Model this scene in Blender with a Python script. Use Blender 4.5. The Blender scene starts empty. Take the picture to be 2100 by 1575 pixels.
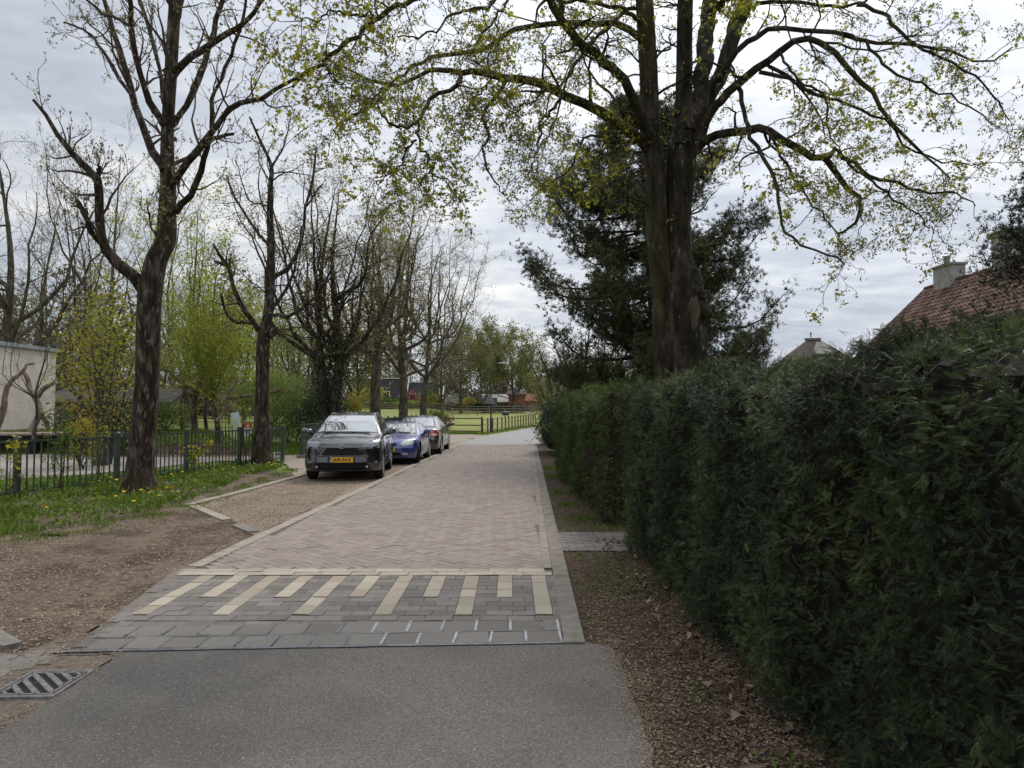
import bpy, math, random
import numpy as np
from mathutils import Vector, Matrix

# ------------------------------------------------------------------ camera, sky, sun, exposure
SC = bpy.context.scene
COL = SC.collection
R_ = math.radians
F_PX, CX, CY, HORIZON = 1456.0, 1050.0, 787.5, 838.0
CAM_H = 1.65
PITCH = math.atan((HORIZON - CY) / F_PX)
cam_d = bpy.data.cameras.new('camera')
cam = bpy.data.objects.new('camera', cam_d); COL.objects.link(cam)
cam.location = (0, 0, CAM_H)
cam.rotation_euler = (math.pi / 2 + PITCH, 0, 0)
cam_d.sensor_fit = 'HORIZONTAL'; cam_d.sensor_width = 36.0
cam_d.lens = 36.0 * F_PX / 2100.0
cam_d.clip_start = 0.05; cam_d.clip_end = 3000
SC.camera = cam
SC.view_settings.view_transform = 'Standard'
SC.view_settings.look = 'None'
SC.view_settings.gamma = 1.0
SC.view_settings.exposure = 0.16
SC.cycles.max_bounces = 7
SC.cycles.diffuse_bounces = 3
SC.cycles.glossy_bounces = 3
SC.cycles.transmission_bounces = 4
SC.cycles.transparent_max_bounces = 6

SUN_EL, SUN_AZ = R_(50), R_(22)          # azimuth measured from +Y towards +X
SUN_DIR = Vector((math.sin(SUN_AZ) * math.cos(SUN_EL), math.cos(SUN_AZ) * math.cos(SUN_EL), math.sin(SUN_EL)))
sun_d = bpy.data.lights.new('sun', 'SUN'); sun_d.energy = 1.8; sun_d.angle = R_(14); sun_d.color = (1.0, 0.93, 0.82)
sun = bpy.data.objects.new('sun', sun_d); COL.objects.link(sun)
sun.rotation_euler = SUN_DIR.to_track_quat('Z', 'Y').to_euler(); sun.location = (0, 0, 40)

def build_world():
    w = bpy.data.worlds.new('World'); SC.world = w; w.use_nodes = True
    nt = w.node_tree; N = nt.nodes; L = nt.links; N.clear()
    def nd(t, **k):
        n = N.new(t)
        for a, b in k.items(): setattr(n, a, b)
        return n
    def mth(op, a, b=None, clamp=False):
        n = nd('ShaderNodeMath', operation=op, use_clamp=clamp)
        for i, v in enumerate((a, b)):
            if v is None: continue
            if isinstance(v, (int, float)): n.inputs[i].default_value = v
            else: L.new(v, n.inputs[i])
        return n.outputs[0]
    out = nd('ShaderNodeOutputWorld')
    sky = nd('ShaderNodeTexSky', sky_type='NISHITA', sun_disc=False, sun_elevation=SUN_EL, sun_rotation=SUN_AZ)
    sky.air_density = 1.0; sky.dust_density = 2.0
    bg1 = nd('ShaderNodeBackground'); bg1.inputs[1].default_value = 0.06
    L.new(sky.outputs[0], bg1.inputs[0])
    tc = nd('ShaderNodeTexCoord'); sep = nd('ShaderNodeSeparateXYZ'); L.new(tc.outputs['Generated'], sep.inputs[0])
    zc = mth('MAXIMUM', sep.outputs[2], 0.0)
    den = mth('ADD', zc, 0.10)
    com = nd('ShaderNodeCombineXYZ')
    L.new(mth('DIVIDE', sep.outputs[0], den), com.inputs[0]); L.new(mth('DIVIDE', sep.outputs[1], den), com.inputs[1])
    def noise(scale, detail, rough, sx=1.0, sy=1.0, off=(0, 0, 0), dist=0.0):
        mp = nd('ShaderNodeMapping'); mp.inputs['Scale'].default_value = (sx, sy, 1); mp.inputs['Location'].default_value = off
        L.new(com.outputs[0], mp.inputs[0])
        n = nd('ShaderNodeTexNoise'); n.inputs['Scale'].default_value = scale; n.inputs['Detail'].default_value = detail
        n.inputs['Roughness'].default_value = rough; n.inputs['Distortion'].default_value = dist
        L.new(mp.outputs[0], n.inputs[0]); return n.outputs[0]
    n1 = noise(0.55, 4, 0.5, 0.8, 1.0, (3.1, 1.7, 0))        # large banks
    n2 = noise(2.3, 7, 0.58, 1.0, 1.5, (9, 4, 2), 0.4)        # rolls
    n3 = noise(7.0, 5, 0.6, 1.0, 1.3, (2, 8, 5), 0.3)         # small puffs
    s = mth('ADD', mth('MULTIPLY', n1, 1.15), mth('ADD', mth('MULTIPLY', n2, 0.8), mth('MULTIPLY', n3, 0.36)))
    cr = nd('ShaderNodeValToRGB'); L.new(mth('MULTIPLY', s, 0.5), cr.inputs[0])
    el = cr.color_ramp.elements
    el[0].position = 0.42; el[0].color = (0.43, 0.475, 0.56, 1)
    el[1].position = 0.72; el[1].color = (0.90, 0.90, 0.895, 1)
    e = el.new(0.545); e.color = (0.58, 0.62, 0.69, 1)
    e = el.new(0.63); e.color = (0.72, 0.745, 0.78, 1)
    # the cloud layer glows where the hidden sun stands, and is brightest overhead
    dt = nd('ShaderNodeVectorMath', operation='DOT_PRODUCT'); L.new(tc.outputs['Generated'], dt.inputs[0]); dt.inputs[1].default_value = SUN_DIR
    g = mth('POWER', mth('MAXIMUM', dt.outputs['Value'], 0.0), 5.0)
    up = nd('ShaderNodeMapRange'); up.inputs[1].default_value = 0.45; up.inputs[2].default_value = 1.0
    up.inputs[3].default_value = 0.0; up.inputs[4].default_value = 0.9; L.new(zc, up.inputs[0])
    st = mth('ADD', mth('ADD', mth('MULTIPLY', g, 0.75), 0.93), up.outputs[0])
    bg2 = nd('ShaderNodeBackground'); L.new(cr.outputs[0], bg2.inputs[0]); L.new(st, bg2.inputs[1])
    mix = nd('ShaderNodeMixShader'); mix.inputs[0].default_value = 0.90
    L.new(bg1.outputs[0], mix.inputs[1]); L.new(bg2.outputs[0], mix.inputs[2]); L.new(mix.outputs[0], out.inputs[0])
build_world()

# ------------------------------------------------------------------ coordinates
_c, _s = math.cos(PITCH), math.sin(PITCH)
def ray(px, py):
    u = (px - CX) / F_PX; v = (CY - py) / F_PX
    return np.array([u, _c - v * _s, _s + v * _c])
def P(px, py, Y):
    d = ray(px, py); t = Y / d[1]
    return np.array([d[0] * t, Y, CAM_H + d[2] * t])
def G(px, py, z=0.0):
    d = ray(px, py); t = (z - CAM_H) / d[2]
    return (d[0] * t, d[1] * t)
def sstep(a, b, x):
    t = np.clip((np.asarray(x, float) - a) / (b - a), 0, 1); return t * t * (3 - 2 * t)
def gh(x, y):
    """height of the ground"""
    x = np.asarray(x, float); y = np.asarray(y, float)
    return np.maximum(0, y - 50) * 0.010 + 0.7 * sstep(26.3, 27.3, y) * sstep(11.4, 13.0, -x)
def gz(x, y): return float(gh(x, y))
def SX(px, Y): return (px - CX) / F_PX * Y / 1.0      # lateral metres of a picture column at depth Y

# ------------------------------------------------------------------ objects and tags
def tag(o, label=None, cat=None, group=None, kind=None):
    if label: o['label'] = label
    if cat: o['category'] = cat
    if group: o['group'] = group
    if kind: o['kind'] = kind
    return o
def empty(name, loc=(0, 0, 0), rz=0.0, label=None, cat=None, group=None):
    o = bpy.data.objects.new(name, None); COL.objects.link(o)
    o.location = loc; o.rotation_euler = (0, 0, rz); o.empty_display_size = 0.2
    return tag(o, label, cat, group)
def copy_tree(o, parent=None):
    c = o.copy(); COL.objects.link(c); c.parent = parent
    for ch in list(o.children): copy_tree(ch, c)
    return c

class Geo:
    def __init__(s): s.V = []; s.F = []; s.n = 0
    def add(s, v, f, mat=0, var=None):
        v = np.asarray(v, float).reshape(-1, 3); f = np.asarray(f, int)
        if len(f) == 0: return s
        if f.ndim == 1: f = f[None]
        s.V.append(v); s.F.append((f + s.n, mat, var)); s.n += len(v); return s
    def box(s, c, d, rz=0.0, mat=0, rot=None):
        x, y, z = np.asarray(d, float) / 2
        v = np.array([[-x,-y,-z],[x,-y,-z],[x,y,-z],[-x,y,-z],[-x,-y,z],[x,-y,z],[x,y,z],[-x,y,z]])
        if rot is not None: v = v @ np.array(rot).T
        if rz: cc, ss = math.cos(rz), math.sin(rz); v = v @ np.array([[cc, ss, 0], [-ss, cc, 0], [0, 0, 1]])
        return s.add(v + np.asarray(c, float), [[0,3,2,1],[4,5,6,7],[0,1,5,4],[1,2,6,5],[2,3,7,6],[3,0,4,7]], mat)
    def bbox(s, c, d, b=0.01, rz=0.0, mat=0):
        """box with chamfered vertical edges and top"""
        x, y, z = np.asarray(d, float) / 2
        def ring(h, k): return [[-x+k,-y,h],[x-k,-y,h],[x,-y+k,h],[x,y-k,h],[x-k,y,h],[-x+k,y,h],[-x,y-k,h],[-x,-y+k,h]]
        r3 = [[p[0] * (1 - b / x), p[1] * (1 - b / y), z] for p in ring(z, b)]
        v = np.array(ring(-z, b) + ring(z - b, b) + r3)
        f = [[i, (i+1) % 8, 8 + (i+1) % 8, 8 + i] for i in range(8)] + [[8+i, 8+(i+1) % 8, 16+(i+1) % 8, 16+i] for i in range(8)]
        if rz: cc, ss = math.cos(rz), math.sin(rz); v = v @ np.array([[cc, ss, 0], [-ss, cc, 0], [0, 0, 1]])
        v = v + np.asarray(c, float)
        s.add(v, f, mat); s.add(v[16:], [list(range(8))], mat); s.add(v[:8], [list(range(7, -1, -1))], mat); return s
    def bar(s, a, b, w, h, mat=0):
        a = np.asarray(a, float); b = np.asarray(b, float); d = b - a; L = np.linalg.norm(d); d /= L
        u = np.cross(d, [0, 0, 1.0]); 
        if np.linalg.norm(u) < 1e-3: u = np.array([1.0, 0, 0])
        u /= np.linalg.norm(u); n = np.cross(u, d)
        v = [p + u * sx * w / 2 + n * sy * h / 2 for p in (a, b) for sx, sy in ((-1,-1),(1,-1),(1,1),(-1,1))]
        return s.add(v, [[0,1,5,4],[1,2,6,5],[2,3,7,6],[3,0,4,7],[3,2,1,0],[4,5,6,7]], mat)
    def prism(s, pts, z0, z1, mat=0):
        n = len(pts); p = np.asarray(pts, float)
        v = np.vstack([np.c_[p, np.full(n, z0)], np.c_[p, np.full(n, z1)]])
        s.add(v, [[i, (i+1) % n, n + (i+1) % n, n + i] for i in range(n)], mat)
        s.add(v[n:], [list(range(n))], mat); s.add(v[:n], [list(range(n-1, -1, -1))], mat); return s
    def poly(s, pts, mat=0): return s.add(pts, [list(range(len(pts)))], mat)
    def tubes(s, Pn, Rn, sides=4, mat=0, var=None, cap=False):
        """batch of tubes: Pn (T,K,3), Rn (T,K)"""
        Pn = np.asarray(Pn, float); Rn = np.asarray(Rn, float)
        if Pn.ndim == 2: Pn = Pn[None]; Rn = Rn[None]
        T, K = Pn.shape[:2]
        if T == 0: return s
        tg = np.gradient(Pn, axis=1); tg /= np.linalg.norm(tg, axis=2, keepdims=True) + 1e-12
        D = Pn[:, -1] - Pn[:, 0]; D /= np.linalg.norm(D, axis=1, keepdims=True) + 1e-12
        ref = np.where(np.abs(D[:, 2:3]) < 0.8, np.array([[0, 0, 1.0]]), np.array([[1.0, 0, 0]]))[:, None, :]
        u = ref - (ref * tg).sum(2, keepdims=True) * tg; u /= np.linalg.norm(u, axis=2, keepdims=True) + 1e-12
        w = np.cross(tg, u)
        a = np.arange(sides) * 2 * np.pi / sides
        V = Pn[:, :, None, :] + Rn[:, :, None, None] * (np.cos(a)[None, None, :, None] * u[:, :, None, :] + np.sin(a)[None, None, :, None] * w[:, :, None, :])
        base = (np.arange(T) * K * sides)[:, None, None] + (np.arange(K - 1) * sides)[None, :, None]
        j = np.arange(sides)[None, None, :]; j2 = (j + 1) % sides
        F = np.stack([base + j, base + j2, base + sides + j2, base + sides + j], -1).reshape(-1, 4)
        s.add(V.reshape(-1, 3), F, mat, var)
        if cap:
            for t in range(T):
                s.add(V[t, -1], [list(range(sides))], mat); s.add(V[t, 0], [list(range(sides - 1, -1, -1))], mat)
        return s
    def lathe(s, prof, n=24, c=(0, 0, 0), axis='z', mat=0):
        prof = np.asarray(prof, float); K = len(prof); a = np.arange(n) * 2 * np.pi / n
        V = np.zeros((K, n, 3)); V[..., 0] = prof[:, 0:1] * np.cos(a); V[..., 1] = prof[:, 0:1] * np.sin(a); V[..., 2] = prof[:, 1:2]
        if axis == 'x': V = V[..., [2, 0, 1]]
        if axis == 'y': V = V[..., [1, 2, 0]]
        i = np.arange(K - 1)[:, None] * n; j = np.arange(n)[None]; j2 = (j + 1) % n
        F = np.stack([i + j, i + j2, i + n + j2, i + n + j], -1).reshape(-1, 4)
        return s.add(V.reshape(-1, 3) + np.asarray(c, float), F, mat)
    def obj(s, name, mats, parent=None, smooth=False, loc=None):
        me = bpy.data.meshes.new(name)
        V = np.concatenate(s.V) if s.V else np.zeros((0, 3))
        me.vertices.add(len(V)); me.vertices.foreach_set('co', V.astype(np.float32).ravel())
        li = np.concatenate([f.ravel() for f, m, v in s.F]).astype(np.int32)
        lt = np.concatenate([np.full(len(f), f.shape[1]) for f, m, v in s.F]).astype(np.int32)
        ls = np.concatenate([[0], np.cumsum(lt)[:-1]]).astype(np.int32)
        me.loops.add(len(li)); me.loops.foreach_set('vertex_index', li)
        me.polygons.add(len(lt)); me.polygons.foreach_set('loop_start', ls)
        me.polygons.foreach_set('material_index', np.concatenate([np.full(len(f), m) for f, m, v in s.F]).astype(np.int32))
        me.polygons.foreach_set('use_smooth', np.full(len(lt), bool(smooth)))
        if any(v is not None for f, m, v in s.F):
            at = me.attributes.new('var', 'FLOAT', 'FACE')
            vv = np.concatenate([np.full(len(f), 0.5) if v is None else np.broadcast_to(np.asarray(v, float), (len(f),)) for f, m, v in s.F])
            at.data.foreach_set('value', vv.astype(np.float32))
        me.update(calc_edges=True)
        for m in (mats if isinstance(mats, (list, tuple)) else [mats]): me.materials.append(m)
        o = bpy.data.objects.new(name, me); COL.objects.link(o)
        if parent: o.parent = parent
        if loc is not None: o.location = loc
        return o

# ------------------------------------------------------------------ materials
def mat_nodes(name):
    m = bpy.data.materials.new(name); m.use_nodes = True
    nt = m.node_tree; b = nt.nodes['Principled BSDF']; return m, nt, b
def _set(b, **k):
    for a, v in k.items():
        n = a.replace('_', ' ')
        if n in b.inputs: b.inputs[n].default_value = v
def flat(name, col, rough=0.6, metal=0.0, coat=0.0, spec=0.5, emit=None):
    m, nt, b = mat_nodes(name)
    b.inputs['Base Color'].default_value = (*col, 1); b.inputs['Roughness'].default_value = rough
    b.inputs['Metallic'].default_value = metal; b.inputs['Coat Weight'].default_value = coat
    b.inputs['Coat Roughness'].default_value = 0.05; b.inputs['Specular IOR Level'].default_value = spec
    return m
def noisy(name, stops, scale=5.0, detail=6, rough=0.8, bump=0.0, bscale=None, spec=0.3, metal=0.0, stretch=(1, 1, 1),
          spots=None, use_var=0.0, patch=None, nrough=0.6, bdist=0.02):
    """stops: [(pos,(r,g,b)),...] over a noise; spots: (scale, threshold, width, colour); patch: (scale, pos, width, colour, amount)"""
    m, nt, b = mat_nodes(name); N = nt.nodes; L = nt.links
    tc = N.new('ShaderNodeTexCoord'); mp = N.new('ShaderNodeMapping'); mp.inputs['Scale'].default_value = stretch
    L.new(tc.outputs['Object'], mp.inputs[0])
    def noise(sc, de=detail, ro=nrough):
        n = N.new('ShaderNodeTexNoise'); n.inputs['Scale'].default_value = sc; n.inputs['Detail'].default_value = de
        n.inputs['Roughness'].default_value = ro; L.new(mp.outputs[0], n.inputs[0]); return n
    n1 = noise(scale); fac = n1.outputs[0]
    if use_var:
        at = N.new('ShaderNodeAttribute'); at.attribute_name = 'var'
        mx = N.new('ShaderNodeMix'); mx.inputs[0].default_value = use_var; L.new(n1.outputs[0], mx.inputs[2]); L.new(at.outputs['Fac'], mx.inputs[3])
        fac = mx.outputs[0]
    stops = [(.5 + (p_ - .5) * .62, c_) for p_, c_ in stops]
    cr = N.new('ShaderNodeValToRGB'); L.new(fac, cr.inputs[0]); el = cr.color_ramp.elements
    el[0].position = stops[0][0]; el[0].color = (*stops[0][1], 1); el[1].position = stops[-1][0]; el[1].color = (*stops[-1][1], 1)
    for p_, c_ in stops[1:-1]: e = el.new(p_); e.color = (*c_, 1)
    col = cr.outputs[0]
    def over(col, f, c_, amt=1.0):
        mx = N.new('ShaderNodeMix'); mx.data_type = 'RGBA'
        mr = N.new('ShaderNodeMath'); mr.operation = 'MULTIPLY'; mr.inputs[1].default_value = amt; L.new(f, mr.inputs[0])
        L.new(mr.outputs[0], mx.inputs[0]); L.new(col, mx.inputs[6]); mx.inputs[7].default_value = (*c_, 1); return mx.outputs[2]
    def thr(n, a, w):
        mr = N.new('ShaderNodeMapRange'); mr.inputs[1].default_value = a; mr.inputs[2].default_value = a + w; L.new(n, mr.inputs[0]); return mr.outputs[0]
    for pt in (patch if isinstance(patch, list) else [patch] if patch else []):
        col = over(col, thr(noise(pt[0], 3, 0.5).outputs[0], pt[1], pt[2]), pt[3], pt[4])
    for sp in (spots if isinstance(spots, list) else [spots] if spots else []):
        v = N.new('ShaderNodeTexVoronoi'); v.inputs['Scale'].default_value = sp[0]; L.new(mp.outputs[0], v.inputs[0])
        inv = N.new('ShaderNodeMath'); inv.operation = 'SUBTRACT'; inv.inputs[0].default_value = 1.0; L.new(v.outputs['Distance'], inv.inputs[1])
        sepc = N.new('ShaderNodeSeparateColor'); L.new(v.outputs['Color'], sepc.inputs[0])
        pick = thr(sepc.outputs[0], sp[4] if len(sp) > 4 else 0.5, 0.02)
        mu = N.new('ShaderNodeMath'); mu.operation = 'MULTIPLY'; L.new(thr(inv.outputs[0], sp[1], sp[2]), mu.inputs[0]); L.new(pick, mu.inputs[1])
        col = over(col, mu.outputs[0], sp[3])
    L.new(col, b.inputs['Base Color'])
    _set(b, Roughness=rough, Metallic=metal); b.inputs['Specular IOR Level'].default_value = spec
    if bump:
        nb = noise(bscale or scale * 3, 5, 0.65)
        bp = N.new('ShaderNodeBump'); bp.inputs['Strength'].default_value = bump; bp.inputs['Distance'].default_value = bdist
        L.new(nb.outputs[0], bp.inputs['Height']); L.new(bp.outputs[0], b.inputs['Normal'])
    return m
def leafmat(name, cols, trans=0.35, rough=0.55, spec=0.35, nscale=0.8):
    """foliage: colour runs from leaf to leaf (attribute var) and slowly over the plant"""
    m, nt, b = mat_nodes(name); N = nt.nodes; L = nt.links
    at = N.new('ShaderNodeAttribute'); at.attribute_name = 'var'
    tc = N.new('ShaderNodeTexCoord'); n = N.new('ShaderNodeTexNoise'); n.inputs['Scale'].default_value = nscale; n.inputs['Detail'].default_value = 3
    L.new(tc.outputs['Object'], n.inputs[0])
    mx = N.new('ShaderNodeMix'); mx.inputs[0].default_value = 0.4; L.new(at.outputs['Fac'], mx.inputs[2]); L.new(n.outputs[0], mx.inputs[3])
    cr = N.new('ShaderNodeValToRGB'); L.new(mx.outputs[0], cr.inputs[0]); el = cr.color_ramp.elements
    k = len(cols)
    el[0].position = 0.18; el[0].color = (*cols[0], 1); el[1].position = 0.82; el[1].color = (*cols[-1], 1)
    for i in range(1, k - 1): e = el.new(0.18 + 0.64 * i / (k - 1)); e.color = (*cols[i], 1)
    L.new(cr.outputs[0], b.inputs['Base Color']); _set(b, Roughness=rough); b.inputs['Specular IOR Level'].default_value = spec
    tr = N.new('ShaderNodeBsdfTranslucent'); L.new(cr.outputs[0], tr.inputs[0])
    ms = N.new('ShaderNodeMixShader'); ms.inputs[0].default_value = trans
    L.new(b.outputs[0], ms.inputs[1]); L.new(tr.outputs[0], ms.inputs[2]); L.new(ms.outputs[0], nt.nodes['Material Output'].inputs[0])
    return m

M = {}
M['asphalt'] = noisy('asphalt', [(0.2, (.062, .055, .048)), (0.5, (.153, .139, .122)), (0.8, (.275, .252, .223))], 85, 5, 0.9, 0.9, 110, spec=0.25,
                     spots=[(95, 0.62, 0.12, (.33, .31, .275), 0.82), (120, 0.62, 0.12, (.035, .032, .03), 0.85)], patch=[(0.7, 0.46, 0.15, (.085, .078, .072), 0.55), (2.6, 0.55, 0.2, (.17, .153, .132), 0.4), (0.25, .5, .12, (.16, .148, .13), .4)], nrough=0.8, bdist=0.008)
M['far_asphalt'] = noisy('far_asphalt', [(0.3, (.24, .235, .228)), (0.7, (.31, .304, .292))], 6, 6, 0.85, 0.2, 60, spec=0.3)
M['joint'] = noisy('joint_sand', [(0.3, (.09, .075, .06)), (0.7, (.17, .145, .12))], 30, 6, 0.95)
M['brick'] = noisy('road_brick', [(0.0, (.21, .170, .145)), (0.5, (.265, .222, .192)), (1.0, (.31, .265, .232))], 22, 5, 0.85, 0.35, 160, spec=0.25, use_var=0.4,
                   patch=[(0.5, 0.5, 0.3, (.19, .168, .152), 0.45), (1.7, 0.52, 0.2, (.285, .25, .215), 0.35), (6, .58, .1, (.15, .13, .11), .35)], bdist=0.006)
M['grey_block'] = noisy('grey_block', [(0.1, (.135, .120, .106)), (0.5, (.172, .155, .138)), (0.9, (.21, .19, .17))], 60, 5, 0.85, 0.4, 240, spec=0.3, use_var=0.5,
                        patch=[(1.1, 0.5, 0.3, (.25, .235, .215), 0.5)], spots=[(500, 0.75, 0.1, (.36, .34, .31), 0.7)], bdist=0.006)
M['cream_block'] = noisy('cream_block', [(0.1, (.30, .255, .198)), (0.5, (.36, .31, .245)), (0.9, (.41, .36, .29))], 60, 5, 0.8, 0.35, 240, spec=0.3, use_var=0.5, patch=[(2.0, 0.52, 0.2, (.33, .28, .22), 0.4)], bdist=0.005)
M['concrete'] = noisy('kerb_concrete', [(0.25, (.15, .134, .114)), (0.5, (.20, .182, .156)), (0.8, (.245, .225, .194))], 9, 8, 0.88, 0.35, 140, spec=0.3, patch=[(1.3, 0.55, 0.2, (.17, .15, .12), 0.5)], bdist=0.006)
M['bay_edge'] = noisy('bay_edge', [(0.25, (.25, .218, .178)), (0.5, (.31, .275, .228)), (0.8, (.36, .322, .272))], 9, 8, 0.88, 0.3, 140, spec=0.3, patch=[(1.6, 0.55, 0.2, (.25, .21, .165), 0.5)], bdist=0.006)
M['tile'] = noisy('concrete_tile', [(0.1, (.145, .131, .113)), (0.5, (.18, .164, .143)), (0.9, (.215, .197, .173))], 40, 6, 0.85, 0.35, 240, spec=0.3, use_var=0.5, spots=[(480, 0.75, 0.1, (.38, .36, .33), 0.7)], bdist=0.005)
M['bitumen'] = noisy('joint_sealant', [(0.3, (.10, .10, .105)), (0.7, (.19, .19, .195))], 14, 4, 0.33, 0.3, 60, spec=0.5)
M['bitumen_pale'] = noisy('pale_sealant', [(0.3, (.24, .25, .265)), (0.7, (.42, .43, .45))], 14, 4, 0.4, 0.3, 60, spec=0.5)
M['dirt'] = noisy('dirt', [(0.2, (.045, .032, .023)), (0.45, (.135, .102, .075)), (0.62, (.21, .165, .124)), (0.85, (.34, .275, .21))], 22, 10, 0.95, 0.7, 90, spec=0.15,
                  patch=[(0.55, 0.47, 0.15, (.26, .20, .148), 0.5), (1.3, 0.5, 0.12, (.060, .042, .029), 0.65), (7, 0.56, 0.08, (.05, .035, .025), 0.6)], nrough=0.85, bdist=0.03)
M['bay'] = noisy('bay_gravel', [(0.25, (.135, .098, .070)), (0.45, (.235, .183, .137)), (0.62, (.32, .258, .198)), (0.85, (.45, .375, .30))], 26, 10, 0.95, 0.9, 60, spec=0.15,
                 patch=[(0.8, 0.5, 0.2, (.31, .262, .21), 0.4), (1.4, 0.52, 0.15, (.15, .115, .083), 0.5)], nrough=0.85, bdist=0.02)
M['path'] = noisy('path', [(0.25, (.235, .195, .155)), (0.7, (.36, .305, .25))], 12, 8, 0.92, 0.3, 90, spec=0.2, nrough=0.7)
M['court'] = noisy('court', [(0.25, (.24, .215, .19)), (0.7, (.34, .305, .275))], 3, 8, 0.92, 0.2, 60, spec=0.2, patch=(0.3, 0.5, 0.2, (.26, .215, .17), 0.4))
M['verge'] = noisy('verge_soil', [(0.25, (.030, .021, .014)), (0.5, (.075, .055, .037)), (0.75, (.16, .12, .084))], 40, 9, 0.95, 0.7, 90, spec=0.15,
                   patch=[(0.7, 0.52, 0.15, (.055, .060, .025), 0.3)], nrough=0.75, bdist=0.02)
M['ground'] = noisy('meadow', [(0.25, (.060, .095, .018)), (0.5, (.125, .17, .035)), (0.75, (.20, .215, .06))], 1.6, 9, 0.95, 0.5, 20, spec=0.15,
                    patch=[(0.05, 0.48, 0.12, (.18, .19, .065), 0.5), (0.18, 0.56, 0.1, (.19, .17, .085), 0.5)], nrough=0.75)
M['pasture'] = noisy('pasture', [(0.25, (.14, .165, .045)), (0.5, (.20, .225, .068)), (0.75, (.27, .275, .10))], 0.8, 9, 0.95, 0.3, 14, spec=0.15,
                     patch=[(0.06, 0.5, 0.12, (.27, .26, .11), 0.5)], nrough=0.75, stretch=(0.5, 1, 1))
M['deck'] = noisy('deck', [(0.3, (.22, .19, .16)), (0.7, (.34, .30, .26))], 4, 6, 0.9, 0.3, 30)
M['black'] = flat('black_shadow_gap', (.012, .012, .013), 0.8)  # plain black standing in for shade below the grate and the deck
def bark(name, a, b_, c, moss=(.10, .11, .02), mossamt=0.7, lichen=(.19, .185, .165), la=0.60, sc=9, ls=9.0):
    return noisy(name, [(0.28, a), (0.5, b_), (0.72, c)], sc, 9, 0.95, 0.9, sc * 2.2, spec=0.15, stretch=(1, 1, 0.28), bdist=0.03,
                 patch=[(0.8, 0.49, 0.12, moss, mossamt), (ls, la, 0.04, lichen, 0.7)], nrough=0.7)
M['bark_ash'] = bark('bark_ash', (.013, .009, .006), (.042, .031, .023), (.11, .088, .068), (.034, .026, .009), 0.6, ls=15)
M['bark_maple'] = bark('bark_maple', (.012, .010, .007), (.032, .026, .018), (.078, .064, .047), (.062, .058, .012), 0.55, la=0.66, sc=7, ls=12)
M['bark_far'] = bark('bark_far', (.036, .028, .020), (.078, .062, .047), (.14, .115, .09), (.11, .105, .045), 0.6, sc=6)
M['bark_grey'] = bark('bark_grey', (.045, .038, .031), (.085, .074, .060), (.18, .16, .135), (.12, .115, .055), 0.5, sc=6)
M['bark_red'] = bark('bark_conifer', (.020, .014, .011), (.042, .029, .022), (.075, .052, .040), (.03, .025, .015), 0.3, la=0.8, sc=6)
M['twig'] = flat('twig', (.080, .062, .046), 0.9, spec=0.15)
M['twig_far'] = flat('twig_far', (.115, .098, .075), 0.9, spec=0.1)
M['willow_twig'] = flat('willow_twig', (.185, .195, .045), 0.8, spec=0.2)
M['deadwood'] = noisy('deadwood', [(0.25, (.09, .066, .048)), (0.5, (.19, .148, .112)), (0.75, (.30, .245, .195))], 6, 8, 0.9, 0.7, 20, stretch=(1, 1, 0.3), spec=0.2)
M['leaf_maple'] = leafmat('leaf_maple', [(.18, .19, .018), (.32, .32, .03), (.48, .45, .05)], 0.6)
M['leaf_maple_red'] = leafmat('flower_maple', [(.19, .15, .03), (.16, .17, .03), (.26, .25, .05)], 0.45)
M['seed'] = leafmat('ash_keys', [(.10, .075, .05), (.17, .135, .085), (.24, .20, .11)], 0.3)
M['bud'] = leafmat('buds', [(.17, .14, .06), (.23, .21, .075), (.30, .28, .10)], 0.4)
M['leaf_willow'] = leafmat('leaf_willow', [(.22, .27, .025), (.34, .39, .04), (.48, .52, .08)], 0.5)
M['leaf_pale'] = leafmat('leaf_pale', [(.125, .18, .04), (.20, .26, .065), (.28, .34, .10)], 0.5)
M['leaf_gold'] = leafmat('leaf_gold', [(.40, .22, .03), (.38, .31, .04), (.30, .33, .05), (.20, .26, .04)], 0.5)
M['leaf_green'] = leafmat('leaf_green', [(.045, .085, .012), (.09, .15, .02), (.16, .23, .03)], 0.4)
M['leaf_dark'] = leafmat('leaf_dark', [(.016, .026, .010), (.035, .052, .018), (.065, .085, .03)], 0.25)
M['leaf_olive'] = leafmat('leaf_olive', [(.10, .11, .03), (.16, .17, .045), (.23, .24, .07)], 0.45, nscale=0.3)
M['leaf_wood'] = leafmat('leaf_wood', [(.105, .088, .06), (.15, .13, .085), (.19, .17, .10)], 0.3, nscale=0.15)
M['leaf_white'] = leafmat('blossom_white', [(.30, .29, .24), (.5, .49, .42), (.6, .59, .52)], 0.3)
M['leaf_pink'] = leafmat('blossom_pink', [(.20, .05, .06), (.28, .07, .09), (.33, .11, .13)], 0.3)
M['leaf_rust'] = leafmat('leaf_rust', [(.16, .07, .04), (.24, .11, .06), (.30, .16, .09)], 0.3)
M['needle_pine'] = leafmat('needle_conifer', [(.028, .038, .018), (.058, .070, .028), (.115, .120, .042)], 0.22, nscale=0.5)
M['yew_a'] = leafmat('needle_yew', [(.012, .021, .007), (.045, .070, .016), (.175, .215, .062)], 0.15, 0.45, 0.5, nscale=1.3)
M['yew_b'] = leafmat('needle_cypress', [(.030, .055, .008), (.062, .098, .014), (.135, .185, .026)], 0.25, 0.55, 0.45, nscale=1.6)
M['hedge_dead'] = noisy('hedge_dead_twigs', [(0.3, (.010, .007, .005)), (0.7, (.045, .029, .019))], 14, 6, 0.95)
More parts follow.
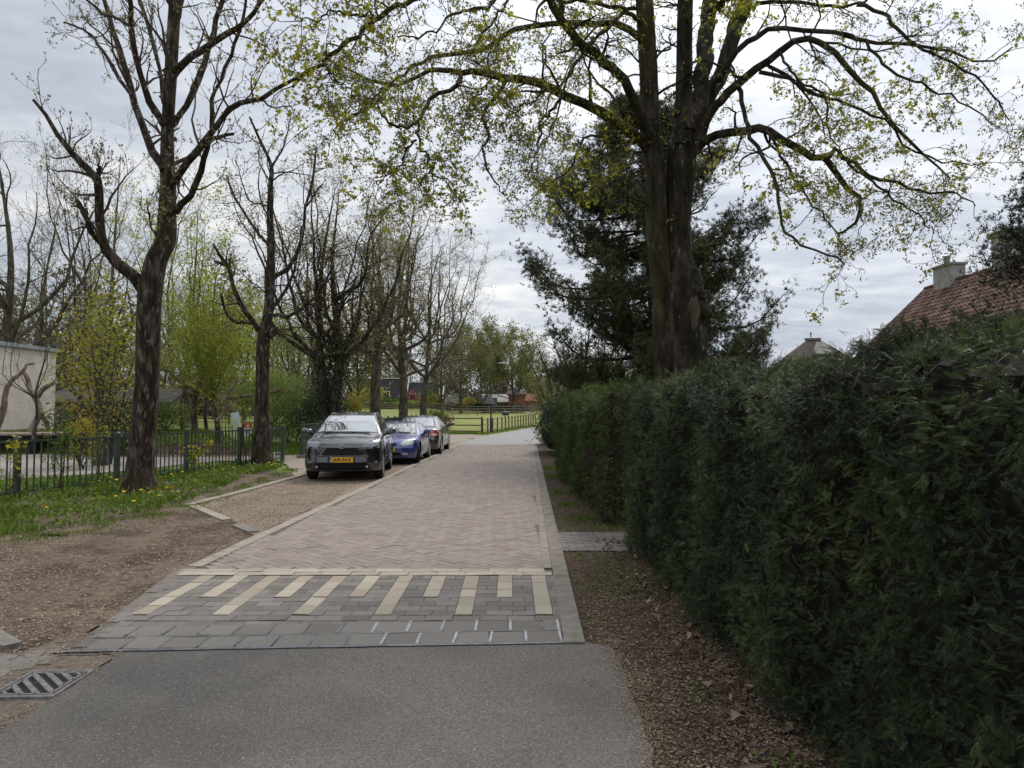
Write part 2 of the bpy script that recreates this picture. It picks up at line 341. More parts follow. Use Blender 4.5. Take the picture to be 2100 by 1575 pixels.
M['yew_dark'] = leafmat('needle_dark_yew', [(.008, .012, .006), (.020, .028, .012), (.05, .062, .025)], 0.1, 0.55, 0.4)
M['yew_core'] = noisy('hedge_core', [(0.3, (.004, .005, .003)), (0.7, (.010, .010, .006))], 12, 4, 0.95)  # near-black, the shade deep inside a hedge put into the colour
M['grass'] = leafmat('grass', [(.06, .11, .013), (.12, .19, .022), (.22, .29, .045)], 0.4, nscale=1.2)
M['litter'] = leafmat('dead_leaves', [(.07, .045, .03), (.16, .11, .075), (.38, .285, .21)], 0.1, 0.8, 0.2, nscale=2)
M['chips'] = leafmat('wood_chips', [(.09, .06, .04), (.24, .175, .12), (.50, .40, .29)], 0.05, 0.85, 0.2, nscale=2)
M['fence_green'] = noisy('fence_green', [(0.3, (.026, .044, .034)), (0.7, (.044, .066, .052))], 5, 4, 0.42, 0.1, 40, spec=0.5)
M['wood_brown'] = noisy('fence_wood', [(0.3, (.085, .055, .040)), (0.7, (.14, .095, .068))], 6, 6, 0.85, 0.3, 40)
M['wood_pale'] = noisy('fence_wood_pale', [(0.3, (.30, .245, .155)), (0.7, (.43, .36, .24))], 6, 6, 0.85, 0.3, 40)
M['wood_rail'] = noisy('fence_wood_rail', [(0.3, (.20, .165, .135)), (0.7, (.30, .255, .215))], 4, 4, 0.9)
M['gutter'] = noisy('gutter', [(0.25, (.09, .068, .050)), (0.45, (.17, .135, .105)), (0.62, (.225, .185, .148)), (0.85, (.32, .27, .22))], 18, 9, 0.95, 0.7, 60, spec=0.2, patch=[(2.2, .5, .15, (.10, .075, .055), .6)], nrough=.8)
M['wood_grey'] = noisy('fence_wood_grey', [(0.3, (.13, .11, .09)), (0.7, (.21, .18, .15))], 6, 6, 0.85, 0.3, 40)
M['steel'] = noisy('galvanised', [(0.3, (.20, .22, .25)), (0.7, (.29, .31, .34))], 4, 4, 0.5, 0.05, 30, metal=0.3)
M['pole_black'] = flat('pole_black', (.02, .024, .025), 0.45)
M['lamp_head'] = flat('lamp_head', (.45, .47, .5), 0.4)
M['white'] = flat('white_paint', (.72, .72, .70), 0.5)
M['iron'] = noisy('cast_iron', [(0.3, (.16, .14, .13)), (0.7, (.27, .245, .23))], 30, 5, 0.6, 0.3, 120, metal=0.25, spec=0.4)
# ------------------------------------------------------------------ ground and paving
def build_ground():
    xs = np.unique(np.concatenate([np.linspace(-320, -30, 16), np.linspace(-30, 20, 101), np.linspace(20, 320, 18)]))
    ys = np.unique(np.concatenate([np.linspace(-12, 60, 145), np.linspace(60, 420, 40)]))
    X, Y = np.meshgrid(xs, ys); Z = gh(X, Y) - 0.035
    nx, ny = len(xs), len(ys)
    i = (np.arange(ny - 1)[:, None] * nx + np.arange(nx - 1)[None]).ravel()
    Geo().add(np.stack([X, Y, Z], -1), np.stack([i, i + 1, i + nx + 1, i + nx], -1)).obj('ground', M['ground'], smooth=True)
    tag(bpy.data.objects['ground'], kind='structure')
build_ground()

def ragged(pts, amp=0.04, step=0.25, seed=1, skip=()):
    """outline with small irregularities; edges listed in skip stay straight"""
    rng = np.random.default_rng(seed); out = []
    n = len(pts)
    for i in range(n):
        a = np.array(pts[i], float); b = np.array(pts[(i + 1) % n], float); L = np.linalg.norm(b - a)
        out.append(a)
        if i in skip: continue
        k = int(L / step); nrm = np.array([-(b - a)[1], (b - a)[0]]) / (L + 1e-9)
        for j in range(1, k): out.append(a + (b - a) * j / k + nrm * rng.normal(0, amp))
    return np.array(out)
def sheet(name, pts, z, mat, terrain=False, kind='structure'):
    pts = np.asarray(pts, float)
    zz = z + (gh(pts[:, 0], pts[:, 1]) if terrain else 0)
    o = Geo().poly(np.c_[pts, np.broadcast_to(zz, (len(pts),))]).obj(name, mat)
    return tag(o, kind=kind)
def gridsheet(name, x0, x1, y0, y1, nx, ny, z, mat, amp=0.0, seed=1, inside=None, terrain=True):
    rng = np.random.default_rng(seed); xs = np.linspace(x0, x1, nx); ys = np.linspace(y0, y1, ny); X, Y = np.meshgrid(xs, ys)
    Z = z + (gh(X, Y) if terrain else 0)
    if amp:
        for k in range(7):
            fx, fy = rng.normal(0, 2.2 + k, 2); Z = Z + amp / (1 + k * .6) * np.sin(fx * X + fy * Y + rng.uniform(0, 6))
    i = (np.arange(ny - 1)[:, None] * nx + np.arange(nx - 1)[None]).ravel(); F = np.stack([i, i + 1, i + nx + 1, i + nx], -1)
    if inside is not None:
        c = np.stack([X, Y], -1).reshape(-1, 2)[F].mean(1); F = F[inside(c[:, 0], c[:, 1])]
    return tag(Geo().add(np.stack([X, Y, Z], -1), F).obj(name, mat, smooth=True), kind='structure')
def inpoly(poly):
    poly = np.asarray(poly, float)
    def f(x, y):
        x = np.asarray(x, float); y = np.asarray(y, float); r = np.zeros(np.broadcast(x, y).shape, bool); n = len(poly)
        for i in range(n):
            (xa, ya), (xb, yb) = poly[i], poly[(i + 1) % n]
            c = ((ya > y) != (yb > y)) & (x < (xb - xa) * (y - ya) / (yb - ya + 1e-12) + xa); r ^= c
        return r
    return f

def xr(y): return 0.40 + 0.022 * y                 # outer edge of the right kerb
def xl(y): return -3.62 + 0.0335 * y if y > 7 else np.interp(y, [4.9, 7.0], [-3.02, -3.385])
JOINT_Y, BAND_Y, BRICK_END = 5.03, 7.32, 32.5

# soil left of the road, and the leaf-strewn strip under the hedge
dirt_poly = [(-14, -3), (-1.6, -3), (-2.2, 3.2), (-3.0, 4.8), (-3.35, 7.2), (-3.3, 9.6), (-5.4, 12.3), (-5.0, 18.0), (-6.6, 19.3), (-9, 14.6), (-14, 13)]
gridsheet('dirt_ground', -14, -1.4, -3, 19.5, 150, 260, -0.012, M['dirt'], 0.006, 3, inpoly(ragged(dirt_poly, 0.05, 0.3, 5)), False)
verge_poly = [(0.5, -2), (4.6, -2), (4.6, 40), (1.3, 40), (0.95, 30), (0.3, 5.1)]
gridsheet('verge_soil', 0.2, 4.6, -2, 40, 60, 380, -0.008, M['verge'], 0.008, 4, inpoly(verge_poly), False)

# asphalt in front
ar = [(2.2, -3), (1.02, 1.0), (0.80, 2.6), (0.86, 3.2)] 
ar = [G(1336, 1640), G(1338, 1560), G(1322, 1500), G(1300, 1440), G(1284, 1400), G(1268, 1355), G(1252, 1328), G(1190, 1317)]
al = [G(236, 1345), G(205, 1370), G(165, 1398), G(110, 1432), G(50, 1470), G(0, 1502), G(-120, 1590)]
ap = np.array([(1.35, -4.0), (1.15, 1.0)] + ar + [(0.4, 5.06), (-3.0, 4.90)] + al + [(-2.6, 0.5), (-2.6, -4.0)])
rr = np.random.default_rng(2); ap2 = []
for i in range(len(ap)):
    a, b = ap[i], ap[(i + 1) % len(ap)]; L = np.linalg.norm(b - a); k = max(1, int(L / 0.10)) if a[1] < 5.6 and a[1] > 1.5 and L < 3 else 1
    for j in range(k): ap2.append(a + (b - a) * j / k + (rr.normal(0, 0.012, 2) if j else 0))
sheet('road_asphalt', ap2, 0.007, M['asphalt'])

# bed under all paving blocks
bed = [(xl(4.9) - 0.0, 4.80), (0.47, JOINT_Y - 0.02), (xr(BRICK_END) - 0.02, BRICK_END), (xl(BRICK_END), BRICK_END), (xl(12) , 12), (xl(7.1), 7.1)]
sheet('road_bed', bed, 0.003, M['joint'])

def block(geo, cx, cy, lx, ly, z, rng, ang=0.0, mat=0, h=0.02, ch=0.004):
    cx = np.asarray(cx); cy = np.asarray(cy); n = len(cx)
    if n == 0: return
    k = 8; lx = np.broadcast_to(lx, (n,)); ly = np.broadcast_to(ly, (n,)); ang = np.broadcast_to(ang, (n,)) + rng.normal(0, 0.006, n)
    base = np.array([[-1,-1],[1,-1],[1,1],[-1,1]], float)
    lo = base[None] * np.stack([lx, ly], -1)[:, None] / 2
    hi = base[None] * (np.stack([lx, ly], -1)[:, None] / 2 - ch)
    pts = np.concatenate([lo, hi], 1); c, s = np.cos(ang)[:, None], np.sin(ang)[:, None]
    X = pts[..., 0] * c - pts[..., 1] * s + cx[:, None]; Y = pts[..., 0] * s + pts[..., 1] * c + cy[:, None]
    tz = z + rng.normal(0, 0.0012, n); tx = rng.normal(0, 0.010, n); ty = rng.normal(0, 0.010, n)
    Z = tz[:, None] + pts[..., 0] * tx[:, None] + pts[..., 1] * ty[:, None]
    Z[:, :4] -= ch * 0.8
    V = np.stack([X, Y, Z], -1).reshape(-1, 3); b = np.arange(n)[:, None] * 8
    f = np.concatenate([b + np.array([[4,5,6,7]])] + [b + np.array([[i, (i+1) % 4, 4 + (i+1) % 4, 4 + i]]) for i in range(4)], 0)
    geo.add(V, f, mat, np.tile(rng.uniform(0, 1, n), 5))

def build_road():
    rng = np.random.default_rng(11); w = 0.105; g = 0.003
    a45 = R_(45) + 0.022
    ca, sa = math.cos(a45), math.sin(a45); O = (-1.5, 7.4)
    C = []
    for a in range(-330, 331):
        for b in range(-170, 171):
            x0, y0 = a + 2 * b, a - 2 * b
            C.append((x0 + 1, y0 + .5, 0)); C.append((x0 + .5, y0 + 2, 1))
    C = np.array(C, float); X = O[0] + w * (C[:, 0] * ca - C[:, 1] * sa); Y = O[1] + w * (C[:, 0] * sa + C[:, 1] * ca)
    keep = (Y > BAND_Y - 0.03) & (Y < BRICK_END) & (X > -3.62 + 0.0335 * Y + 0.17) & (X < 0.40 + 0.022 * Y - 0.21)
    X, Y, T = X[keep], Y[keep], C[keep, 2]
    ge = Geo()
    block(ge, X, Y, 2 * w - g, w - g, 0.012, rng, np.where(T == 1, a45 + math.pi / 2, a45))
    # one stretcher row along the right kerb
    yy = np.arange(BAND_Y + 0.12, BRICK_END, 0.212); block(ge, 0.40 + 0.022 * yy - 0.20, yy, 0.10, 0.206, 0.019, rng, -0.022)
    tag(ge.obj('road_brick', M['brick']), kind='structure')
    # plateau with cream teeth
    gg, gc = Geo(), Geo()
    L, W = 0.215, 0.142
    def lx(y): return float(xl(y)) + 0.12
    def rx(y): return 0.40 + 0.022 * y - 0.16
    # two cream rows across
    for r, y0 in enumerate((BAND_Y - 0.075, BAND_Y - 0.215)):
        x = rx(y0) - (0.0 if r else 0.07)
        xs = np.arange(x - .1425, lx(y0), -.285); block(gc, xs, np.full(len(xs), y0), .285 - g, 0.136, 0.0175, rng)
    top = BAND_Y - 0.290
    teeth = []; k = 0; x = rx(6.5) - 0.125
    while x > -3.2:
        n = 5 if k % 2 == 0 else 3; teeth.append((x, n))
        for j in range(n): block(gc, [x + 0.006 * j * 0], [top - (j + .5) * 0.262], 0.138, 0.258, 0.013, rng)
        x -= 0.3235; k += 1
    # grey blocks between, in rows
    y = top - 0.068; row = 0; yb0 = 4.87
    while y > yb0 + 0.46:
        segs = [(lx(y) - 0.02, rx(y) + 0.02)]
        for (tx, n) in teeth:
            if y > top - n * 0.262 - 0.02:
                ns = []
                for a, b in segs:
                    if b <= tx - .071 or a >= tx + .071: ns.append((a, b)); continue
                    if tx - .071 > a: ns.append((a, tx - .071))
                    if tx + .071 < b: ns.append((tx + .071, b))
                segs = ns
        for a, b in segs:
            wdt = b - a
            if wdt < 0.03: continue
            if wdt < 0.24:
                n = 2 if (row + int(a * 10)) % 3 == 0 else 1
                for q in range(n): block(gg, [a + wdt * (q + .5) / n], [y], wdt / n - g, 0.129, 0.012, rng)
            else:
                off = (row % 2) * 0.107; x = a - off + 0.0
                while x < b - 0.03:
                    x1, x2 = max(x, a), min(x + L, b)
                    if x2 - x1 > 0.03: block(gg, [(x1 + x2) / 2], [y], x2 - x1 - g, 0.129, 0.012 if y > yb0 + .74 else .0075, rng)
                    x += L
        y -= 0.134; row += 1
    tag(gg.obj('road_grey_paving', M['grey_block']), kind='structure'); tag(gc.obj('road_marking_blocks', M['cream_block']), kind='structure')
    # edging blocks left of the plateau, running along the road
    ge = Geo(); yy = np.arange(4.95, 7.4, 0.29)
    for y in yy: block(ge, [float(xl(y)) + 0.045], [y + .14], 0.14, 0.284, 0.011, rng, 0.14 if y < 7 else -0.03)
    # two rows of joint-sealed tiles
    gt, gb, gp = Geo(), Geo(), Geo()
    ly, lz = [(-3.05, 4.93), (0.43, 5.06)], None
    _a, _b = G(1170, 1319), G(170, 1337)
    def yb(x): return _b[1] - .02 + (x - _b[0]) * (_a[1] - _b[1]) / (_a[0] - _b[0])
    rows = ((0.255, 0.0), (0.25, 0.275)); xs_all = []
    for r, (d, dy) in enumerate(rows):
        x = 0.345 - (0.115 if r == 1 else 0.0); xs = []
        while x > -2.90:
            wv = 0.252
            block(gt, [x - wv / 2], [yb(x) + 0.02 + dy + d / 2], wv - 0.014, d - 0.012, 0.012, rng, 0.024); xs.append(x); x -= wv
            if len(xs) == 1 and r == 1: block(gt, [0.345 - 0.055], [yb(0.3) + 0.02 + dy + d / 2], 0.10, d - 0.012, 0.012, rng, 0.024)
        xs_all.append(xs)
    tag(gt.obj('road_tiles', M['tile']), kind='structure')
    tag(ge.obj('road_edge_blocks', M['grey_block']), kind='structure')
    def smear(geo, a, b, w0, seed, z):
        r = np.random.default_rng(seed); a = np.array(a); b = np.array(b); n = max(4, int(np.linalg.norm(b - a) / 0.03))
        t = np.linspace(0, 1, n); c = a + (b - a) * t[:, None]; d = (b - a) / np.linalg.norm(b - a); nn = np.array([-d[1], d[0]])
        wv = w0 * (0.75 + 0.5 * np.convolve(r.uniform(0, 1, n + 6), np.ones(7) / 7, 'valid')) ; off = np.convolve(r.normal(0, 0.008, n + 8), np.ones(9) / 9, 'valid')
        up = c + nn * (off + wv / 2)[:, None]; dn = c + nn * (off - wv / 2)[:, None]
        V = np.vstack([np.c_[up, np.full(n, z)], np.c_[dn, np.full(n, z)]]); i = np.arange(n - 1)
        geo.add(V, np.stack([i, n + i, n + i + 1, i + 1], -1))
    smear(gb, (-3.1, yb(-3.1) + 0.005), (0.44, yb(0.44) + 0.005), 0.040, 1, 0.0145)
    smear(gb, (-3.0, yb(-3.0) + 0.283), (0.36, yb(0.36) + 0.283), 0.024, 2, 0.0155)
    for r, (d, dy) in enumerate(rows):
        for i, x in enumerate(xs_all[r][1:]):
            geo = gp if (x > -1.15) else gb
            smear(geo, (x + 0.002, yb(x) + 0.025 + dy), (x + 0.004, yb(x) + dy + d + (0.03 if r else 0.012)), 0.021 if x > -1.5 else 0.016, 10 + i + 40 * r, 0.0158 + 0.0004 * r)
    smear(gp, (0.35, yb(0.35) + 0.02), (0.345, yb(0.35) + 0.53), 0.020, 77, 0.0172)
    tag(gb.obj('road_joint_sealant', M['bitumen']), kind='structure'); tag(gp.obj('road_pale_sealant', M['bitumen_pale']), kind='structure')
    # kerb right (flush concrete band of one-metre stones) and band left
    gk = Geo(); y = JOINT_Y - 0.02; k = 0
    while y < BRICK_END:
        n = min(1.0, BRICK_END - y)
        p = lambda yy, o: (0.40 + 0.022 * yy - o, yy)
        a, b = y + 0.003, y + n - 0.003; dz = rng.normal(0, 0.002)
        pts = [p(a, 0.0), p(b, 0.0), p(b, 0.148), p(a, 0.148)]
        v = np.array([(*q, 0.022 + dz) for q in pts] + [(*q, -0.03) for q in pts]); v[:4, :2] = v[:4, :2] * 1.0
        gk.add(v, [[3,2,1,0],[0,1,5,4],[1,2,6,5],[2,3,7,6],[3,0,4,7]]); y += n; k += 1
    tag(gk.obj('kerb', M['concrete']), kind='structure')
    gk = Geo(); y = 7.42
    while y < 38:
        n = 1.0; a, b = y + 0.003, y + n - 0.003; f = lambda yy, o: (-3.62 + 0.0335 * yy + o, yy); dz = rng.normal(0, 0.0015)
        pts = [f(a, 0), f(a, .155), f(b, .155), f(b, 0)]
        v = np.array([(*q, 0.019 + dz) for q in pts] + [(*q, -0.03) for q in pts])
        gk.add(v, [[0,1,2,3],[1,0,4,5],[2,1,5,6],[3,2,6,7],[0,3,7,4]]); y += n
    tag(gk.obj('road_edge_band', M['bay_edge']), kind='structure')
build_road()

# parking bay with its concrete edging
bayL = [(-5.46, 12.05), (-5.24, 14.6), (-5.10, 17.4), (-4.95, 21), (-4.75, 26), (-4.5, 32), (-4.2, 36)]
bay = [(-3.37, 9.3)] + [(-4.1, 10.5)] + bayL + [(-2.4, 36.4), (-2.5, 33)]
gridsheet('parking_bay', -5.6, -2.3, 9.2, 36.4, 70, 400, -0.002, M['bay'], 0.0015, 6, inpoly(bay), False)
def stones(name, pts, w, z, L=1.0, m='concrete'):
    g = Geo(); rng = np.random.default_rng(5)
    for (a, b) in zip(pts[:-1], pts[1:]):
        a = np.array(a); b = np.array(b); d = b - a; T = np.linalg.norm(d); d /= T; n = np.array([-d[1], d[0]]) * w / 2; s = 0
        while s < T - 0.05:
            e = min(s + L, T); p, q = a + d * (s + .003), a + d * (e - .003); dz = rng.normal(0, .003)
            pts4 = [p - n, q - n, q + n, p + n]; v = np.array([(*t, z + dz) for t in pts4] + [(*t, -0.04) for t in pts4])
            g.add(v, [[0,1,2,3],[1,0,4,5],[2,1,5,6],[3,2,6,7],[0,3,7,4]]); s = e
    return tag(g.obj(name, M[m]), kind='structure')
stones('bay_kerb', [(-5.50, 12.1)] + [(x - 0.06, y) for x, y in bayL[1:]], 0.16, 0.030, m='bay_edge')
stones('bay_end_kerb', [G(396, 1038), G(466, 1067)], 0.15, 0.022, m='bay_edge')
stones('bay_end_block', [G(486, 1078), G(520, 1092)], 0.15, 0.025, 0.6)
stones('kerb_fragment', [G(-40, 1286), G(26, 1326)], 0.115, 0.022, 2.0)
# brick path through the gap in the hedge
def garden_path():
    rng = np.random.default_rng(8); g = Geo(); y = 8.28; r = 0
    while y < 9.5:
        x = 0.46 + (0.1 if r % 2 else 0) + rng.normal(0, .004)
        while x < 3.6: block(g, [x + 0.1], [y], 0.203, 0.100, 0.0185, rng, -0.02); x += 0.208
        y += 0.103; r += 1
    tag(g.obj('garden_path', M['grey_block']), kind='structure')
garden_path()
# gutter left of the asphalt, with loose slabs half under the soil
def gutter():
    rng = np.random.default_rng(9); g = Geo()
    for (px, py, lx, ly, a) in [(55, 1356, .30, .15, .2), (20, 1368, .30, .15, .25), (-40, 1385, .3, .15, .25), (35, 1345, .3, .15, .2), (0, 1352, .3, .15, .2)]:
        x, y = G(px, py); block(g, [x], [y], lx, ly, 0.004, rng, a)
    tag(g.obj('gutter_slabs', M['tile']), kind='structure')
    pts = [G(236, 1343), (-2.5, 5.2), (-3.25, 5.2), (-3.35, 4.75), G(110, 1362), G(0, 1378), G(-160, 1400), G(-260, 1560), (-2.75, 1.2), (-2.2, 1.2), G(0, 1500), G(60, 1464), G(165, 1398)]
    sheet('gutter', ragged(pts, 0.012, 0.08, 4), -0.0005, M['gutter'])
gutter()
# far asphalt lane bending right, the dirt lay-by and the trodden path at the fence gap
lane = [(-2.47, 32.5), (-2.3, 38), (-1.55, 44), (-0.3, 50.5), (2.0, 60), (6, 70), (14, 82), (30, 96), (33, 92), (18, 78), (9, 66), (5, 56), (2.6, 46.5), (1.5, 40), (1.16, 32.5)]
gridsheet('road_lane', -3, 34, 32.5, 97, 120, 180, 0.006, M['far_asphalt'], 0, 1, inpoly(lane))
layby = [(-4.2, 34.5), (-2.4, 34.5), (-2.25, 38), (-1.6, 43.8), (-2.6, 45.5), (-6.5, 46.0), (-6.8, 40), (-4.6, 34.5)]
sheet('lay_by', ragged(layby, 0.12, 0.5, 3), 0.002, M['path'])
ptp = [(-4.95, 18.2), (-4.9, 24.5), (-6.9, 24.9), (-8.6, 27.0), (-12.5, 26.0), (-11, 22.8), (-7.5, 22.6), (-6.3, 20.2), (-5.35, 17.6)]
sheet('footpath', ragged(ptp, 0.08, 0.4, 3), -0.004, M['path'])
crt = [(-9.2, 23.2), (-10.9, 17.6), (-13.2, 15.2), (-30, 14), (-30, 26.2), (-12.0, 26.2), (-10.4, 24.6)]
sheet('court', ragged(crt, 0.1, 0.5, 6), -0.010, M['court'])
pasture = [(-5, 52), (0.5, 56), (6, 75), (30, 102), (80, 135), (80, 150), (-60, 150), (-60, 70), (-14, 60), (-8, 50)]
gridsheet('pasture', -60, 80, 46, 150, 140, 105, 0.0, M['pasture'], 0, 1, inpoly([(-6.9, 48.3), (-2.2, 48.3), (2.4, 66.8), (9, 78), (30, 102), (80, 135), (80, 150), (-60, 150), (-60, 60), (-14, 50)]))

# street drain
def drain():
    x, y = G(88, 1405); w, l = 0.38, 0.42
    root = empty('storm_drain', (x, y, 0.004), 0.02, 'square cast iron street drain with diagonal slots beside the asphalt', 'drain')
    g = Geo(); fr = 0.03
    for (cx, cy, dx, dy) in ((0, -l / 2 + fr / 2, w, fr), (0, l / 2 - fr / 2, w, fr), (-w / 2 + fr / 2, 0, fr, l - 2 * fr), (w / 2 - fr / 2, 0, fr, l - 2 * fr)): g.box((cx, cy, 0.0), (dx, dy, 0.024))
    g.obj('frame', M['iron'], root)
    # grate: ribs on the diagonal, clipped to the frame, with solid corners
    g = Geo(); W, H = w / 2 - fr - .006, l / 2 - fr - .006; d = np.array([1, -1.0]) / math.sqrt(2); n = np.array([1, 1.0]) / math.sqrt(2)
    inside = lambda p: abs(p[0]) <= W and abs(p[1]) <= H
    for k in range(-5, 6):
        c = n * k * 0.066; s = [t for t in np.linspace(-.4, .4, 161) if inside(c + d * t + n * .014) and inside(c + d * t - n * .014)]
        if not s: continue
        a, b = c + d * s[0], c + d * s[-1]; g.bar((*a, .004), (*b, .004), 0.030, 0.016)
    g.bar((-W, -H, .0045), (-W, H, .0045), .03, .015); g.bar((W, -H, .0045), (W, H, .0045), .03, .015)
    g.bar((-W + .016, -H, .0045), (W - .016, -H, .0045), .03, .015); g.bar((-W + .016, H, .0045), (W - .016, H, .0045), .03, .015)
    g.obj('grate', M['iron'], root)
    Geo().box((0, 0, -0.006), (w - .02, l - .02, 0.006)).obj('shaft_shade', M['black'], root)  # black plate, the dark of the hole painted as a surface
drain()

# ------------------------------------------------------------------ scatter helpers
LEAF4 = np.array([[0, 0], [.30, .45], [0, 1], [-.30, .45]])
LEAFN = np.array([[0, 0], [.13, .5], [0, 1], [-.13, .5]])
_st = []
for _k in range(5):
    _a = R_(-80 + 40 * _k); _st.append((math.sin(_a) * (.62 if _k in (0, 4) else .8 if _k in (1, 3) else 1), math.cos(_a) * (.62 if _k in (0, 4) else .8 if _k in (1, 3) else 1)))
    if _k < 4: _b = _a + R_(20); _st.append((math.sin(_b) * .42, math.cos(_b) * .42))
LEAFM = np.array([[0, -.12]] + _st[::-1])
def rand_dirs(rng, n, bias=(0, 0, 0)):
    v = rng.normal(size=(n, 3)); v /= np.linalg.norm(v, axis=1, keepdims=True); v = v + np.asarray(bias); return v / (np.linalg.norm(v, axis=1, keepdims=True) + 1e-9)
def leaves(geo, pts, size, rng, tmpl=LEAF4, bias=(0, 0, 0), nbias=(0, 0, 0.6), mat=0, var=None, curl=0.0):
    n = len(pts)
    if n == 0: return
    d = rand_dirs(rng, n, bias); nn = rand_dirs(rng, n, nbias)
    if nbias[2] >= 2: d[:, 2] *= .12; d /= np.linalg.norm(d, axis=1, keepdims=True); nn = rand_dirs(rng, n, (0, 0, 6))
    u = np.cross(d, nn); u /= np.linalg.norm(u, axis=1, keepdims=True) + 1e-9
    size = np.broadcast_to(size, (n,)) * rng.uniform(.65, 1.3, n)
    V = np.asarray(pts)[:, None, :] + size[:, None, None] * (tmpl[None, :, 0:1] * u[:, None] + tmpl[None, :, 1:2] * d[:, None])
    if curl:
        w = np.cross(u, d); V = V + (size * rng.uniform(-curl, curl, n))[:, None, None] * (np.abs(tmpl[None, :, 0:1]) * 2 + (tmpl[None, :, 1:2] - .5) ** 2) * w[:, None]
    k = len(tmpl); F = np.arange(n * k).reshape(n, k)
    geo.add(V.reshape(-1, 3), F, mat, rng.uniform(0, 1, n) if var is None else np.clip(var + rng.normal(0, .15, n), 0, 1))
def blades(geo, x, y, z, h, w, rng, lean=0.35, mat=0):
    n = len(x); a = rng.uniform(0, 2 * np.pi, n); l = rng.uniform(0, lean, n) * h; b = rng.uniform(0, 2 * np.pi, n)
    B = np.stack([x, y, z], -1); s = np.stack([np.cos(a), np.sin(a), np.zeros(n)], -1) * (w / 2)[:, None]
    ld = np.stack([np.cos(b), np.sin(b), np.zeros(n)], -1)
    m = B + ld * (l * .35)[:, None] + np.array([0, 0, 1.0]) * (h * .6)[:, None]; t = B + ld * l[:, None] + np.array([0, 0, 1.0]) * (h * .95)[:, None]
    V = np.stack([B - s, B + s, m + s * .7, t, m - s * .7], 1)
    geo.add(V.reshape(-1, 3), np.arange(n * 5).reshape(n, 5), mat, rng.uniform(0, 1, n))
# ------------------------------------------------------------------ growing trees
def catmull(pts, K):
    p = np.asarray(pts, float); 
    if len(p) == 2: p = np.array([p[0], (p[0] + p[1]) / 2, p[1]])
    q = np.vstack([2 * p[0] - p[1], p, 2 * p[-1] - p[-2]]); n = len(p) - 1
    t = np.linspace(0, n - 1e-6, K); i = t.astype(int); f = (t - i)[:, None]
    a, b, c, d = q[i], q[i + 1], q[i + 2], q[i + 3]
    return .5 * ((2 * b) + (-a + c) * f + (2 * a - 5 * b + 4 * c - d) * f ** 2 + (-a + 3 * b - 3 * c + d) * f ** 3)
def spawn(Pn, Rn, n, tr, lr, ang, rng, K=5, up=0.15, wob=0.25, rr=0.55, rmin=0.003, taper=0.35, away=None, tip=True, lmin=0.0):
    """n side shoots on every branch of a batch"""
    T, K0 = Pn.shape[:2]
    if T == 0: return np.zeros((0, K, 3)), np.zeros((0, K))
    Pn = np.repeat(Pn, n, 0); Rn = np.repeat(Rn, n, 0); N = T * n
    t = rng.uniform(tr[0], tr[1], N)
    if tip: t[::n] = 0.98
    f = t * (K0 - 1); i = np.minimum(f.astype(int), K0 - 2); fr = (f - i)[:, None]; r = np.arange(N)
    p0 = Pn[r, i] * (1 - fr) + Pn[r, i + 1] * fr; tg = Pn[r, i + 1] - Pn[r, i]; tg /= np.linalg.norm(tg, axis=1, keepdims=True) + 1e-9
    L = np.linalg.norm(np.diff(Pn, axis=1), axis=2).sum(1)
    rad = (Rn[r, i] * (1 - fr[:, 0]) + Rn[r, i + 1] * fr[:, 0])
    q = rng.normal(size=(N, 3)); q -= (q * tg).sum(1, keepdims=True) * tg; q /= np.linalg.norm(q, axis=1, keepdims=True) + 1e-9
    a = np.radians(rng.uniform(ang[0], ang[1], N)); 
    if tip: a[::n] *= 0.3
    d = np.cos(a)[:, None] * tg + np.sin(a)[:, None] * q
    ln = np.maximum(rng.uniform(lr[0], lr[1], N) * L * (1.1 - .55 * t), lmin); st = ln / (K - 1)
    out = [p0]; upv = np.array([0, 0, 1.0])
    for k in range(K - 1):
        d = d + rng.normal(0, wob, (N, 3)) / math.sqrt(K) * 1.4 + upv * up * 1.6 / K
        d /= np.linalg.norm(d, axis=1, keepdims=True) + 1e-9
        out.append(out[-1] + d * st[:, None])
    r0 = np.maximum(rad * rr * rng.uniform(.7, 1.1, N), rmin)
    R = np.maximum(r0[:, None] * np.linspace(1, taper, K)[None], rmin * .8)
    return np.stack(out, 1), R
def along(Pn, n, rng, lo=0.2, hi=1.0, jit=0.0):
    """n random points on each branch"""
    T, K = Pn.shape[:2]
    if T == 0: return np.zeros((0, 3))
    r = np.repeat(np.arange(T), n); f = rng.uniform(lo, hi, len(r)) * (K - 1); i = np.minimum(f.astype(int), K - 2); fr = (f - i)[:, None]
    p = Pn[r, i] * (1 - fr) + Pn[r, i + 1] * fr
    return p + rng.normal(0, jit, p.shape) if jit else p
def knobbly(p, r, rng, amp=0.10):
    k = len(r); return r * (1 + amp * np.convolve(rng.normal(0, 1, k + 2), [.25, .5, .25], 'valid'))
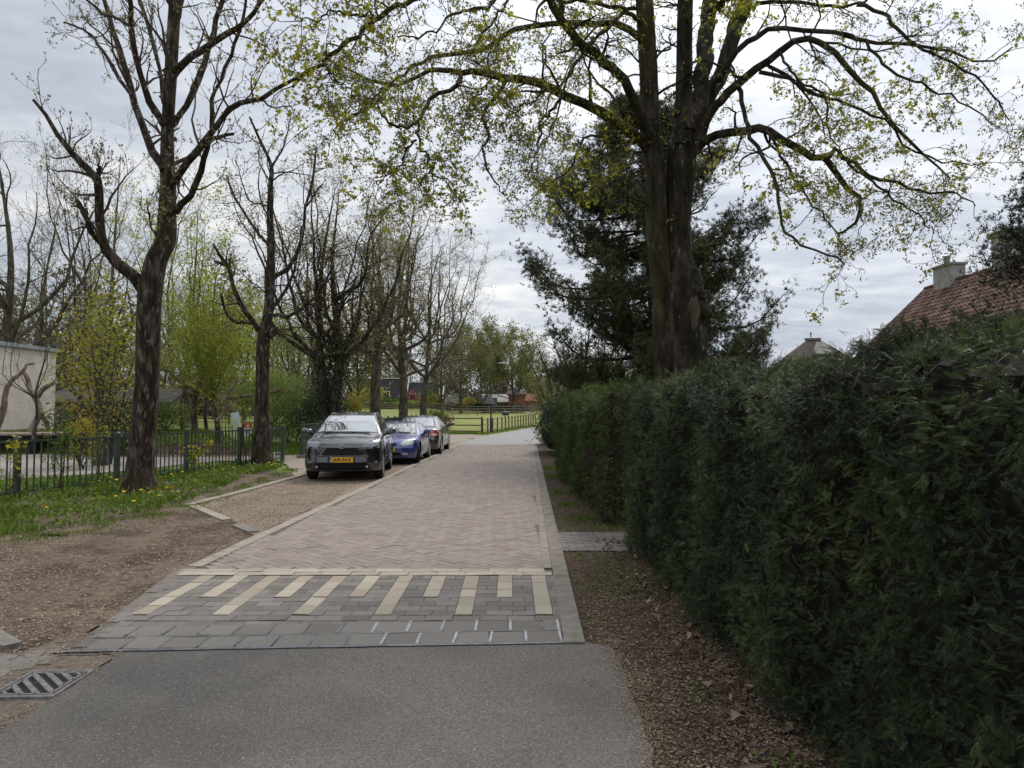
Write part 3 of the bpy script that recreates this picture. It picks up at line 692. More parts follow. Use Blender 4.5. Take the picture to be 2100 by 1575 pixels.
def trunk_mesh(geo, pts, rad, sides=20, K=60, seed=1, amp=0.07, mat=0, flare=0.0):
    """thick stem with ridges, bulges and a flared foot"""
    rng = np.random.default_rng(seed); p = catmull(pts, K); r = np.interp(np.linspace(0, 1, K), np.linspace(0, 1, len(rad)), rad)
    tg = np.gradient(p, axis=0); tg /= np.linalg.norm(tg, axis=1, keepdims=True)
    ref = np.array([1.0, 0, 0]); u = ref - (tg @ ref)[:, None] * tg; u /= np.linalg.norm(u, axis=1, keepdims=True); w = np.cross(tg, u)
    a = np.arange(sides) * 2 * np.pi / sides; s = np.linspace(0, 1, K)
    m = np.ones((K, sides))
    for k in range(6):
        m += amp / (1 + k * .35) * np.sin((k + 2) * a[None] + rng.uniform(0, 6) + rng.normal(0, 4 + k) * s[:, None]) * np.sin(rng.uniform(3, 14) * s[:, None] + rng.uniform(0, 6))
    m += rng.normal(0, amp * .22, (K, sides))
    if flare: m *= 1 + flare * np.exp(-s[:, None] * K * 0.28) * (1 + .35 * np.sin(5 * a[None] + 1))
    V = p[:, None] + (r[:, None] * m)[..., None] * (np.cos(a)[None, :, None] * u[:, None] + np.sin(a)[None, :, None] * w[:, None])
    i = np.arange(K - 1)[:, None] * sides; j = np.arange(sides)[None]; j2 = (j + 1) % sides
    geo.add(V.reshape(-1, 3), np.stack([i + j, i + j2, i + sides + j2, i + sides + j], -1).reshape(-1, 4), mat)
    geo.add(V[-1], [list(range(sides))], mat)
    return p, r
def limb(px, Y0, Y1, w0, w1, K=12, curve=0.0):
    """a limb from its picture columns and rows, its own run of depths and widths in picture pixels"""
    n = len(px); t = np.linspace(0, 1, n); Ys = Y0 + (Y1 - Y0) * t + curve * np.sin(np.pi * t)
    pts = catmull([P(x, y, Yv) for (x, y), Yv in zip(px, Ys)], K)
    Yk = np.interp(np.linspace(0, 1, K), t, Ys); w = np.linspace(1, 0, K) ** 0.8 * (w0 - w1) + w1
    return pts, w / 2 * Yk / F_PX

# --- street ash trees traced limb by limb -------------------------------------------------
def ash_tree(name, label, Y, trunk, tw, limbs, seed, dens=1.0, seeds=1.0, up=0.35, group=None, tl=1.0, wk=.8):
    rng = np.random.default_rng(seed); b = P(trunk[0][0], trunk[0][1], Y); b[2] = 0
    root = empty('ash_tree', tuple(b), 0, label, 'tree', group)
    g = Geo(); tp = [P(x, y, Y + .12 * math.sin(i * .9)) - b for i, (x, y) in enumerate(trunk)]
    tp[0][2] = -0.05
    p, r = trunk_mesh(g, tp, [w / 2 * Y / F_PX for w in tw], 18, 70, seed, 0.06, flare=0.30)
    g.obj('trunk', M['bark_ash'], root, smooth=True)
    PP, RR = [], []
    g = Geo()
    for i, (px, w0, w1, dy) in enumerate(limbs):
        q, rr_ = limb(px, Y, Y + dy, w0 * wk, w1 * wk, 14); q = q - b; rr_ = knobbly(q, rr_, rng)
        q[1:-1] += rng.normal(0, 0.012, (12, 3)); PP.append(q); RR.append(rr_)
    PP = np.array(PP); RR = np.array(RR); g.tubes(PP, RR, 10, cap=True); g.obj('limbs', M['bark_ash'], root, smooth=True)
    # leader of the trunk carries twigs too
    kk = int(len(p) * .55); lead = catmull(p[kk:], 14)[None]; lr_ = np.interp(np.linspace(0, 1, 14), np.linspace(0, 1, len(p) - kk), r[kk:])[None]
    A = np.concatenate([PP, lead]); B = np.concatenate([RR, lr_])
    g = Geo()
    P1, R1 = spawn(A, B, int(9 * dens), (.25, .97), (.16 * tl, .42 * tl), (35, 75), rng, K=6, up=up, wob=.38, rr=.42, rmin=.0065, tip=False, lmin=.35)
    P2, R2 = spawn(P1, R1, 3, (.25, .95), (.3, .6), (25, 60), rng, K=5, up=up * .8, wob=.4, rr=.6, rmin=.0042, lmin=.2)
    P3, R3 = spawn(P2, R2, 2, (.3, .95), (.3, .6), (25, 60), rng, K=4, up=up, wob=.35, rr=.7, rmin=.0035, lmin=.12)
    g.tubes(P1, R1, 4); g.tubes(P2, R2, 3); g.tubes(P3, R3, 3)
    # stubs of pruned shoots
    Ps, Rs = spawn(A, B, 3, (.05, .9), (.02, .05), (50, 80), rng, K=3, up=.3, wob=.1, rr=.5, rmin=.012, taper=.8, tip=False, lmin=.09); g.tubes(Ps, Rs, 5, cap=False)
    g.obj('twigs', M['twig'], root)
    g = Geo(); tips = np.concatenate([P3[:, -1], P2[:, -1]]); leaves(g, tips, .055, rng, LEAF4, (0, 0, 1.2)); leaves(g, tips, .05, rng, LEAF4, (0, 0, .5))
    g.obj('buds', M['bud'], root)
    g = Geo(); n = int(len(P2) * .22 * seeds); src = P2[rng.choice(len(P2), n, replace=False)]; q = along(src, 1, rng, .4, 1)
    for k in range(9): leaves(g, q + rng.normal(0, .028, q.shape) - np.array([0, 0, .03]), .06, rng, LEAFN * [1.6, 1], (0, 0, -2.2))
    g.obj('ash_keys', M['seed'], root)
    return root
def S(ox, oy, sc, pts): return [(ox + x / sc, oy + y / sc) for x, y in pts]
C6 = lambda pts: S(0, 0, 2.423, pts)
ash1 = [
 (C6([(715,1470),(700,1430),(640,1350),(540,1270),(510,1200),(500,1100),(490,950),(480,880),(400,810),(310,700),(240,590),(165,495)]), 34, 7, -1.2),
 (C6([(512,1215),(450,1150),(420,1060),(385,1000)]), 16, 11, -1.0),
 (C6([(485,900),(490,860),(497,830)]), 12, 9, -.6),
 (C6([(815,850),(800,810),(750,740),(700,600),(660,480),(620,320),(570,180),(530,30),(490,-40)]), 24, 9, .8),
 (C6([(655,475),(580,370),(500,240),(460,180),(400,140),(320,110)]), 11, 4, 1.2),
 (C6([(812,620),(800,590),(740,490),(690,330),(650,170),(650,50),(635,-40)]), 19, 11, -1.6),
 (C6([(650,135),(580,90),(510,70),(430,0)]), 10, 5, -2.0),
 (C6([(815,510),(810,480),(790,330),(750,170),(690,0),(670,-60)]), 12, 9, 1.5),
 (C6([(862,370),(885,340),(940,290),(1040,220),(1150,160),(1230,100),(1300,10),(1340,-60)]), 20, 9, -1.4),
 (C6([(855,620),(880,590),(950,480),(1000,350),(1050,200),(1080,80),(1110,0),(1120,-50)]), 18, 10, .9),
 (C6([(868,900),(885,870),(950,790),(1030,680),(1110,580),(1200,505),(1290,495),(1400,430),(1560,350)]), 22, 6, -2.2),
 (C6([(1050,640),(1055,560),(1060,480),(1110,370),(1160,240),(1210,100),(1225,-30)]), 12, 6, -.8),
 (C6([(875,1050),(895,1020),(940,980),(990,880),(1020,760),(1045,690),(1090,680),(1160,665)]), 20, 7, -.9),
 (C6([(800,1180),(760,1150),(740,1080),(730,1000)]), 5, 3, -.5),
]
ash_tree('ash', 'large lichen-spotted ash with bare forked limbs, nearest of the trees along the green railing', 13.8,
  [(285,1014),(290,950),(297,860),(303,760),(306,650),(309,590),(322,530),(341,490),(344,430),(345,370),(343,300),(346,220),(350,150),(355,60),(361,-60)],
  [60,50,47,46,47,50,42,39,34,31,27,25,24,23,21], ash1, 21, 1.15, 1.0)
C9 = lambda pts: S(400, 350, 3.0, pts)
ash2 = [
 (C9([(395,985),(380,960),(300,850),(250,750),(210,600),(170,560),(110,450)]), 16, 5, -1.0),
 (C9([(210,600),(170,575),(120,560)]), 8, 6, -.6), (C9([(210,605),(212,570),(215,540)]), 6, 5, -.5),
 (C9([(370,945),(340,938),(250,930),(190,870),(160,760)]), 9, 6, -1.3),
 (C9([(452,460),(430,430),(390,390),(330,300),(240,150),(195,30)]), 10, 4, 1.0),
 (C9([(440,215),(400,205),(330,180),(290,60),(250,-60)]), 5, 2, 1.0),
 (C9([(470,670),(505,645),(570,600),(630,500),(660,380),(690,200),(730,20),(745,-150)]), 13, 4, -.8),
 (C9([(690,215),(730,150),(785,80)]), 5, 4, -.8),
 (C9([(470,860),(500,820),(560,730),(610,620),(640,460),(655,340)]), 10, 4, .9),
 (C9([(480,890),(520,888),(590,890),(720,790),(800,680),(855,580)]), 10, 5, -1.8),
 (C9([(430,1040),(470,1010),(500,968)]), 15, 10, -.5),
 (C9([(465,40),(470,-20),(540,-140),(590,-330)]), 7, 3, .3),
]
ash_tree('ash', 'slimmer bare ash beside the end post of the green railing', 20.5,
  [(537,958),(536,900),(537,830),(538,760),(540,700),(547,660),(553,610),(555,560),(556,500),(554,440),(555,380),(556,340),(532,285),(512,240)],
  [38,31,29,27,28,22,18,17,16,14,11,8,6,4], ash2, 22, .9, .5, tl=1.25)

# --- the big maple behind the hedge ---------------------------------------------------------
def maple():
    rng = np.random.default_rng(33); Y = 11.0; b = P(1402, 800, Y); b[2] = 0
    root = empty('maple_tree', tuple(b), 0, 'huge mossy maple with twin stems and yellow-green young leaves spreading over the road', 'tree')
    def tr(pts, ws, Ys, seed, sides=22, K=60, amp=.05, flare=0):
        g = Geo(); q = [P(x, y, Yv) - b for (x, y), Yv in zip(pts, Ys)]
        o = trunk_mesh(g, q, [w / 2 * Yv / F_PX for w, Yv in zip(ws, Ys)], sides, K, seed, amp, flare=flare); return g, o
    gA, base = tr([(1402,985),(1402,900),(1400,800),(1402,740),(1402,690),(1402,640),(1397,600),(1392,560)], [130,112,98,94,92,96,92,80], [Y] * 8, 1, 28, 60, .06, .0)
    gA.lathe([(0.0, 0)] , 3) if False else None
    # burrs and the old wound
    def lump(g, c, r, seed, sq=(1, 1, 1)):
        rg = np.random.default_rng(seed); n = 20; th = np.linspace(0.02, np.pi - .02, n); ph = np.arange(26) * 2 * np.pi / 26
        d = np.stack([np.sin(th)[:, None] * np.cos(ph), np.sin(th)[:, None] * np.sin(ph), np.cos(th)[:, None] * np.ones(26)], -1)
        m = np.ones(d.shape[:2])
        for k in range(8): v = rg.normal(0, 2.6, 3); m += .07 * np.sin(d @ v * 1.6 + rg.uniform(0, 6))
        V = np.asarray(c) + d * m[..., None] * r * np.array(sq); i = np.arange(n - 1)[:, None] * 26; j = np.arange(26)[None]; j2 = (j + 1) % 26
        g.add(V.reshape(-1, 3), np.stack([i + j, i + j2, i + 26 + j2, i + 26 + j], -1).reshape(-1, 4))
    lump(gA, P(1434, 632, 10.85) - b, .17, 3, (.95, .9, 1.9)); lump(gA, P(1438, 706, 10.9) - b, .12, 4, (.7, .9, 2.2)); lump(gA, P(1440, 605, 10.72) - b, .07, 9, (1, .8, 1))
    lump(gA, P(1362, 590, 10.9) - b, .14, 5, (.8, .9, 1.8)); lump(gA, P(1368, 690, 10.9) - b, .11, 6, (.7, .9, 2.4)); lump(gA, P(1420, 590, 10.75) - b, .13, 7, (1, .8, 1.6))
    gA.obj('trunk', M['bark_maple'], root, smooth=True)
    gs = Geo(); lump(gs, P(1423, 640, 10.62) - b, .10, 12, (.75, .35, 2.3)); gs.obj('bark_scar', noisy('bark_scar', [(.3, (.05, .034, .024)), (.7, (.10, .07, .05))], 7, 6, .9, .6, 20, stretch=(1, 1, .3)), root, smooth=True)
    ge, (pl, rl) = tr([(1372,790),(1367,700),(1362,640),(1360,590),(1352,520),(1347,450),(1345,370),(1339,300),(1333,220),(1330,140),(1325,50),(1318,-70)],
                      [52,53,47,45,46,44,42,41,39,38,36,33], [10.9, 10.9,11,11,11,11,11,11,11,11,10.9,10.8], 2, 18, 60, .05)
    ge.obj('stem', M['bark_maple'], root, smooth=True)
    gf, (pr, rr2) = tr([(1398,640),(1396,580),(1392,520),(1390,450),(1393,380),(1397,320),(1402,270),(1403,200),(1404,120),(1405,40),(1408,-70)],
                       [80,64,54,52,55,58,45,35,33,32,30], [11, 11,11.05,11.1,11.1,11.1,11.1,11.1,11.1,11.1,11.1], 3, 18, 60, .05)
    gf.obj('stem', M['bark_maple'], root, smooth=True)
    CL = lambda p: S(600, 0, 2.626, p); CR = lambda p: S(1100, 0, 2.1, p)
    Lm = [
     ([(1345,318),(1314,292),(1267,257)] + CL([(1640,590),(1500,540),(1400,480),(1280,430),(1150,405),(1020,392),(920,398),(850,385),(760,372),(700,408),(540,452),(330,400),(200,335)]), 24, 3, -2.0),
     (CL([(905,400),(890,455),(860,485),(740,530),(700,610),(660,665),(600,682),(540,680),(490,630),(470,570)]), 11, 3, -2.0, 9.3),
     (CL([(664,660),(672,740),(710,830),(740,890),(745,930),(830,975),(860,1030)]), 6, 2, -.8, 8.2),
     (CL([(665,755),(610,800),(590,870),(540,920),(430,980)]), 5, 2, -.8, 8.0),
     (CL([(1165,420),(1150,440),(1090,520),(1030,600),(1022,660),(1055,720),(1025,800),(1050,910),(1110,990),(1140,1060)]), 9, 2, -1.3, 9.7),
     (CL([(1450,495),(1420,560),(1350,650),(1330,740),(1310,820),(1290,900)]), 7, 2, -1.2, 10.2),
     (CL([(1380,475),(1300,540),(1250,570),(1180,610),(1120,680)]), 5, 2, -1.2, 10.0),
     (CL([(1070,415),(1010,500),(950,560),(930,640)]), 5, 2, -1.0, 9.6),
     (CL([(540,455),(470,490),(400,570),(300,640),(230,690)]), 6, 2, -.6, 8.6),
     ([(1340,290)] + CR([(490,600),(470,540),(430,460),(370,330),(290,270),(210,205),(130,130),(60,0),(20,-60)]), 24, 15, -2.2),
     ([(1328,100)] + CR([(430,150),(350,100),(200,105),(60,106)]) + CL([(1230,150),(1150,205),(1050,265),(920,290),(780,300),(700,345),(620,370),(560,440),(400,580),(290,650)]), 15, 3, -2.6),
     ([(1325,60)] + CR([(420,70),(380,45),(300,25),(150,5),(20,-20)]), 10, 6, -2.0),
     ([(1322,20)] + CR([(400,35),(330,100),(240,180),(170,270),(120,350),(100,450),(60,560),(10,640)]), 9, 2, -1.5),
     (CL([(1720,130),(1640,190),(1600,240),(1500,380),(1400,500),(1340,660),(1310,780)]), 6, 2, -1.4, 10.0),
     (CL([(700,-40),(640,5),(520,50),(440,95),(380,170),(300,240),(200,290),(140,350),(60,400),(0,445)]), 12, 6, -.8, 8.0),
     (CL([(440,95),(340,80),(240,60),(120,90),(30,120)]), 6, 2, -.6, 7.6),
     (CL([(170,320),(200,400),(250,440),(330,500)]), 4, 1.5, -.4, 7.4),
     (CL([(1120,-30),(1040,40),(900,60),(800,130),(700,190),(560,200)]), 8, 2, -.6, 8.4),
     (CL([(1180,-30),(1120,60),(1040,160),(980,260),(930,330)]), 6, 2, -.5, 9.0),
     ([(1345,310)] + CR([(430,618),(380,612),(330,605),(220,585),(170,670),(120,750),(40,800),(-40,870)]), 8, 2, -1.0),
     (CR([(290,620),(270,690),(260,760),(290,830)]), 4, 1.5, -.3, 10.6),
     # right side
     ([(1400,330)] + CR([(700,640),(740,605),(800,575),(900,558),(980,550),(1060,600),(1170,665),(1230,680),(1270,720),(1340,820),(1395,880),(1390,940),(1350,985),(1290,1000)]), 22, 4, -1.6),
     (CR([(1232,682),(1290,655),(1370,710),(1500,780),(1650,810),(1800,832),(1900,880)]), 10, 2, -1.0, 9.9),
     (CR([(1340,700),(1450,790),(1550,860),(1640,930),(1720,1000)]), 6, 2, -.8, 9.6),
     (CR([(870,375),(885,430),(910,520),(925,600),(990,700),(1025,800),(1040,900),(1070,980),(1130,1055),(1250,1085),(1330,1130)]), 10, 3, -1.8, 10.6),
     (CR([(985,560),(1060,680),(1120,770),(1180,880),(1260,960),(1320,1060)]), 6, 2, -1.0, 10.3),
     ([(1435,290)] + CR([(745,470),(800,425),(870,350),(970,280),(1060,220),(1150,170),(1250,190),(1330,300),(1430,370),(1490,480),(1600,590),(1690,690),(1780,760)]), 20, 3, -2.2),
     (CR([(960,310),(1080,330),(1200,400),(1290,430),(1380,470),(1500,520),(1620,650),(1760,700),(1950,700)]), 9, 2, -1.4, 10.3),
     ([(1455,240)] + CR([(760,380),(800,320),(840,250),(900,185),(980,140),(1100,128),(1300,140),(1450,180),(1600,190),(1750,212),(1900,275),(2050,205)]), 15, 3, -2.8),
     (CR([(1380,20),(1500,60),(1560,130),(1650,200),(1800,270),(1950,380),(2040,520)]), 9, 2, -.6, 8.6),
     (CR([(1300,145),(1400,170),(1480,260),(1560,330),(1700,380),(1850,450),(1990,560)]), 8, 2, -.7, 9.3),
     (CR([(1050,225),(1110,330),(1240,420),(1260,560),(1340,680)]), 6, 2, -.8, 10.0),
     ([(1398,300)] + CR([(660,560),(700,480),(790,330),(840,180),(870,90),(905,-50)]), 36, 28, .5),
     ([(1412,270)] + CR([(690,440),(720,300),(725,180),(740,60),(748,-60)]), 36, 30, 1.2),
     (CR([(748,60),(800,10),(860,-30)]), 14, 8, -1, 11.0),
     (CR([(880,60),(960,20),(1100,5),(1250,30),(1380,10),(1500,-30)]), 9, 4, -1.5, 11.0),
    ]
    PP, RR, g = [], [], Geo()
    for e in Lm:
        px, w0, w1, dy = e[:4]; Y0 = e[4] if len(e) > 4 else Y
        q, r = limb(px, Y0, Y0 + dy, w0, w1, 22); q = q - b; q[1:] += rng.normal(0, .018, (21, 3)); PP.append(q); RR.append(knobbly(q, r, rng, .06))
    PP = np.array(PP); RR = np.array(RR); g.tubes(PP, RR, 10, cap=True); g.obj('limbs', M['bark_maple'], root, smooth=True)
    big = np.arange(len(PP)); thick = [i for i in big if Lm[i][1] > 30]; thin = np.array([i for i in big if i not in thick])
    A, B = PP[thin], RR[thin]
    g = Geo()
    A1, B1 = spawn(A, B, 11, (.12, .98), (.10, .32), (35, 80), rng, K=8, up=-.05, wob=.62, rr=.42, rmin=.0048, lmin=.45, taper=.4)
    ut = np.array([A1[:, 0]]);
    A2, B2 = spawn(A1, B1, 5, (.2, .97), (.28, .55), (30, 75), rng, K=6, up=-.10, wob=.6, rr=.65, rmin=.0034, lmin=.22)
    A3, B3 = spawn(A2, B2, 3, (.25, .97), (.3, .6), (30, 70), rng, K=4, up=-.02, wob=.5, rr=.7, rmin=.0026, lmin=.12)
    # the high stems carry shoots out of the top of the picture
    S1, T1 = spawn(np.stack([catmull(pl[20:], 22), catmull(pr[25:], 22)]), np.stack([np.interp(np.linspace(0, 1, 22), np.linspace(0, 1, len(rl) - 20), rl[20:]), np.interp(np.linspace(0, 1, 22), np.linspace(0, 1, len(rr2) - 25), rr2[25:])]), 26, (.1, .98), (.12, .3), (50, 85), rng, K=8, up=-.05, wob=.55, rr=.16, rmin=.006, lmin=.5)
    S2, T2 = spawn(S1, T1, 5, (.2, .97), (.3, .55), (30, 70), rng, K=6, up=-.08, wob=.55, rr=.6, rmin=.004, lmin=.2)
    g.tubes(A1, B1, 5); g.tubes(A2, B2, 3); g.tubes(A3, B3, 3); g.tubes(S1, T1, 4); g.tubes(S2, T2, 3)
    g.obj('twigs', M['bark_maple'], root)
    # leaves: opened at the tips, in bunches; sparser and redder flower tufts on the right
    tip = np.concatenate([A3[:, -1], A3[:, 2], A2[:, -1], S2[:, -1]]) + b
    px = CX + tip[:, 0] / tip[:, 1] * F_PX
    wgt = np.interp(px, [550, 760, 1000, 1350, 1600, 1800, 1900, 2100], [.85, .62, .45, .5, .95, .55, .3, .2]) * np.interp(tip[:, 2], [2.5, 4, 6.5], [.9, .7, 1.0])
    f = np.sin(tip[:, 0] * 2.1 + 1) * np.sin(tip[:, 1] * 1.7) * np.sin(tip[:, 2] * 2.3 + .5); wgt = wgt * np.clip(.62 + f * .9, .12, 1.2)
    k = rng.uniform(0, 1, len(tip)) < wgt * .42; t1 = tip[k] - b; t2 = tip[~k] - b
    g = Geo()
    for q in range(4): leaves(g, t1 + rng.normal(0, .038, t1.shape), .050, rng, LEAFM, (0, 0, -.5), (0, 0, 1.0), curl=.25)
    g.obj('leaves', M['leaf_maple'], root)
    g = Geo()
    for q in range(3): leaves(g, t2 + rng.normal(0, .020, t2.shape), .034, rng, LEAF4, (0, 0, -.8), curl=.2)
    g.obj('flower_tufts', M['leaf_maple_red'], root)
    print('maple', len(A1), len(A2), len(A3), len(t1))
maple()

# --- generic trees --------------------------------------------------------------------------
def tree(name, label, x, y, h, fork, r0, seed, spread=.45, limbs=7, n1=7, n2=4, n3=3, leafn=0, leafsize=.12, leafmat_='bud', bark='bark_far', twig='twig_far',
         up=.35, wob=.3, lean=(0, 0), rmin=.012, group=None, cat='tree', leader=True, bias=(0, 0, 0), jit=.12, stems=1, ivy=0, z=None, incl=(22, 48), tmpl=None, kn=1.0):
    rng = np.random.default_rng(seed); z0 = gz(x, y) - .05 if z is None else z
    root = empty(name, (x, y, z0), 0, label, cat, group); g = Geo(); A, B = [], []
    for s in range(stems):
        ox = (s - (stems - 1) / 2) * r0 * 1.9
        top = np.array([ox * 1.6 + lean[0], lean[1] + rng.normal(0, .2), h * fork])
        tp = catmull([(ox, 0, 0), (ox + rng.normal(0, .08), rng.normal(0, .08), h * fork * .5), tuple(top)], 16)
        g.tubes(tp, np.linspace(1, .72, 16) * r0 * (1 + .35 * np.exp(-np.arange(16) * .9)), 12, cap=True)
        if leader:
            q = catmull([tuple(top), tuple(top + np.array([rng.normal(0, .25), rng.normal(0, .25), h * (.45 - fork * .4)])), tuple(top + np.array([rng.normal(0, .5) + lean[0], rng.normal(0, .4), h * (1 - fork)]))], 12)
            A.append(q); B.append(np.linspace(.6, .05, 12) * r0)
        az0 = rng.uniform(0, 6.28)
        for k in range(limbs):
            az = az0 + k * 2.4 + rng.normal(0, .2); t = rng.uniform(0, .55) if leader and k > 2 else 0
            st = top + (A[-1 - 0][int(t * 11)] - top if leader and t > 0 and len(A) and k >= 0 else 0) if False else top.copy()
            if leader: base_leader = A[s * (limbs + 1)]; st = base_leader[int(t * 8)].copy()
            inc = R_(rng.uniform(*incl)); L = h * (1 - fork) * rng.uniform(.75, 1.02) * (1 - t * .5)
            d = np.array([math.cos(az) * math.sin(inc), math.sin(az) * math.sin(inc), math.cos(inc)])
            sp = np.array([math.cos(az), math.sin(az), 0]) * L * spread
            q = catmull([tuple(st - [0, 0, .2]), tuple(st + d * L * .25 + sp * .22), tuple(st + sp * .75 + np.array([0, 0, L * .55])), tuple(st + sp * rng.uniform(.9, 1.15) + np.array([0, 0, L * rng.uniform(.85, 1.0)]))], 12)
            q[2:] += rng.normal(0, .03 * h * .1 * 3, (10, 3)) * .5
            A.append(q); B.append(np.linspace(.36, .05, 12) * r0 * rng.uniform(.75, 1.1))
    A = np.array(A); B = np.array(B)
    g.obj('trunk', M[bark], root, smooth=True)
    g = Geo(); g.tubes(A, np.maximum(B, rmin), 7)
    A1, B1 = spawn(A, B, n1, (.15, .97), (.2, .42), (25, 60), rng, K=7, up=up, wob=wob, rr=.5, rmin=rmin)
    g.tubes(A1, B1, 4); g.obj('limbs', M[bark], root, smooth=True); g = Geo()
    A2, B2 = spawn(A1, B1, n2, (.2, .97), (.3, .6), (22, 60), rng, K=5, up=up, wob=wob, rr=.6, rmin=rmin * .75)
    g.tubes(A2, B2, 3)
    last = A2
    if n3:
        A3, B3 = spawn(A2, B2, n3, (.25, .97), (.4, .75), (22, 60), rng, K=4, up=up, wob=wob, rr=.7, rmin=rmin * .6); g.tubes(A3, B3, 3); last = A3
    g.obj('twigs', M[twig], root)
    if leafn:
        q = along(last, leafn, rng, .25, 1.0, jit); g = Geo(); leaves(g, q, leafsize, rng, LEAF4 if tmpl is None else tmpl, bias, curl=.2); g.obj('crown', M[leafmat_], root)
    if ivy:
        g = Geo(); n = ivy; a = rng.uniform(0, 6.28, n); t = rng.uniform(.02, 1.0, n) ** .8; rad = r0 * rng.uniform(1.0, 2.2, n) * (1.1 - .3 * t)
        c = np.stack([np.cos(a) * rad + (rng.integers(0, stems, n) - (stems - 1) / 2) * r0 * 2.2, np.sin(a) * rad, t * h * fork * 1.25], -1)
        leaves(g, c, .13, rng, LEAF4, (0, 0, -.4), curl=.3); g.obj('ivy', M['leaf_rust' if ivy < 0 else 'leaf_dark'], root)
    return root
# ------------------------------------------------------------------ row of street trees and background trees
ROW = 'ash trees standing in a row along the parking bay'
def at(px, Y): return (px - CX) / F_PX * Y
tree('ash_tree', 'double-stemmed ash wrapped in ivy beside the grey lamp column', at(678, 28.5), 28.5, 10.6, .36, .26, 41, .46, 8, 11, 6, 3, 3, .08, 'bud', 'bark_ash', 'twig', up=.18, wob=.42, rmin=.0085, stems=2, ivy=2600, incl=(20, 62))
tree('ash_tree', 'bare ash rising right behind the dark grey parked car', at(772, 38), 38, 12.3, .37, .33, 42, .46, 10, 11, 6, 3, 3, .09, 'bud', 'bark_far', 'twig', up=.18, wob=.42, rmin=.009, incl=(20, 60))
tree('ash_tree', 'ash with a brown lichen-patched trunk behind the blue car', at(826, 47), 47, 13.8, .29, .34, 43, .44, 10, 11, 6, 3, 3, .10, 'bud', 'bark_far', 'twig', up=.18, wob=.42, rmin=.0105, incl=(20, 62))
tree('ash_tree', 'last ash of the row, its wide crown leaning towards the open sky', at(868, 57), 57, 15.6, .27, .30, 44, .50, 12, 11, 6, 3, 3, .11, 'bud', 'bark_far', 'twig_far', up=.18, wob=.42, lean=(.2, 0), rmin=.011, incl=(22, 60))

# left background
tree('oak_tree', 'tall dark bare oak at the left edge behind the white brick wall', at(8, 36), 36, 15.0, .22, .42, 51, .52, 9, 9, 6, 3, 2, .07, 'bud', 'bark_far', 'twig', up=.2, wob=.5, rmin=.009, incl=(25, 60))
tree('bare_tree', 'tall slender bare tree with upright boughs behind the golden shrub', at(228, 40), 40, 15.5, .12, .30, 52, .36, 10, 9, 6, 3, 2, .09, 'bud', 'bark_grey', 'twig_far', up=.45, wob=.3, rmin=.010, incl=(10, 40))
tree('bare_tree', 'bare spreading tree rising above the corner of the white brick wall', at(95, 46), 46, 14.5, .15, .3, 53, .48, 9, 9, 6, 3, 2, .09, 'bud', 'bark_far', 'twig_far', up=.3, wob=.42, rmin=.0105, incl=(25, 60))
tree('weeping_tree', 'tall pale green young-leafed tree directly behind the big ash', at(382, 36), 36, 11.3, .2, .2, 54, .25, 8, 8, 5, 3, 4, .13, 'leaf_willow', 'bark_far', 'willow_twig', up=.3, wob=.3, rmin=.007, incl=(12, 38), jit=.16)
tree('weeping_tree', 'lower rounded green tree left of the double-stemmed ash', at(602, 42), 42, 6.6, .2, .16, 55, .5, 8, 8, 5, 3, 3, .14, 'leaf_pale', 'bark_far', 'twig_far', up=.2, wob=.3, rmin=.007, incl=(20, 65), jit=.2)
tree('weeping_tree', 'bushy light green tree between the pollard willow and the slimmer ash', at(500, 52), 52, 8.2, .15, .16, 56, .5, 8, 8, 5, 3, 3, .15, 'leaf_willow', 'bark_far', 'willow_twig', up=.3, wob=.3, rmin=.008, incl=(20, 60), jit=.25)
tree('bare_tree', 'small bare tree in front of the white brick wall', at(70, 25.5), 25.5, 5.6, .3, .06, 57, .35, 6, 6, 3, 2, 0, .05, 'bud', 'bark_far', 'twig', up=.3, wob=.4, rmin=.006, incl=(30, 60), z=.55)
for i, (px, Y, h, m, sp, lab) in enumerate([
    (470, 70, 13.5, 'bud', .4, 'bare tree above the light green trees, left of the slimmer ash trunk'),
    (610, 75, 11.5, 'bud', .45, 'distant bare tree in the gap right of the slimmer ash trunk'),
    (735, 95, 13, 'leaf_olive', .45, 'distant bare tree behind the grey lamp column'),
    (905, 112, 12.0, 'leaf_wood', .45, 'distant half-bare tree beside the black house with white windows'),
    (945, 128, 17.5, 'leaf_olive', .45, 'broad olive-leafed tree above the clipped golden bush'),
    (997, 150, 17.0, 'leaf_olive', .42, 'tall olive-leafed tree directly behind the black lamp post'),
    (1052, 135, 14.5, 'leaf_olive', .5, 'domed pale olive tree right of the black lamp post')]):
    tree('park_tree', lab, at(px, Y), Y, h, .18, .34 if Y > 100 else .25, 60 + i, sp, 10, 9, 5, 2, 9 if m == 'leaf_olive' else 4, .34 if m == 'leaf_olive' else .2, m, 'bark_far', 'twig_far', up=.25, wob=.35, rmin=.022, incl=(20, 65), jit=.35)
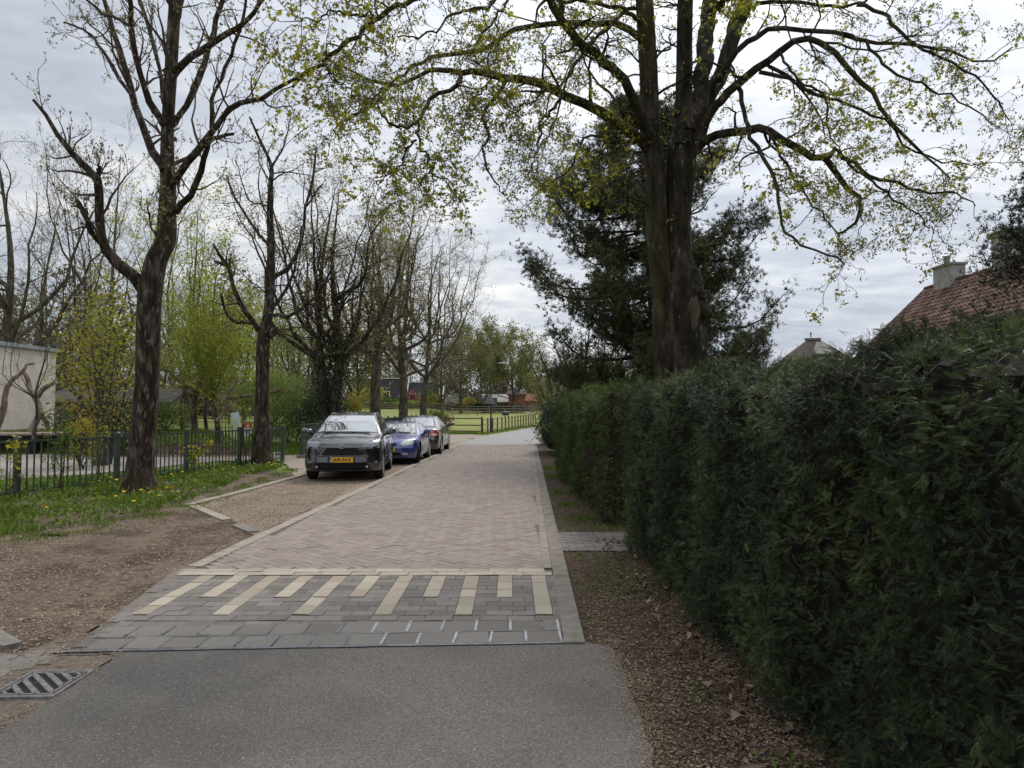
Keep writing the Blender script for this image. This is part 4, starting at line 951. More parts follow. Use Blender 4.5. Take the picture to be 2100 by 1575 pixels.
for i, (px, Y, h, m, sp, lab) in enumerate([
    (20, 52, 8.5, 'leaf_wood', .5, 'brown twiggy tree behind the top of the white brick wall'), (170, 56, 9.5, 'leaf_olive', .5, 'dark twiggy tree behind the golden shrub'),
    (300, 60, 12.5, 'leaf_olive', .4, 'olive-budded tree showing between the big ash trunk and the golden shrub'), (440, 58, 11.5, 'leaf_willow', .4, 'bright young-leafed tree above the pollard willows'),
    (560, 64, 10.0, 'leaf_pale', .45, 'pale green tree right behind the slimmer ash trunk'), (650, 60, 9.5, 'leaf_olive', .45, 'olive-leafed tree left of the ivy-wrapped ash')]):
    tree('park_tree', lab, at(px, Y), Y, h, .18, .2, 260 + i, sp, 9, 8, 5, 2, 4, .16, m, 'bark_far', 'twig_far', up=.25, wob=.38, rmin=.012, incl=(18, 65), jit=.3)
# right background: pale trees beyond the far hedge
tree('park_tree', 'pale leafing tree with a thick trunk behind the second hedge', at(1200, 34), 34, 5.6, .22, .34, 71, .8, 8, 7, 4, 3, 2, .10, 'leaf_olive', 'bark_far', 'twig_far', up=.2, wob=.5, rmin=.007, incl=(35, 80), jit=.15)
tree('park_tree', 'low rounded tree at the bend above the dark yew bush', at(1133, 62), 62, 4.8, .2, .2, 72, .6, 8, 7, 4, 2, 5, .18, 'leaf_olive', 'bark_far', 'twig_far', up=.2, wob=.4, rmin=.010, incl=(30, 80), jit=.3)
tree('park_tree', 'wispy tree showing below the lowest boughs of the conifer', at(1290, 50), 50, 5.0, .2, .2, 73, .7, 8, 7, 4, 2, 4, .16, 'leaf_olive', 'bark_far', 'twig_far', up=.2, wob=.4, rmin=.010, incl=(30, 75), jit=.3)

def far_wood():
    rng = np.random.default_rng(81); g = Geo()
    for k, (x0, x1, Y, h0, h1) in enumerate([(-150, 5, 200, 15, 20), (-40, 90, 250, 15, 20), (-60, 60, 185, 5, 9), (-90, -24, 78, 9, 13.5), (8, 60, 180, 8, 11)]):
        n = int((x1 - x0) / 2.2); xx = rng.uniform(x0, x1, n); yy = Y + rng.normal(0, 5, n); hh = rng.uniform(h0, h1, n)
        b = np.stack([xx, yy, gh(xx, yy)], -1); K = 5
        Pn = b[:, None] + np.linspace(0, 1, K)[None, :, None] * np.stack([rng.normal(0, .6, n), rng.normal(0, .4, n), hh], -1)[:, None]
        Rn = np.linspace(.22, .04, K)[None] * np.ones((n, 1)); g.tubes(Pn, Rn, 5)
        A, B = spawn(Pn, Rn, 13, (.2, .95), (.25, .45), (25, 60), rng, K=5, up=.3, wob=.35, rr=.5, rmin=.05); g.tubes(A, B, 3)
        A2, B2 = spawn(A, B, 5, (.2, .95), (.35, .7), (25, 60), rng, K=4, up=.3, wob=.35, rr=.6, rmin=.035); g.tubes(A2, B2, 3)
        q = along(A2, 4, rng, .2, 1, .6); leaves(g, q, .62, rng, LEAF4, mat=1)
        m = int((x1 - x0) * 130); q = np.stack([rng.uniform(x0, x1, m), Y + rng.normal(0, 3, m) - 4, np.zeros(m)], -1); q[:, 2] = gh(q[:, 0], q[:, 1]) + rng.uniform(0, 1, m) ** 1.4 * h0 * .55 * (.8 + .3 * np.sin(q[:, 0] * .21) + .2 * np.sin(q[:, 0] * .53)); leaves(g, q, .75, rng, LEAF4, mat=1)
    tag(g.obj('far_wood', [M['twig_far'], M['leaf_wood']]), 'hazy brown belt of bare woodland closing the far horizon', 'woodland', kind='stuff')
far_wood()

# --- dark conifer behind the maple -----------------------------------------------------------
def conifer(name, label, x, y, h, r0, seed, levels, prof, cat='tree', tuft=.26, mat='needle_pine', z=0.0, barkm='bark_red', nsub=12, ntuft=9, drop=0):
    rng = np.random.default_rng(seed); root = empty(name, (x, y, z), 0, label, cat); g = Geo()
    tp = catmull([(0, 0, 0), (.1, 0, h * .3), (-.15, .1, h * .65), (-.4, 0, h)], 20); tr_ = np.linspace(1, .05, 20) * r0
    g.tubes(tp, tr_, 12); g.obj('trunk', M[barkm], root, smooth=True)
    A, B = [], []
    for k in range(levels):
        t = (k + rng.uniform(0, .8)) / levels; zc = h * (.09 + .88 * t); Rm = float(np.interp(t, prof[0], prof[1]))
        for q in range(5 if t < .8 else 4):
            az = rng.uniform(0, 6.28); L = Rm * rng.uniform(.55, 1.1)
            i = int(t * 17) + 1; c = tp[i] * [1, 1, 0] + [0, 0, zc]
            d = np.array([math.cos(az), math.sin(az), 0]); sag = .16 * (1 - t)
            A.append(catmull([c, c + d * L * .35 + [0, 0, -L * sag * .6], c + d * L * .75 + [0, 0, -L * sag * .5], c + d * L + [0, 0, L * (.10 + .25 * t)]], 9))
            B.append(np.linspace(1, .2, 9) * r0 * .26 * (1 - .6 * t) * (.5 + L / 6))
    A = np.array(A); B = np.array(B); g = Geo(); g.tubes(A, B, 5)
    A1, B1 = spawn(A, B, nsub, (.3, 1.0), (.12, .28), (30, 75), rng, K=4, up=.25, wob=.25, rr=.5, rmin=.008, lmin=.35 if tuft > .1 else .16); g.tubes(A1, B1, 3)
    g.obj('branch_core', M[barkm], root)
    # clumps: tufts of needles along the side shoots
    q = along(A1, ntuft, rng, .25, 1.0, .05); cl = rng.normal(0, .12, q.shape); q = q + cl
    n = len(q); g = Geo(); nb = 11
    ax = rand_dirs(rng, n, (0, 0, .8)); Q = np.repeat(q, nb, 0); D = rand_dirs(rng, n * nb) + np.repeat(ax, nb, 0) * 1.1; D /= np.linalg.norm(D, axis=1, keepdims=True)
    nn = rand_dirs(rng, n * nb); U = np.cross(D, nn); U /= np.linalg.norm(U, axis=1, keepdims=True) + 1e-9
    Ln = tuft * rng.uniform(.6, 1.3, n * nb); W = .017 * tuft / .26 * rng.uniform(.7, 1.3, n * nb)
    V = np.stack([Q - U * W[:, None] * .4, Q + D * Ln[:, None] * .55 + U * W[:, None], Q + D * Ln[:, None], Q + D * Ln[:, None] * .55 - U * W[:, None]], 1)
    g.add(V.reshape(-1, 3), np.arange(n * nb * 4).reshape(-1, 4), 0, np.repeat(rng.uniform(0, 1, n), nb))
    g.obj('needles', M[mat], root); print(name, len(A), n)
conifer('conifer_tree', 'massive dark conifer with layered drooping boughs behind the maple trunk', at(1338, 25), 25, 12.9, .30, 91, 30,
        ([0, .24, .44, .6, .71, .84, .95, 1], [4.0, 4.2, 4.1, 3.8, 3.4, 2.5, 1.3, .3]), nsub=20, ntuft=12, tuft=.17)
# yew towering over the near hedge at the right edge
conifer('yew_tree', 'dark yew with ragged leaning shoots above the near hedge at the right edge', 5.75, 7.3, 4.0, .08, 92, 10,
        ([0, .3, .5, .72, .86, 1], [1.1, 1.1, 1.0, .75, .35, .1]), tuft=.06, mat='yew_dark', nsub=12, ntuft=10)

# --- shrubs -----------------------------------------------------------------------------------
def shrub(name, label, x, y, rx, ry, h, seed, n=2500, size=.07, mat='leaf_green', stems=9, zb=0.0, clumps=30, tmpl=LEAF4, core=True, cat='shrub', group=None, gap=.28, z=None, stem='bark_far', solid=.0, multi=None):
    rng = np.random.default_rng(seed); z0 = gz(x, y) - .03 if z is None else z
    root = empty(name, (x, y, z0), 0, label, cat, group); g = Geo()
    c = rand_dirs(rng, clumps, (0, 0, .2)) * rng.uniform(.45, .95, (clumps, 1)) * [rx, ry, (h - zb) / 2] + [0, 0, zb + (h - zb) / 2]
    if stems:
        st = []
        for k in range(stems):
            e = c[rng.integers(len(c))]; s0 = np.array([rng.normal(0, .08 * rx + .04), rng.normal(0, .08 * rx + .04), 0])
            st.append(catmull([s0, s0 * .5 + e * [.35, .35, .45] + rng.normal(0, .05, 3), e], 8))
        st = np.array(st); R = np.linspace(1, .25, 8)[None] * np.full((stems, 1), .012 + .008 * h); g.tubes(st, R, 5)
        A, B = spawn(st, R, 6, (.3, 1), (.25, .5), (25, 60), rng, K=5, up=.2, wob=.4, rr=.5, rmin=.004); g.tubes(A, B, 3)
        g.obj('stems', M[stem], root, smooth=True); g = Geo()
    w = rng.integers(0, clumps, n); sp = gap * np.array([rx, ry, (h - zb) * .5])
    p = c[w] + rng.normal(0, 1, (n, 3)) * sp * .75; p[:, 2] = np.clip(p[:, 2], .02, None)
    leaves(g, p, size, rng, tmpl, (0, 0, .1), curl=.25, var=rng.uniform(.2, .8, clumps)[w]); 
    g.obj('foliage', M[mat], root)
    if multi: 
        g = Geo(); k = rng.choice(n, multi[1], replace=False); leaves(g, p[k] * [1.03, 1.03, 1.01], multi[2], rng, LEAF4, (0, 0, .5)); g.obj('blossom', M[multi[0]], root)
    return root
shrub('golden_shrub', 'tall loose shrub with orange and yellow young leaves in front of the white wall corner', at(215, 21), 21, 1.25, 1.1, 5.2, 101, 3300, .072, 'leaf_gold', 13, .4, 60, LEAFM, gap=.35, stem='bark_grey')
shrub('golden_shrub', 'low orange-leafed seedling right behind the railing below the tall golden shrub', at(170, 19.5), 19.5, .5, .4, 1.5, 102, 500, .08, 'leaf_gold', 6, .1, 14, LEAFM)
shrub('dark_shrub', 'dark evergreen bush at the foot of the golden shrub', at(215, 25.5), 25.5, 2.0, 1.2, 1.9, 103, 7500, .085, 'leaf_dark', 8, 0, 50)
shrub('green_shrub', 'fresh green bush at the fence gap behind the parked grey car', at(600, 34), 34, 1.6, 1.3, 2.3, 104, 7000, .085, 'leaf_green', 8, 0, 45)
shrub('blossom_shrub', 'dark glossy bush dotted with white blossom beside the ivy-wrapped ash', at(655, 31), 31, 1.1, 1.1, 2.7, 105, 6500, .085, 'leaf_dark', 6, 0, 45, multi=('leaf_white', 420, .06))
shrub('green_shrub', 'pale green thicket behind the leaning log', at(556, 38), 38, 2.2, 1.5, 2.9, 106, 8000, .10, 'leaf_pale', 8, 0, 50)
shrub('green_shrub', 'light green sapling clump on the meadow side of the pollard willow', at(345, 30), 30, 1.0, .8, 1.3, 107, 2500, .08, 'leaf_green', 6, 0, 25)
shrub('golden_shrub', 'orange-tinged bush at the foot of the grey lamp column', at(717, 40), 40, .95, .9, 2.5, 108, 3500, .11, 'leaf_gold', 5, 0, 25)
shrub('green_shrub', 'small bright green shoot at the foot of the last ash', at(893, 52), 52, .9, .8, 1.6, 109, 1500, .11, 'leaf_green', 5, 0, 16)
shrub('rust_shrub', 'reddish brown low bush behind the sedan roof', at(908, 54), 54, .9, .7, 1.1, 110, 1200, .11, 'leaf_rust', 5, 0, 14)
FAR = [('golden_bush', 'big golden bush in front of the black farmhouse gable', 750, 135, 4.4, 5.5, 'leaf_gold', 2200), ('dark_bush', 'dark rounded bush left of the big golden bush', 727, 134, 2.2, 2.6, 'leaf_dark', 1200),
       ('green_bush', 'green bush below the white house window', 795, 132, 3.2, 2.2, 'leaf_green', 1400), ('pink_bush', 'crimson flowering bush behind the blue car', 841, 136, 1.6, 3.4, 'leaf_pink', 900),
       ('green_bush', 'light green bush under the crimson one', 838, 128, 2.2, 1.7, 'leaf_pale', 900), ('golden_bush', 'small clipped golden bush beside the flagpole', 891, 138, 1.7, 3.3, 'leaf_gold', 900),
       ('golden_bush', 'flat-topped golden bush on the garden edge', 960, 138, 2.1, 3.0, 'leaf_gold', 1100), ('dark_bush', 'dark low shrubbery right of the flat-topped golden bush', 985, 133, 2.0, 2.2, 'leaf_dark', 1100),
       ('white_bush', 'pale blossoming bush between the flagpole and the flat-topped bush', 925, 142, 2.4, 3.6, 'leaf_white', 800), ('dark_bush', 'dark green low hedge bush under the pale blossoms', 918, 134, 4.2, 1.3, 'leaf_dark', 1600),
       ('green_bush', 'dark green bush at the house corner behind the last ash', 868, 139, 2.2, 3.6, 'leaf_green', 1100), ('dark_bush', 'clipped dark hedge piece in front of the red barns', 1037, 136, 4.5, 1.4, 'leaf_dark', 1600)]
for i, (nm, lab, px, Y, r, h, m, n) in enumerate(FAR):
    shrub(nm, lab, at(px, Y), Y, r, 1.6, h, 120 + i, n, .32, m, 0, 0, 26)

def willow():
    for i, (px, Y, hh, r, lab) in enumerate([(402, 29, 2.35, .12, 'pollard willow with a fan of thin yellow-green rods, thickest of its clump'), (375, 31, 2.2, .06, 'thin-stemmed pollard willow left in the clump'),
                                        (448, 28.5, 2.0, .11, 'pollard willow at the right of the clump beside the leaning logs'), (425, 30.5, 2.1, .07, 'slender pollard willow in the middle of the clump')]):
        rng = np.random.default_rng(140 + i); x = at(px, Y); root = empty('pollard_willow', (x, Y, gz(x, Y) - .05), 0, lab, 'tree', 'pollard willows behind the railing')
        g = Geo(); t = catmull([(0, 0, 0), (rng.normal(0, .08), 0, hh * .5), (rng.normal(0, .12), 0, hh)], 12); g.tubes(t, r * (1.15 - .25 * np.linspace(0, 1, 12) + .5 * (np.linspace(0, 1, 12) > .9)), 10, cap=True)
        g.obj('trunk', M['bark_far'], root, smooth=True)
        n = 85 if i in (0, 2) else 45; a = rng.uniform(0, 6.28, n); inc = np.abs(rng.normal(0, R_(42), n)); L = rng.uniform(2.3, 4.8, n) * (1 if i in (0, 2) else .8); K = 7; out = [np.tile(t[-1], (n, 1)) + rng.normal(0, .06, (n, 3))]
        d = np.stack([np.cos(a) * np.sin(inc), np.sin(a) * np.sin(inc), np.cos(inc)], -1)
        for k in range(K - 1):
            d = d + rng.normal(0, .05, d.shape) + np.array([0, 0, .03]); d /= np.linalg.norm(d, axis=1, keepdims=True); out.append(out[-1] + d * (L / (K - 1))[:, None])
        A = np.stack(out, 1); B = np.linspace(.014, .005, K)[None] * np.ones((n, 1)); g = Geo(); g.tubes(A, B, 3)
        A1, B1 = spawn(A, B, 5, (.15, .9), (.25, .5), (12, 35), rng, K=5, up=.25, wob=.15, rr=.6, rmin=.004, tip=False); g.tubes(A1, B1, 3); g.obj('rods', M['willow_twig'], root)
        g = Geo(); q = np.concatenate([along(A, 20, rng, .25, 1, .03), along(A1, 7, rng, .1, 1, .04)]); leaves(g, q, .075, rng, LEAFN * [1.7, 1], (0, 0, .5)); g.obj('leaves', M['leaf_willow'], root)
willow()

# --- clipped hedges ------------------------------------------------------------------------------
def frond_template(pairs, nl, sl, wd):
    V, F = [], []
    for k in range(pairs):
        y = sl * (.12 + .86 * k / (pairs - 1)); l = nl * math.sin(math.pi * (0.22 + .70 * k / (pairs - 1))) ** .6
        for s in (-1, 1):
            a = R_(52 - 22 * k / pairs); dx, dy = s * math.sin(a) * l, math.cos(a) * l; i = len(V)
            V += [(0, y, 0), (dx * .5 - 0, dy * .5 + y - wd, .0), (dx, y + dy, -.12 * l), (dx * .5, dy * .5 + y + wd, 0)]; F.append([i, i + 1, i + 2, i + 3])
    i = len(V); V += [(-wd * .6, 0, 0), (wd * .6, 0, 0), (0, sl, 0), (0, sl * .5, .002)]; F.append([i, i + 1, i + 2, i + 3])
    return np.array(V), np.array(F)
FR = {'near': frond_template(8, .021, .066, .0021), 'mid': frond_template(6, .026, .075, .0036), 'far': frond_template(3, .055, .12, .013)}
def fronds(geo, p, nrm, kind, rng, size=1.0, droop=.25, var=None, cdir=None):
    T, F = FR[kind]; n = len(p)
    if n == 0: return
    d = nrm * .7 + (rng.normal(0, .85, (n, 3)) if cdir is None else cdir + rng.normal(0, .45, (n, 3))) + np.array([0, 0, .15 - droop]); d /= np.linalg.norm(d, axis=1, keepdims=True)
    up = nrm * .6 + np.array([0, 0, .9]) + rng.normal(0, .5, (n, 3)); u = np.cross(d, up); u /= np.linalg.norm(u, axis=1, keepdims=True) + 1e-9; w = np.cross(u, d)
    s = (size * rng.uniform(.6, 1.25, n))[:, None, None]
    V = p[:, None] + s * (T[None, :, 0:1] * u[:, None] + T[None, :, 1:2] * d[:, None] + T[None, :, 2:3] * w[:, None])
    k = len(T); Fa = (np.arange(n) * k)[:, None, None] + F[None]
    v = rng.uniform(0, 1, n) if var is None else np.clip(var + rng.normal(0, .1, n), 0, 1)
    geo.add(V.reshape(-1, 3), Fa.reshape(-1, 4), 0, np.repeat(v, len(F)))
def hedge(name, label, path, thick, h, mat, seed, dens, lump=.07, kinds=None, top_extra=1.0, brown=None, hvar=.04):
    """path: front face line (the road side) from near to far; the hedge lies to its right"""
    rng = np.random.default_rng(seed); path = np.array(path, float)
    seg = np.diff(path, axis=0); L = np.linalg.norm(seg, axis=1); cum = np.r_[0, np.cumsum(L)]; T = cum[-1]
    ph = rng.uniform(0, 6, 12)
    def lumpf(s, z): return lump * (np.sin(2.1 * s + ph[0]) * np.sin(2.9 * z + ph[1]) + .7 * np.sin(4.7 * s + 1.3 * z + ph[2]) + .7 * np.sin(8.3 * s - 3.1 * z + ph[3]) * np.sin(6 * z + ph[4]) + .6 * np.sin(17 * s + 2 * z + ph[5]) * np.sin(15 * z + ph[6]) + .35 * np.sin(37 * s + ph[1]) * np.sin(33 * z + 3 * s + ph[2]))
    def frame(s):
        i = np.clip(np.searchsorted(cum, s) - 1, 0, len(L) - 1); f = ((s - cum[i]) / L[i])[:, None]; p = path[i] * (1 - f) + path[i + 1] * f; d = seg[i] / L[i][:, None]
        return p, np.stack([-d[:, 1], d[:, 0]], -1)
    def hh(s): return h + hvar * np.sin(1.7 * s + ph[7]) + hvar * .6 * np.sin(4.3 * s + ph[8])
    def sect(s, q):
        """q 0..1 up the front, 1..2 over the top, 2..3 down the back"""
        H = hh(s); z = np.where(q < 1, q * H, np.where(q < 2, H, (3 - q) * H)); off = np.where(q < 1, 0, np.where(q < 2, (q - 1) * thick, thick))
        p, n = frame(s); b = .16                       # rounded shoulders, foot drawn in slightly
        rnd = b * (np.clip((z - (H - b)) / b, 0, 1)) ** 2; foot = .05 * np.clip(1 - z / .5, 0, 1)
        o = np.where(q < 1, -rnd - foot, np.where(q < 2, 0, rnd + foot)); o2 = np.where(q < 1, off - o, np.where(q < 2, b + (off) * (thick - 2 * b) / thick, off - o))
        zz = np.where((q >= 1) & (q < 2), H - .01 * np.abs(q - 1.5), z); lv = lumpf(s, zz + 2 * (q > 1))
        xy = p - n * o2[:, None]; nr = np.where((q < 1)[:, None], np.c_[n, np.clip(zz / H - .85, 0, 1) * 3], np.where((q < 2)[:, None], np.c_[n * 0, np.ones(len(s))], np.c_[-n, np.zeros(len(s))]))
        nr /= np.linalg.norm(nr, axis=1, keepdims=True); P3 = np.c_[xy, zz] + nr * lv[:, None]; return P3, nr
    root = empty(name, (*path[0], 0), 0, label, 'hedge'); org = np.array([*path[0], 0])
    # core: closed inner shell added to block light between the fronds
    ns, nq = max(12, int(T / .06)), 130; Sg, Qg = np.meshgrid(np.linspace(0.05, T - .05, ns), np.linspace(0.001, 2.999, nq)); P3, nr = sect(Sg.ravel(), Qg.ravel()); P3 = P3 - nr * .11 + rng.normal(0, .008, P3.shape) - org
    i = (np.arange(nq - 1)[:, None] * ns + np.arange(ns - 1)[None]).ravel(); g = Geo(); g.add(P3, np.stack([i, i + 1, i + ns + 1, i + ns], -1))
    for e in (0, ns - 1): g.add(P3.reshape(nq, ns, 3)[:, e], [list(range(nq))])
    g.obj('branch_core', M['hedge_dead' if brown else 'yew_core'], root)
    g = Geo()
    for s0, s1, kind, dn, sz in kinds:
        for (q0, q1, area) in ((0.02, 1, hh(np.array([(s0 + s1) / 2]))[0]), (1, 1.9, thick * top_extra)):
            nc = int((s1 - s0) * area * dn / 9); n = nc * 9; sc_, qc_ = rng.uniform(s0, s1, nc), rng.uniform(q0, q1, nc)
            s = np.repeat(sc_, 9) + rng.normal(0, .024, n); q = np.clip(np.repeat(qc_, 9) + rng.normal(0, .024 / area, n), .01, 1.95); s = np.clip(s, .03, T - .03); p, nr = sect(s, q)
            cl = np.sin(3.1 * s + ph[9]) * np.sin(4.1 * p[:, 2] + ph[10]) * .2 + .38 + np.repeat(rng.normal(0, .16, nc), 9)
            depth = np.repeat(rng.uniform(-.10, .02, nc), 9) + rng.normal(0, .012, n); p = p + nr * depth[:, None]; cl = cl + depth * 1.2; cdir = np.repeat(rng.normal(0, .75, (nc, 3)), 9, 0)  # deeper clusters take a darker tint, shade painted into the recesses
            if brown is not None:
                k = ~((s > brown[0]) & (s < brown[1]) & (p[:, 2] < brown[2]) & (rng.uniform(0, 1, n) < .8)); p, nr, cl, cdir = p[k], nr[k], cl[k], cdir[k]
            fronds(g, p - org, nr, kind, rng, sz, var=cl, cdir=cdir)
        # longer loose shoots standing out of the clipped face and top
        n = int((s1 - s0) * (10 if kind == 'near' else 22)); s = rng.uniform(s0, s1, n); q = np.where(rng.uniform(0, 1, n) < .5, rng.uniform(.1, 1, n), rng.uniform(1, 1.35, n)); p, nr = sect(s, q)
        for k in range(4): fronds(g, p - org + nr * (.01 + (.018 if kind == 'near' else .03) * k) + rng.normal(0, .012, p.shape), nr, kind, rng, sz * 1.15, 0.0)
    # end faces
    for e, sgn in ((0, -1), (T, 1)):
        pe, ne = frame(np.array([e])); d = np.array([ne[0][1], -ne[0][0]]) * (1 if sgn > 0 else -1) * -1
        d = (seg[-1] / L[-1]) if sgn > 0 else -(seg[0] / L[0]); n = int(thick * h * kinds[0 if e == 0 else -1][3]); kd = kinds[0 if e == 0 else -1]
        o = rng.uniform(.05, thick - .05, n); z = rng.uniform(.03, h, n); p = np.c_[pe[0][0] - ne[0][0] * o, pe[0][1] - ne[0][1] * o, z] + np.r_[d, 0] * (rng.uniform(-.10, .02, n) + lumpf(o, z))[:, None]
        fronds(g, p - org, np.tile(np.r_[d, 0.], (n, 1)), kd[2], rng, kd[4])
    g.obj('foliage', M[mat], root)
    return root
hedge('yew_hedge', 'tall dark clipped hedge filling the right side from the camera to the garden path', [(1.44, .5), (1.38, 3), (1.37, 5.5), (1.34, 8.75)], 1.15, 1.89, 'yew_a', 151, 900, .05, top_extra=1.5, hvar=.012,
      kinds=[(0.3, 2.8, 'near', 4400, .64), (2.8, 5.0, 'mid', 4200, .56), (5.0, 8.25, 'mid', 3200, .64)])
hedge('yew_hedge', 'greener clipped hedge beyond the garden path with a brown bare foot at its near end', [(1.27, 10.05), (1.22, 11.5), (1.16, 14), (1.12, 18.4)], 1.1, 1.92, 'yew_b', 152, 700, .06,
      kinds=[(0, 8.3, 'mid', 1700, .85)], brown=(0, 1.6, 1.0))
shrub('yew_bush', 'bulging dark yew bush ending the hedge line at the bend', 1.75, 26.5, .85, 2.6, 2.35, 153, 15000, .09, 'yew_a', 0, 0, 110, LEAFN * [1.5, 1], gap=.16)
shrub('yew_bush', 'loose grey-green bush behind the dark yew bush', 2.6, 33, 1.2, 1.5, 2.7, 154, 7000, .11, 'leaf_pale', 5, 0, 60, LEAFN * [1.5, 1], gap=.2)
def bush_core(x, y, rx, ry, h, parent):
    g = Geo(); n = 14; th = np.linspace(.05, np.pi / 2 + .9, n); g.lathe(np.stack([np.sin(th), np.cos(th)], -1), 20); g.V[0] = g.V[0] * [rx, ry, h / 2] + [0, 0, h / 2]; g.obj('branch_core', M['yew_core'], parent)  # added near-black shell, keeps the gaps between leaves dark
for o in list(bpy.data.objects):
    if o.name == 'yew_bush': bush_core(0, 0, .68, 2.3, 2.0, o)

# --- grass, weeds, litter --------------------------------------------------------------------------
def turf():
    rng = np.random.default_rng(161)
    gp = inpoly([(-12.6, 7.0), (-7.8, 8.3), (-6.6, 9.0), (-5.95, 10.3), (-5.75, 12.4), (-6.0, 14.6), (-6.5, 17.5), (-6.45, 19.8), (-6.9, 21.6), (-7.6, 22.2), (-9.6, 16.8), (-12.0, 12.2), (-16, 9)])
    n = 160000; x = rng.uniform(-16, -5.6, n); y = rng.uniform(7.0, 22.3, n)
    f = np.sin(x * 2.3 + 1) * np.sin(y * 1.9) + .6 * np.sin(x * 5.1) * np.sin(y * 4.3 + 2); k = gp(x, y) & (f + rng.uniform(-.9, 1.0, n) > .25); x, y, f = x[k], y[k], f[k]
    h = rng.uniform(.03, .12, len(x)) * (1 + .5 * np.clip(f, -.5, 1)); g = Geo(); blades(g, x, y, np.zeros(len(x)), h, rng.uniform(.007, .017, len(x)), rng, .8)
    # ragged fringe running out over the soil
    n = 9000; t = rng.uniform(0, 1, n); ex = np.interp(t, [0, .3, .6, 1], [-8.2, -6.2, -5.6, -6.2]); ey = np.interp(t, [0, .3, .6, 1], [8.2, 9.6, 12.6, 20]); x = ex + np.abs(rng.normal(0, .35, n)); y = ey - rng.exponential(.35, n)
    ff = np.sin(x * 6) * np.sin(y * 5) > -.1; x, y = x[ff], y[ff]; blades(g, x, y, np.zeros(len(x)), rng.uniform(.02, .06, len(x)), rng.uniform(.005, .010, len(x)), rng, .8)
    # broad weeds
    n = 16000; x = rng.uniform(-14, -5.7, n); y = rng.uniform(7.5, 22, n); k = gp(x, y) & (np.sin(x * 3.1) * np.sin(y * 2.7 + 1) > -.35); x, y = x[k], y[k]
    p = np.stack([x, y, rng.uniform(.01, .12, len(x))], -1); leaves(g, p, .095, rng, LEAFN * [1.9, 1], (0, 0, .5), curl=.4)
    tag(g.obj('verge_grass', M['grass']), 'ragged green grass and weeds along the foot of the railing', 'grass', kind='stuff')
    g = Geo()
    # grass beyond the railing, on the meadow and the terrace foot
    for (x0, x1, y0, y1, n, h0) in ((-8.4, -6.9, 25.2, 40, 14000, .16), (-20, -9, 14, 17.5, 9000, .14), (-26, -12, 26.6, 31, 16000, .18), (-12, -8.5, 27.5, 34, 9000, .16), (-6.5, -2.3, 46.0, 49, 8000, .14), (-2.4, 3.4, 44.5, 66, 9000, .14)):
        x = rng.uniform(x0, x1, n); y = rng.uniform(y0, y1, n)
        if x1 > 3: 
            c = np.interp(y, [44.5, 50.5, 60, 66], [-1.6, -.4, 1.9, 4.2]); k = (x < c - .15) & (x > c - 1.6); x, y = x[k], y[k]
        h = rng.uniform(.4, 1, len(x)) * h0; blades(g, x, y, gh(x, y) - .03, h, h * .12, rng, .5)
    tag(g.obj('meadow_grass', M['grass']), 'tufts of meadow grass beyond the railing and beside the far lane', 'grass', kind='stuff')
    # patches in the strip under the hedge
    g = Geo()
    for (cx, cy, r, n, h) in [(.98, 6.55, .16, 260, .05), (1.02, 7.3, .14, 160, .05), (1.05, 10.6, .16, 420, .07), (.95, 12.2, .12, 260, .07), (.92, 14, .12, 260, .08), (.9, 17, .15, 400, .09), (1.1, 4.2, .06, 50, .04), (1.27, 3.4, .07, 60, .04), (1.0, 19.5, .25, 700, .1), (1.3, 9.75, .2, 350, .07), (.6, 5.6, .03, 12, .03), (.72, 7.9, .1, 60, .04)]:
        x = cx + rng.normal(0, r, n); y = cy + rng.normal(0, r * 1.4, n); k = (x > .42 + .022 * y) & ~((y > 8.25) & (y < 9.55)); x, y = x[k], y[k]; blades(g, x, y, np.zeros(len(x)), rng.uniform(.3, 1, len(x)) * h, rng.uniform(.004, .009, len(x)), rng, .9)
        p = np.stack([x, y, rng.uniform(.005, h * .6, len(x))], -1)[::3]; leaves(g, p, .035, rng, LEAF4, (0, 0, .6), curl=.3)
    tag(g.obj('verge_weeds', M['grass']), 'small green weed patches under the hedge', 'weeds', kind='stuff')
turf()
